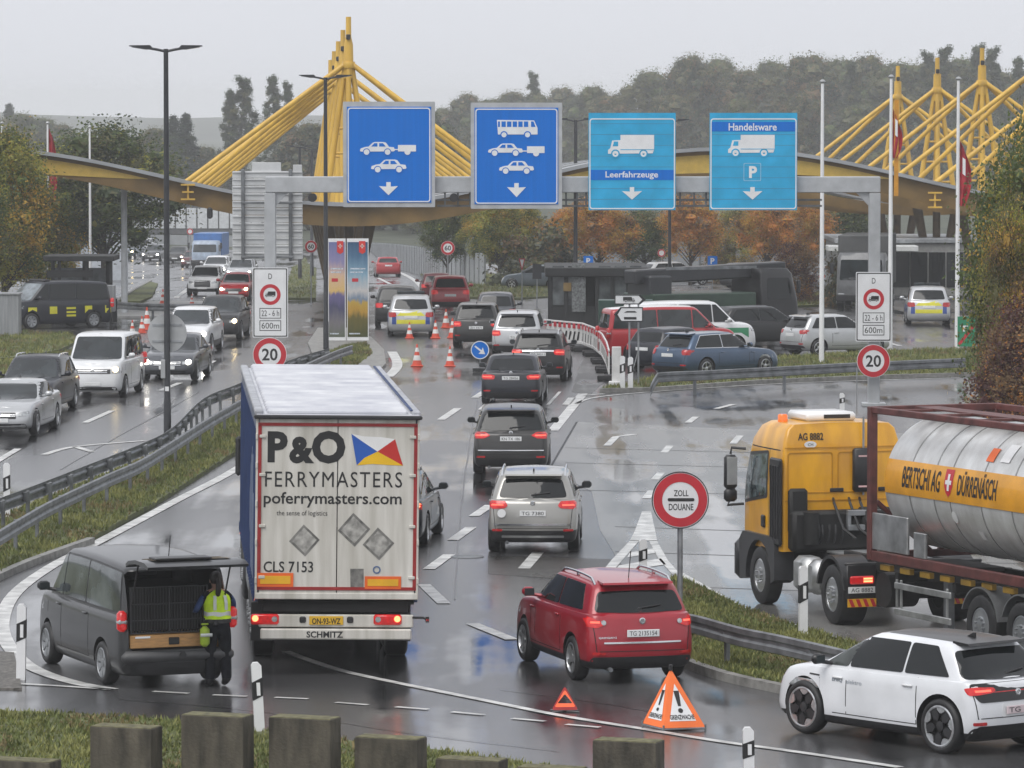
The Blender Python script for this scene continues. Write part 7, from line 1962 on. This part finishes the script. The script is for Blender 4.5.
patch(m, bv, round_poly([(-.70, .74), (.70, .74), (.80, .90), (.78, 1.00), (-.78, 1.00), (-.80, .90)], .06, 3), 'B', .008, .04, .14); m.build('black_tailgate', BLK, c, smooth=40)
m = MB(); patch(m, bv, [(-.44, .868), (.44, .868), (.44, .882), (-.44, .882)], 'B', .014, .03); m.build('light_strip', TAILD, c)
m = MB(); b_ = MB()
put_text(b_, 'ENIQ', .0, .22, 0, .07, 0, bold=.02); put_text(b_, 'elektro', .30, .62, 0, .06, 0)
h = lambda x, z: bv.ray_cast(Vector((x, 4, z)), Vector((0, -1, 0)))[0]
m.add([(.70 - a, h(.70 - a, .80 + cc).y + .006, .80 + cc) for a, _, cc in b_.v], b_.f); m.build('door_lettering', mat('grey lettering', (.25, .28, .32), .4, var=0), c)
m = MB()
for sg in (1,): patch(m, bv, round_poly([(1.2, .88), (.98, .875), (.98, .855), (1.2, .86)], .01, 2), 'L', .008, .02)
m.build('wing_badge', INK, c)
m = MB(); patch(m, bv, round_poly([(-.82, .24), (.82, .24), (.74, .42), (-.74, .42)], .05, 3), 'B', .016, .05); m.build('diffuser', BLK, c)
park(c, 985, 748.5, 39)

# grey van with its tailgate up
def hollow(me, s):
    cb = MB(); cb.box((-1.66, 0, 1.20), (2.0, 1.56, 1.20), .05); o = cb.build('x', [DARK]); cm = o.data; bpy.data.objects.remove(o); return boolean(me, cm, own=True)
c = car('van', PG, 'van', 'graphite grey van with raised tailgate and a wire dog cage inside', 'van', openback=True, shell=hollow, sideglass=mat('grey van side glass', (.10, .115, .12), .05, var=.9, scale=1.5, spec=.7, dirt=(.015, .018, .02)), trim=BLACK, lamps=None, boxlamp=(.90, 1.22), ant='rod', mirm=BLACK, handm=PG, exhaust=False, rdoor=.2)  # side glass: pale mottled base colour paints in see-through reflections
m = MB(); n = 26
for k in range(n + 1): y = -.58 + 1.20 * k / n; m.cyl((-2.34, y + .1, .86), (-2.34, y + .1, 1.56), .008, n=5)
for z_ in (.86, 1.05, 1.3, 1.56): m.box((-2.34, .12, z_), (.022, 1.22, .02))
for y in (-.49, .12, .73): m.box((-2.34, y, 1.21), (.03, .03, .72))
m.build('dog_cage', mat('black wire', (.03, .03, .032), .45, .3, var=.1), c)
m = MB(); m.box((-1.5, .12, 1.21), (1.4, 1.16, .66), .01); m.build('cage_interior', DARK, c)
WOOD = mat('plywood drawer', (.46, .25, .09), .5, coat=.2, var=.16, scale=6, stretch=(1, 1, 6))
m = MB(); m.box((-1.6, .10, .73), (1.52, 1.30, .20), .01); dr = m.build('drawer', WOOD, c)
m = MB(); m.box((-2.368, .05, .73), (.02, .17, .11), .03); m.build('drawer_latch', INK, dr); m = MB(); m.box((-2.366, .55, .80), (.008, .24, .03)); m.build('drawer_label', SWH, dr)
m = MB(); m.box((-1.9, -.66, .95), (.8, .22, .70), .02); m.build('side_locker', WOOD, c)
m = MB(); pts = [(-2.30, 1.93), (-2.42, 1.985), (-2.8, 2.03), (-3.25, 2.02), (-3.42, 1.97), (-3.40, 1.93), (-3.2, 1.955), (-2.8, 1.97), (-2.42, 1.93), (-2.32, 1.88)]
m.prism(pts, -.80, .80); g_ = m.build('tailgate', PG, c, smooth=40)
m = MB(); m.prism([(-2.55, 2.012), (-3.10, 2.034), (-3.10, 2.040), (-2.55, 2.020)], -.62, .62); m.build('tailgate_glass', GLASS, g_)
m = MB(); m.box((-3.0, .15, 2.062), (.35, .9, .03), .012); m.build('tailgate_wiper', BLACK, g_); m = MB(); m.box((-3.33, 0, 1.955), (.05, .5, .04), .01); m.box((-3.0, .35, 1.945), (.2, .06, .03)); m.build('tailgate_handle', BLACK, g_)
for y in (.74, -.74): m = MB(); m.cyl((-2.40, y, 1.30), (-2.75, y, 1.94), .014, n=8); m.build('gas_strut', BLACK, c)
m = MB(); m.box((-2.40, 0, .50), (.16, 1.80, .20), .07); m.build('rear_step_bumper', mat('grey plastic bumper', (.055, .056, .058), .5, var=.12), c, smooth=45)
m = MB(); m.box((-2.2, -.72, 1.75), (.02, .05, .1)); m.box((-1.2, .2, 1.72), (.03, .5, .16), .03); m.box((-1.25, -.45, 1.62), (.1, .32, .3), .08); m.build('headrest', mat('seat cloth', (.05, .052, .055), .8, var=.2), c, smooth=50)
m = MB(); m.lathe([(.055, -.012), (.055, .0), (.0001, .0)], axis='X', n=18, c=(-2.487, -.05, .52)); m.build('towing_cap', BLACK, c)
park(c, 159, 681.5, 22)
van = c
m = MB(); m.box((0, 0, .17), (.12, .15, .32), .05); m.box((0, 0, .36), (.03, .12, .03), .01); m.box((-.085, 0, .20), (.01, .19, .05), .004, mi=1); o = m.build('hi_vis_bag', [mat('yellow green bag', (.40, .55, .04), .6, var=.2, scale=8), REFL], smooth=50)
bp = Vector(G(200, 690)); o.location = van.location + Matrix.Rotation(van.rotation_euler.z, 3, 'Z') @ Vector((-2.50, -.40, .62)); o.rotation_euler = (0, 0, van.rotation_euler.z); tag(o, 'yellow-green bag hanging at the open van beside the officer', 'bag')
# the officer stands at the van's right rear corner
g = G(218, 686.5); per.location = (g.x, g.y, 0); per.rotation_euler = (0, 0, R(90 + 22))

# ---------------------------------------------------------------- lorries further back
def lorry(name, label, L, Hb, boxm, cabm, px, py, yaw, W=2.4, hc=2.7, boom=None):
    g = G(px, py); t = thing(name, label, 'truck', g, R(yaw + 90)); hl = L / 2
    m = MB(); rings = [half_outline(hl - 1.9, hl - f, W / 2 - i, .1, .22, .02, .05, .02, .1) for f, i in ((.05, 0), (0, 0), (.06, 0), (.30, .03), (.45, .12))]; hs = [.55, 1.0, 1.5, hc - .2, hc]
    loft(m, rings, lambda li, x: hs[li], .02, [0] * 4, 0); cb = m.build('cab', cabm, t, smooth=40); bv = bvh_of(cb.data)
    m = MB(); patch(m, bv, round_poly([(-.42 * W, 1.45), (.42 * W, 1.45), (.40 * W, hc - .3), (-.40 * W, hc - .3)], .08, 2), 'F', .012, .04); m.build('windscreen', GLASSL, t)
    for ax in 'LR': m = MB(); patch(m, bv, round_poly([(hl - 1.6, 1.5), (hl - .5, 1.5), (hl - .6, hc - .35), (hl - 1.6, hc - .35)], .08, 2), ax, .012, .04); m.build('side_window', GLASS, t)
    m = MB(); m.box((-.2, 0, .85), (L - .6, .9, .28), .02); m.build('chassis', DARK, t)
    if boom is None:
        m = MB(); m.box((-1.0, 0, (1.1 + Hb) / 2), (L - 2.1, W, Hb - 1.1), .04); bx = m.build('cargo_box', boxm, t)
        m = MB()
        for k in range(8): m.box((-hl + .3 + k * (L - 2.4) / 7, 0, (1.1 + Hb) / 2), (.05, W + .03, Hb - 1.14), .005)
        m.build('box_rib', boxm, bx)
    else:
        m = MB(); m.box((-1.0, 0, 1.35), (L - 2.2, W, .9), .04); m.build('service_body', boxm, t)
        m = MB(); a = math.atan2(.55, L * .8); m.box((-.3, 0, Hb - .55), (L * 1.0, .9, .55), .05, rot=Matrix.Rotation(a * .35, 3, 'Y').inverted()); m.box((-hl + .6, 0, 2.1), (1.0, 1.8, .8), .06); m.build('boom', boom, t)
        m = MB(); m.box((-.3, -.46, Hb - .35), (L * .6, .02, .12), .005); m.build('boom_stripe', STEELD, t)
    for x in (hl - 1.0, -hl + 1.3):
        for sg in (1, -1): truck_wheel(t, x, sg * (W / 2 - .2), .45, .34)
    for sg in (1, -1): m = MB(); m.box((hl - .02, sg * W * .38, .75), (.10, .32, .16), .03); m.build('headlight', LENS, t); m = MB(); m.box((hl - .3, sg * (W / 2 + .18), 2.0), (.12, .18, .5), .03); m.build('mirror', BLACK, t)
    m = MB(); m.box((hl - .0, 0, .62), (.14, W * .96, .34), .05); m.build('front_bumper', BLACK, t)
    return t
lorry('box_truck', 'blue box truck in the far left queue', 7.0, 3.0, mat('truck blue', (.05, .16, .42), .4, coat=.3, var=.1), mat('truck white blue', (.35, .42, .52), .4), 210, 268, 176, hc=2.4)
lorry('box_truck', 'dark grey box truck standing behind the right gantry post', 7.5, 3.5, mat('grey tarpaulin', (.085, .088, .088), .6, var=.15, scale=1), mat('lorry grey', (.14, .145, .15), .4, coat=.3), 866, 308, 172)
lorry('tow_truck', 'black and dark green tow truck with a lowered boom beside the kiosk', 6.8, 3.1, mat('tow truck green', (.014, .040, .022), .4, coat=.4, var=.15), PBK, 712, 338, -62, boom=mat('boom black', (.018, .02, .024), .4, coat=.3, var=.15))
m = MB(); g = G(626, 347); m.box((0, .6, 1.0), (2.05, 1.2, 1.5), .02); m.box((0, .6, .12), (2.1, 1.2, .24), mi=1)
for k in range(6): m.box((-.85 + k * .34, -.01, 1.0), (.05, .03, 1.4))
o = m.build('green_container', [mat('dark green container', (.020, .052, .040), .45, var=.15), GREYP], loc=g); tag(o, 'dark green box container behind the arrow signs', 'container')

# ================================================================ trees
def leaf(name, c):
    m = mat(name, c, .5, var=.22, scale=.9); n = m.node_tree.nodes; l = m.node_tree.links; b = n['Principled BSDF']; o = n['Material Output']
    tr = n.new('ShaderNodeBsdfTranslucent'); mx = n.new('ShaderNodeMixShader'); mx.inputs[0].default_value = .38
    src = b.inputs['Base Color'].links[0].from_socket; l.new(src, tr.inputs[0]); l.new(b.outputs[0], mx.inputs[1]); l.new(tr.outputs[0], mx.inputs[2]); l.new(mx.outputs[0], o.inputs['Surface'])
    return m
LG = [leaf('leaf green', (.100, .140, .035)), leaf('leaf deep green', (.050, .080, .028)), leaf('leaf yellow green', (.32, .31, .05)), leaf('leaf gold', (.55, .34, .05)), leaf('leaf rust', (.60, .25, .045)), leaf('leaf tan', (.25, .155, .070)), leaf('leaf wine', (.115, .042, .038)), leaf('leaf dusky', (.080, .092, .058)), leaf('needle dark', (.030, .048, .034)), leaf('leaf olive', (.15, .145, .055))]
BARK = mat('bark', (.060, .050, .040), .9, var=.3, scale=5)
PROTO = {}
def tree_meshes(key, kind, h, w, mix, nl, lf, seed, stem=.25, blobs=30, core=.40):
    if key in PROTO: return PROTO[key]
    rnd = random.Random(seed); V_ = []; Fs = []; Ms = []; tips = []
    zc0 = h * stem
    for i in range(blobs):
        z = ((i + rnd.random()) / blobs) ** (.85 if kind in ('round', 'poplar') else 1.25); ang = rnd.uniform(0, 6.283)
        if kind == 'round': lim = math.sqrt(max(0, 1 - (2 * z - .9) ** 2 / 1.25)) * (.85 + .15 * math.sin(3 * ang + seed))
        elif kind == 'poplar': lim = (.30 + .70 * math.sin(math.pi * min(1, z * .80 + .16))) * (1 - .35 * z)
        elif kind == 'fir': lim = (1 - z) * .95 + .02
        else: lim = math.sqrt(max(0, 1 - z * z * .95))                              # bush
        rr_ = lim * (rnd.random() if rnd.random() < .3 else .45 + .55 * math.sqrt(rnd.random())); u, v = rr_ * math.cos(ang), rr_ * math.sin(ang)
        tips.append((u * w / 2, v * w / 2, zc0 + z * (h - zc0), rnd.uniform(.6, 1.25) * (1.15 - .75 * z if kind == 'fir' else (1 - .35 * z if kind == 'poplar' else 1))))
    R0 = w * ((.15 if core > .45 else .20) if kind in ('round', 'bush') else .26)
    ICO = bmesh.new(); bmesh.ops.create_icosphere(ICO, subdivisions=2, radius=1.0); iv = [v.co.copy() for v in ICO.verts]; ICO.verts.index_update(); if_ = [tuple(v.index for v in f.verts) for f in ICO.faces]; ICO.free()
    per_ = nl // blobs; lim_ = .72 if core > .45 else .85
    for (x, y, z, sz) in tips:
        ws = [m_[1] for m_ in mix]; mi = rnd.choices(range(len(mix)), ws)[0]; rb = R0 * sz
        o = len(V_); hz_ = (.85 if kind != 'fir' else .45) * core
        V_ += [(x + q.x * rb * core * j, y + q.y * rb * core * j, max(.03, z + q.z * rb * hz_ * j)) for q in iv for j in (rnd.uniform(.60, 1.18),)]
        Fs += [tuple(i + o for i in f) for f in if_]; Ms += [mi if rnd.random() < .6 else rnd.randrange(len(mix)) for _ in if_]
        for k in range(per_):
            a = [max(-lim_, min(lim_, rnd.gauss(0, q_ * lim_ / .85))) for q_ in (.42, .42, .38 if kind != 'fir' else .22)]; p = Vector((x + a[0] * rb, y + a[1] * rb, max(.05, z + a[2] * rb)))
            if kind == 'fir': p.z -= .35 * rb * math.hypot(a[0], a[1])
            s_ = lf * rnd.uniform(.5, 1.3); d = Vector((rnd.gauss(0, 1), rnd.gauss(0, 1), rnd.gauss(0, .7))).normalized(); e = d.orthogonal().normalized(); e = (e * math.cos(k) + d.cross(e) * math.sin(k)); o = len(V_)
            V_ += [tuple(p - d * s_), tuple(p + e * s_ * .6 + d * s_ * .1), tuple(p + d * s_), tuple(p - e * s_ * .55)]; Fs.append((o, o + 1, o + 2, o + 3)); Ms.append(mi if rnd.random() < .86 else rnd.randrange(len(mix)))
    me = bpy.data.meshes.new('crown'); me.from_pydata(V_, [], Fs)
    for m_, _ in mix: me.materials.append(LG[m_])
    me.polygons.foreach_set('material_index', Ms)
    t = MB(); top = h * (.9 if kind in ('poplar', 'fir') else .62); rt = max(.05, h * .018)
    if kind != 'bush':
        pts = [(0, 0, -.3), (rnd.uniform(-.1, .1), rnd.uniform(-.1, .1), h * .2), (rnd.uniform(-.02, .02) * h, rnd.uniform(-.02, .02) * h, h * .45), (rnd.uniform(-.03, .03) * h, 0, top)]; t.tube(pts, [rt * 1.5, rt * 1.1, rt * .8, rt * .25], 9)
    for (x, y, z, sz) in tips[:16]:
        zs = max(.05, min(h * .5, z * .55)) if kind != 'bush' else .02; t.tube([(0, 0, zs), (x * .5, y * .5, lerp(zs, z, .6)), (x * .92, y * .92, z)], [rt * .5, rt * .3, rt * .1], 5)
    to = t.build('x', BARK); tm = to.data; bpy.data.objects.remove(to)
    PROTO[key] = (me, tm, h)
    return PROTO[key]
def plant(key, name, label, cat, px, ytop, Y, rot=0, group=None, xw=1.0, hfix=None, base=None):
    me, tm, h0 = PROTO[key]; x = P(px, 300, Y).x; g = zg(Y) if base is None else base; h = (P(px, ytop, Y).z - g) if hfix is None else hfix
    t = thing(name, label, cat, (x, Y, g), R(rot), group); s_ = h / h0; t.scale = (s_ * xw, s_ * xw, s_)
    link('crown', me, t); link('trunk', tm, t); return t
tree_meshes('maple', 'round', 6, 5.0, [(0, 7), (2, 4), (9, 3), (3, 1)], 42000, .060, 3, .10, 110, .25)
tree_meshes('gold', 'round', 8, 5.5, [(9, 4), (3, 2), (2, 6), (0, 5)], 34000, .075, 5, .26, 100, .25)
tree_meshes('tan', 'round', 6, 4, [(5, 4), (3, 2), (9, 4), (2, 2)], 26000, .055, 7, .05, 70, .25)
tree_meshes('wine', 'bush', 3.2, 3.4, [(6, 7), (5, 3), (4, 1)], 24000, .045, 9, .0, 70, .25)
tree_meshes('rust', 'round', 6.5, 5.5, [(4, 5), (3, 4), (5, 2)], 20000, .080, 11, .42, 70, .35)
tree_meshes('lime', 'round', 6.5, 4.4, [(2, 8), (0, 3), (3, 1)], 20000, .075, 13, .40, 66, .35)
tree_meshes('green', 'round', 8, 6.5, [(0, 4), (1, 3), (9, 3), (2, 1)], 26000, .085, 15, .36, 80, .35)
tree_meshes('wood_a', 'round', 17, 12, [(7, 6), (1, 2), (9, 4), (5, 1)], 62000, .12, 17, .05, 210, .50)
tree_meshes('wood_b', 'round', 16, 13, [(7, 4), (9, 4), (0, 2)], 62000, .12, 19, .04, 220, .50)
tree_meshes('poplar', 'poplar', 17, 3.9, [(7, 4), (1, 3), (9, 1)], 26000, .09, 21, .05, 110, .50)
tree_meshes('fir', 'fir', 13, 6, [(8, 6), (1, 2)], 22000, .10, 23, .06, 110, .50)
tree_meshes('dull', 'bush', 3.5, 5, [(5, 4), (7, 4), (9, 3)], 3500, .15, 25, 0, 34)
# right edge: autumn trees close by
plant('maple', 'maple_tree', 'green and gold tree at the right picture edge', 'tree', 1030, 166, 133, 40, xw=.72)
plant('maple', 'maple_tree', 'thin orange-tipped tree rising highest at the right picture edge', 'tree', 1046, 122, 136, 170, xw=.5)
plant('tan', 'hedge_tree', 'tan brown leaved tree left of the green and gold one', 'tree', 1008, 216, 131, 0, xw=.44)
plant('wine', 'bush', 'dark wine red bush under the autumn trees at right', 'bush', 1020, 322, 129.5, 30, xw=.78)
plant('wine', 'bush', 'second wine red bush cut off by the right edge', 'bush', 1042, 306, 128.5, 110, xw=.9)
# left edge
plant('gold', 'autumn_tree', 'golden green tree at the left edge above the police van', 'tree', 6, 140, 209, 0, xw=.95)
plant('gold', 'autumn_tree', 'second golden green tree half cut by the left edge', 'tree', -30, 165, 203, 120, xw=.95)
plant('gold', 'autumn_tree', 'low golden tree right of the golden green one, behind the shelter', 'tree', 38, 196, 216, 60, xw=1.0)
# middle ground
for k, (key, nm, lb, px, yt, Y, xw) in enumerate((
    ('green', 'tree', 'broad green tree left of the thick grey column', 106, 137, 262, 1.15), ('green', 'tree', 'green tree behind the left flagpoles', 66, 150, 285, 1.0), 
    ('lime', 'tree', 'yellow-green tree in front of the brown bush', 500, 203, 298, 1.0), ('lime', 'tree', 'yellow-green tree left of its neighbour below the second blue sign', 482, 208, 306, .85), ('green', 'tree', 'dark green tree beside the far round speed sign', 447, 206, 312, .8), ('lime', 'tree', 'pale yellow tree touching the canopy edge', 526, 205, 304, .8),
    ('rust', 'tree', 'orange tree behind the kiosk below the Leerfahrzeuge sign', 598, 205, 304, 1.1), ('rust', 'tree', 'orange tree between the two pale blue signs', 690, 203, 306, 1.0), ('rust', 'tree', 'orange tree below the right pale blue sign', 766, 205, 300, .95), ('rust', 'tree', 'faded orange tree left of the tall flagpole', 806, 208, 306, .9), ('rust', 'tree', 'orange tree half behind the first orange one', 566, 214, 300, .8),
    ('tan', 'tree', 'brown tree right of the orange trees', 735, 212, 315, 1.2), ('green', 'tree', 'dark green tree at the wall behind the orange trees', 644, 214, 318, 1.2), ('green', 'tree', 'dark tree behind the customs office', 845, 196, 320, 1.3))):
    plant(key, nm, lb, 'tree', px, yt, Y, k * 47, xw=xw)
for k, (key, lb, px, yt, Y, xw) in enumerate((('dull', 'rounded brown bush left of the kiosk', 540, 232, 296, 1.1), ('dull', 'dull brown bush behind the yellow-green trees', 516, 240, 300, 1.0), ('wine', 'reddish bush on the grass left of the flagpole', 797, 248, 238, 1.0), ('dull', 'dark green bush right of the reddish bush', 842, 262, 232, .7), ('dull', 'ivy clump hanging on the noise wall', 716, 250, 318, .7))):
    plant(key, 'bush', lb, 'bush', px, yt, Y, k * 71, xw=xw)
# far woods: every crown one can tell apart
rnd = random.Random(4)
tops = [(442, 112, 520), (468, 98, 500), (492, 104, 470), (512, 96, 505), (540, 100, 480), (562, 92, 520), (592, 92, 470), (612, 100, 440), (652, 78, 455), (690, 62, 440), (716, 66, 470), (742, 76, 450), (772, 68, 465), (806, 62, 440), (838, 66, 470), (868, 62, 450), (900, 70, 430), (930, 68, 455), (962, 66, 440), (1000, 78, 425), (1030, 84, 415), (670, 100, 415), (740, 104, 410), (800, 98, 405), (860, 110, 400), (920, 104, 398), (600, 128, 405), (540, 130, 420), (980, 108, 395), (480, 128, 440)]
lbs = ['far wood crown', 'broad hazy crown']
for k, (px, yt, Y) in enumerate(tops):
    tr = plant('wood_a' if k % 2 else 'wood_b', 'forest_tree', 'hazy broadleaf tree of the far wood behind the signs and canopy', 'tree', px, yt, Y * 1.75, rnd.uniform(0, 360), 'trees of the far wood', xw=rnd.uniform(.85, 1.15))
for px, yt, Y in ((533, 74, 500), (850, 64, 440), (876, 66, 450), (926, 54, 430), (944, 49, 425), (978, 47, 420), (992, 50, 418), (1018, 60, 415)):
    plant('poplar', 'poplar_tree', 'tall slim poplar standing out of the far wood at right' if px > 600 else 'pointed poplar above the wood behind the second blue sign', 'tree', px, yt, Y * 1.7, rnd.uniform(0, 360), 'poplars of the far wood' if px > 600 else None, xw=.95)
for px, yt, Y, xw, lb in ((230, 92, 640, .9, 'left spire of the hazy poplar pair'), (243, 79, 640, 1.25, 'broad right spire of the hazy poplar pair'), (274, 78, 660, .95, 'left of two hazy poplars behind the yellow cables'), (288, 84, 660, .85, 'right of two hazy poplars behind the yellow cables')):
    plant('poplar', 'poplar_tree', lb, 'tree', px, yt, Y, rnd.uniform(0, 360), xw=xw)
for px, yt, Y, lb in ((174, 116, 620, 'left of two hazy firs'), (187, 114, 600, 'right of two hazy firs'), (10, 104, 900, 'tiny pointed fir far left on the skyline')): plant('fir', 'fir_tree', lb, 'tree', px, yt, Y, rnd.uniform(0, 360), xw=1.1)
for px, yt, Y in ((2, 122, 800), (24, 118, 780), (44, 122, 820), (62, 128, 760), (155, 132, 640), (206, 150, 620), (330, 130, 600), (310, 128, 560), (395, 120, 560), (372, 130, 560), (420, 116, 545)):
    plant('wood_a' if px % 4 else 'wood_b', 'forest_tree', 'faint grey-green tree on the hazy left skyline', 'tree', px, yt, Y, rnd.uniform(0, 360), 'hazy trees on the left skyline', xw=1.05)
# the low far hills
m = MB(); n = 60; vs_ = []; fs = []
for j in range(6):
    for i in range(n + 1):
        x = lerp(-1100, 1100, i / n); y = 2350 + j * 80; e = [0, .55, .85, 1.0, .8, 0][j]
        hgt = (8.2 + 2.2 * math.sin(i * .37 + 1) + 1.1 * math.sin(i * 1.1 + j) + .6 * math.sin(i * 2.9)) * (1.0 if x < 0 else .7); vs_.append((x, y, -5.2 + e * (hgt + 5)))
for j in range(5):
    for i in range(n): a = j * (n + 1) + i; fs.append((a, a + 1, a + n + 2, a + n + 1))
m.add(vs_, fs); o = m.build('hills', mat('wooded hill', (.035, .045, .030), .9, var=.35, scale=.05), smooth=60); o['kind'] = 'structure'

# ================================================================ wet haze
m = MB(); m.box((0, 1400, 7.0), (3300, 2960, 28)); hz = m.build('haze', bpy.data.materials.new('haze')); hz['kind'] = 'stuff'
hm = hz.data.materials[0]; hm.use_nodes = True; n = hm.node_tree.nodes; n.clear(); ho = n.new('ShaderNodeOutputMaterial'); pv = n.new('ShaderNodeVolumePrincipled')
pv.inputs['Color'].default_value = (.975, .985, 1.0, 1); pv.inputs['Density'].default_value = 0.00034; pv.inputs['Anisotropy'].default_value = 0.0
hm.node_tree.links.new(pv.outputs[0], ho.inputs['Volume']); hz.display_type = 'WIRE'
bpy.data.scenes.remove(TMP)
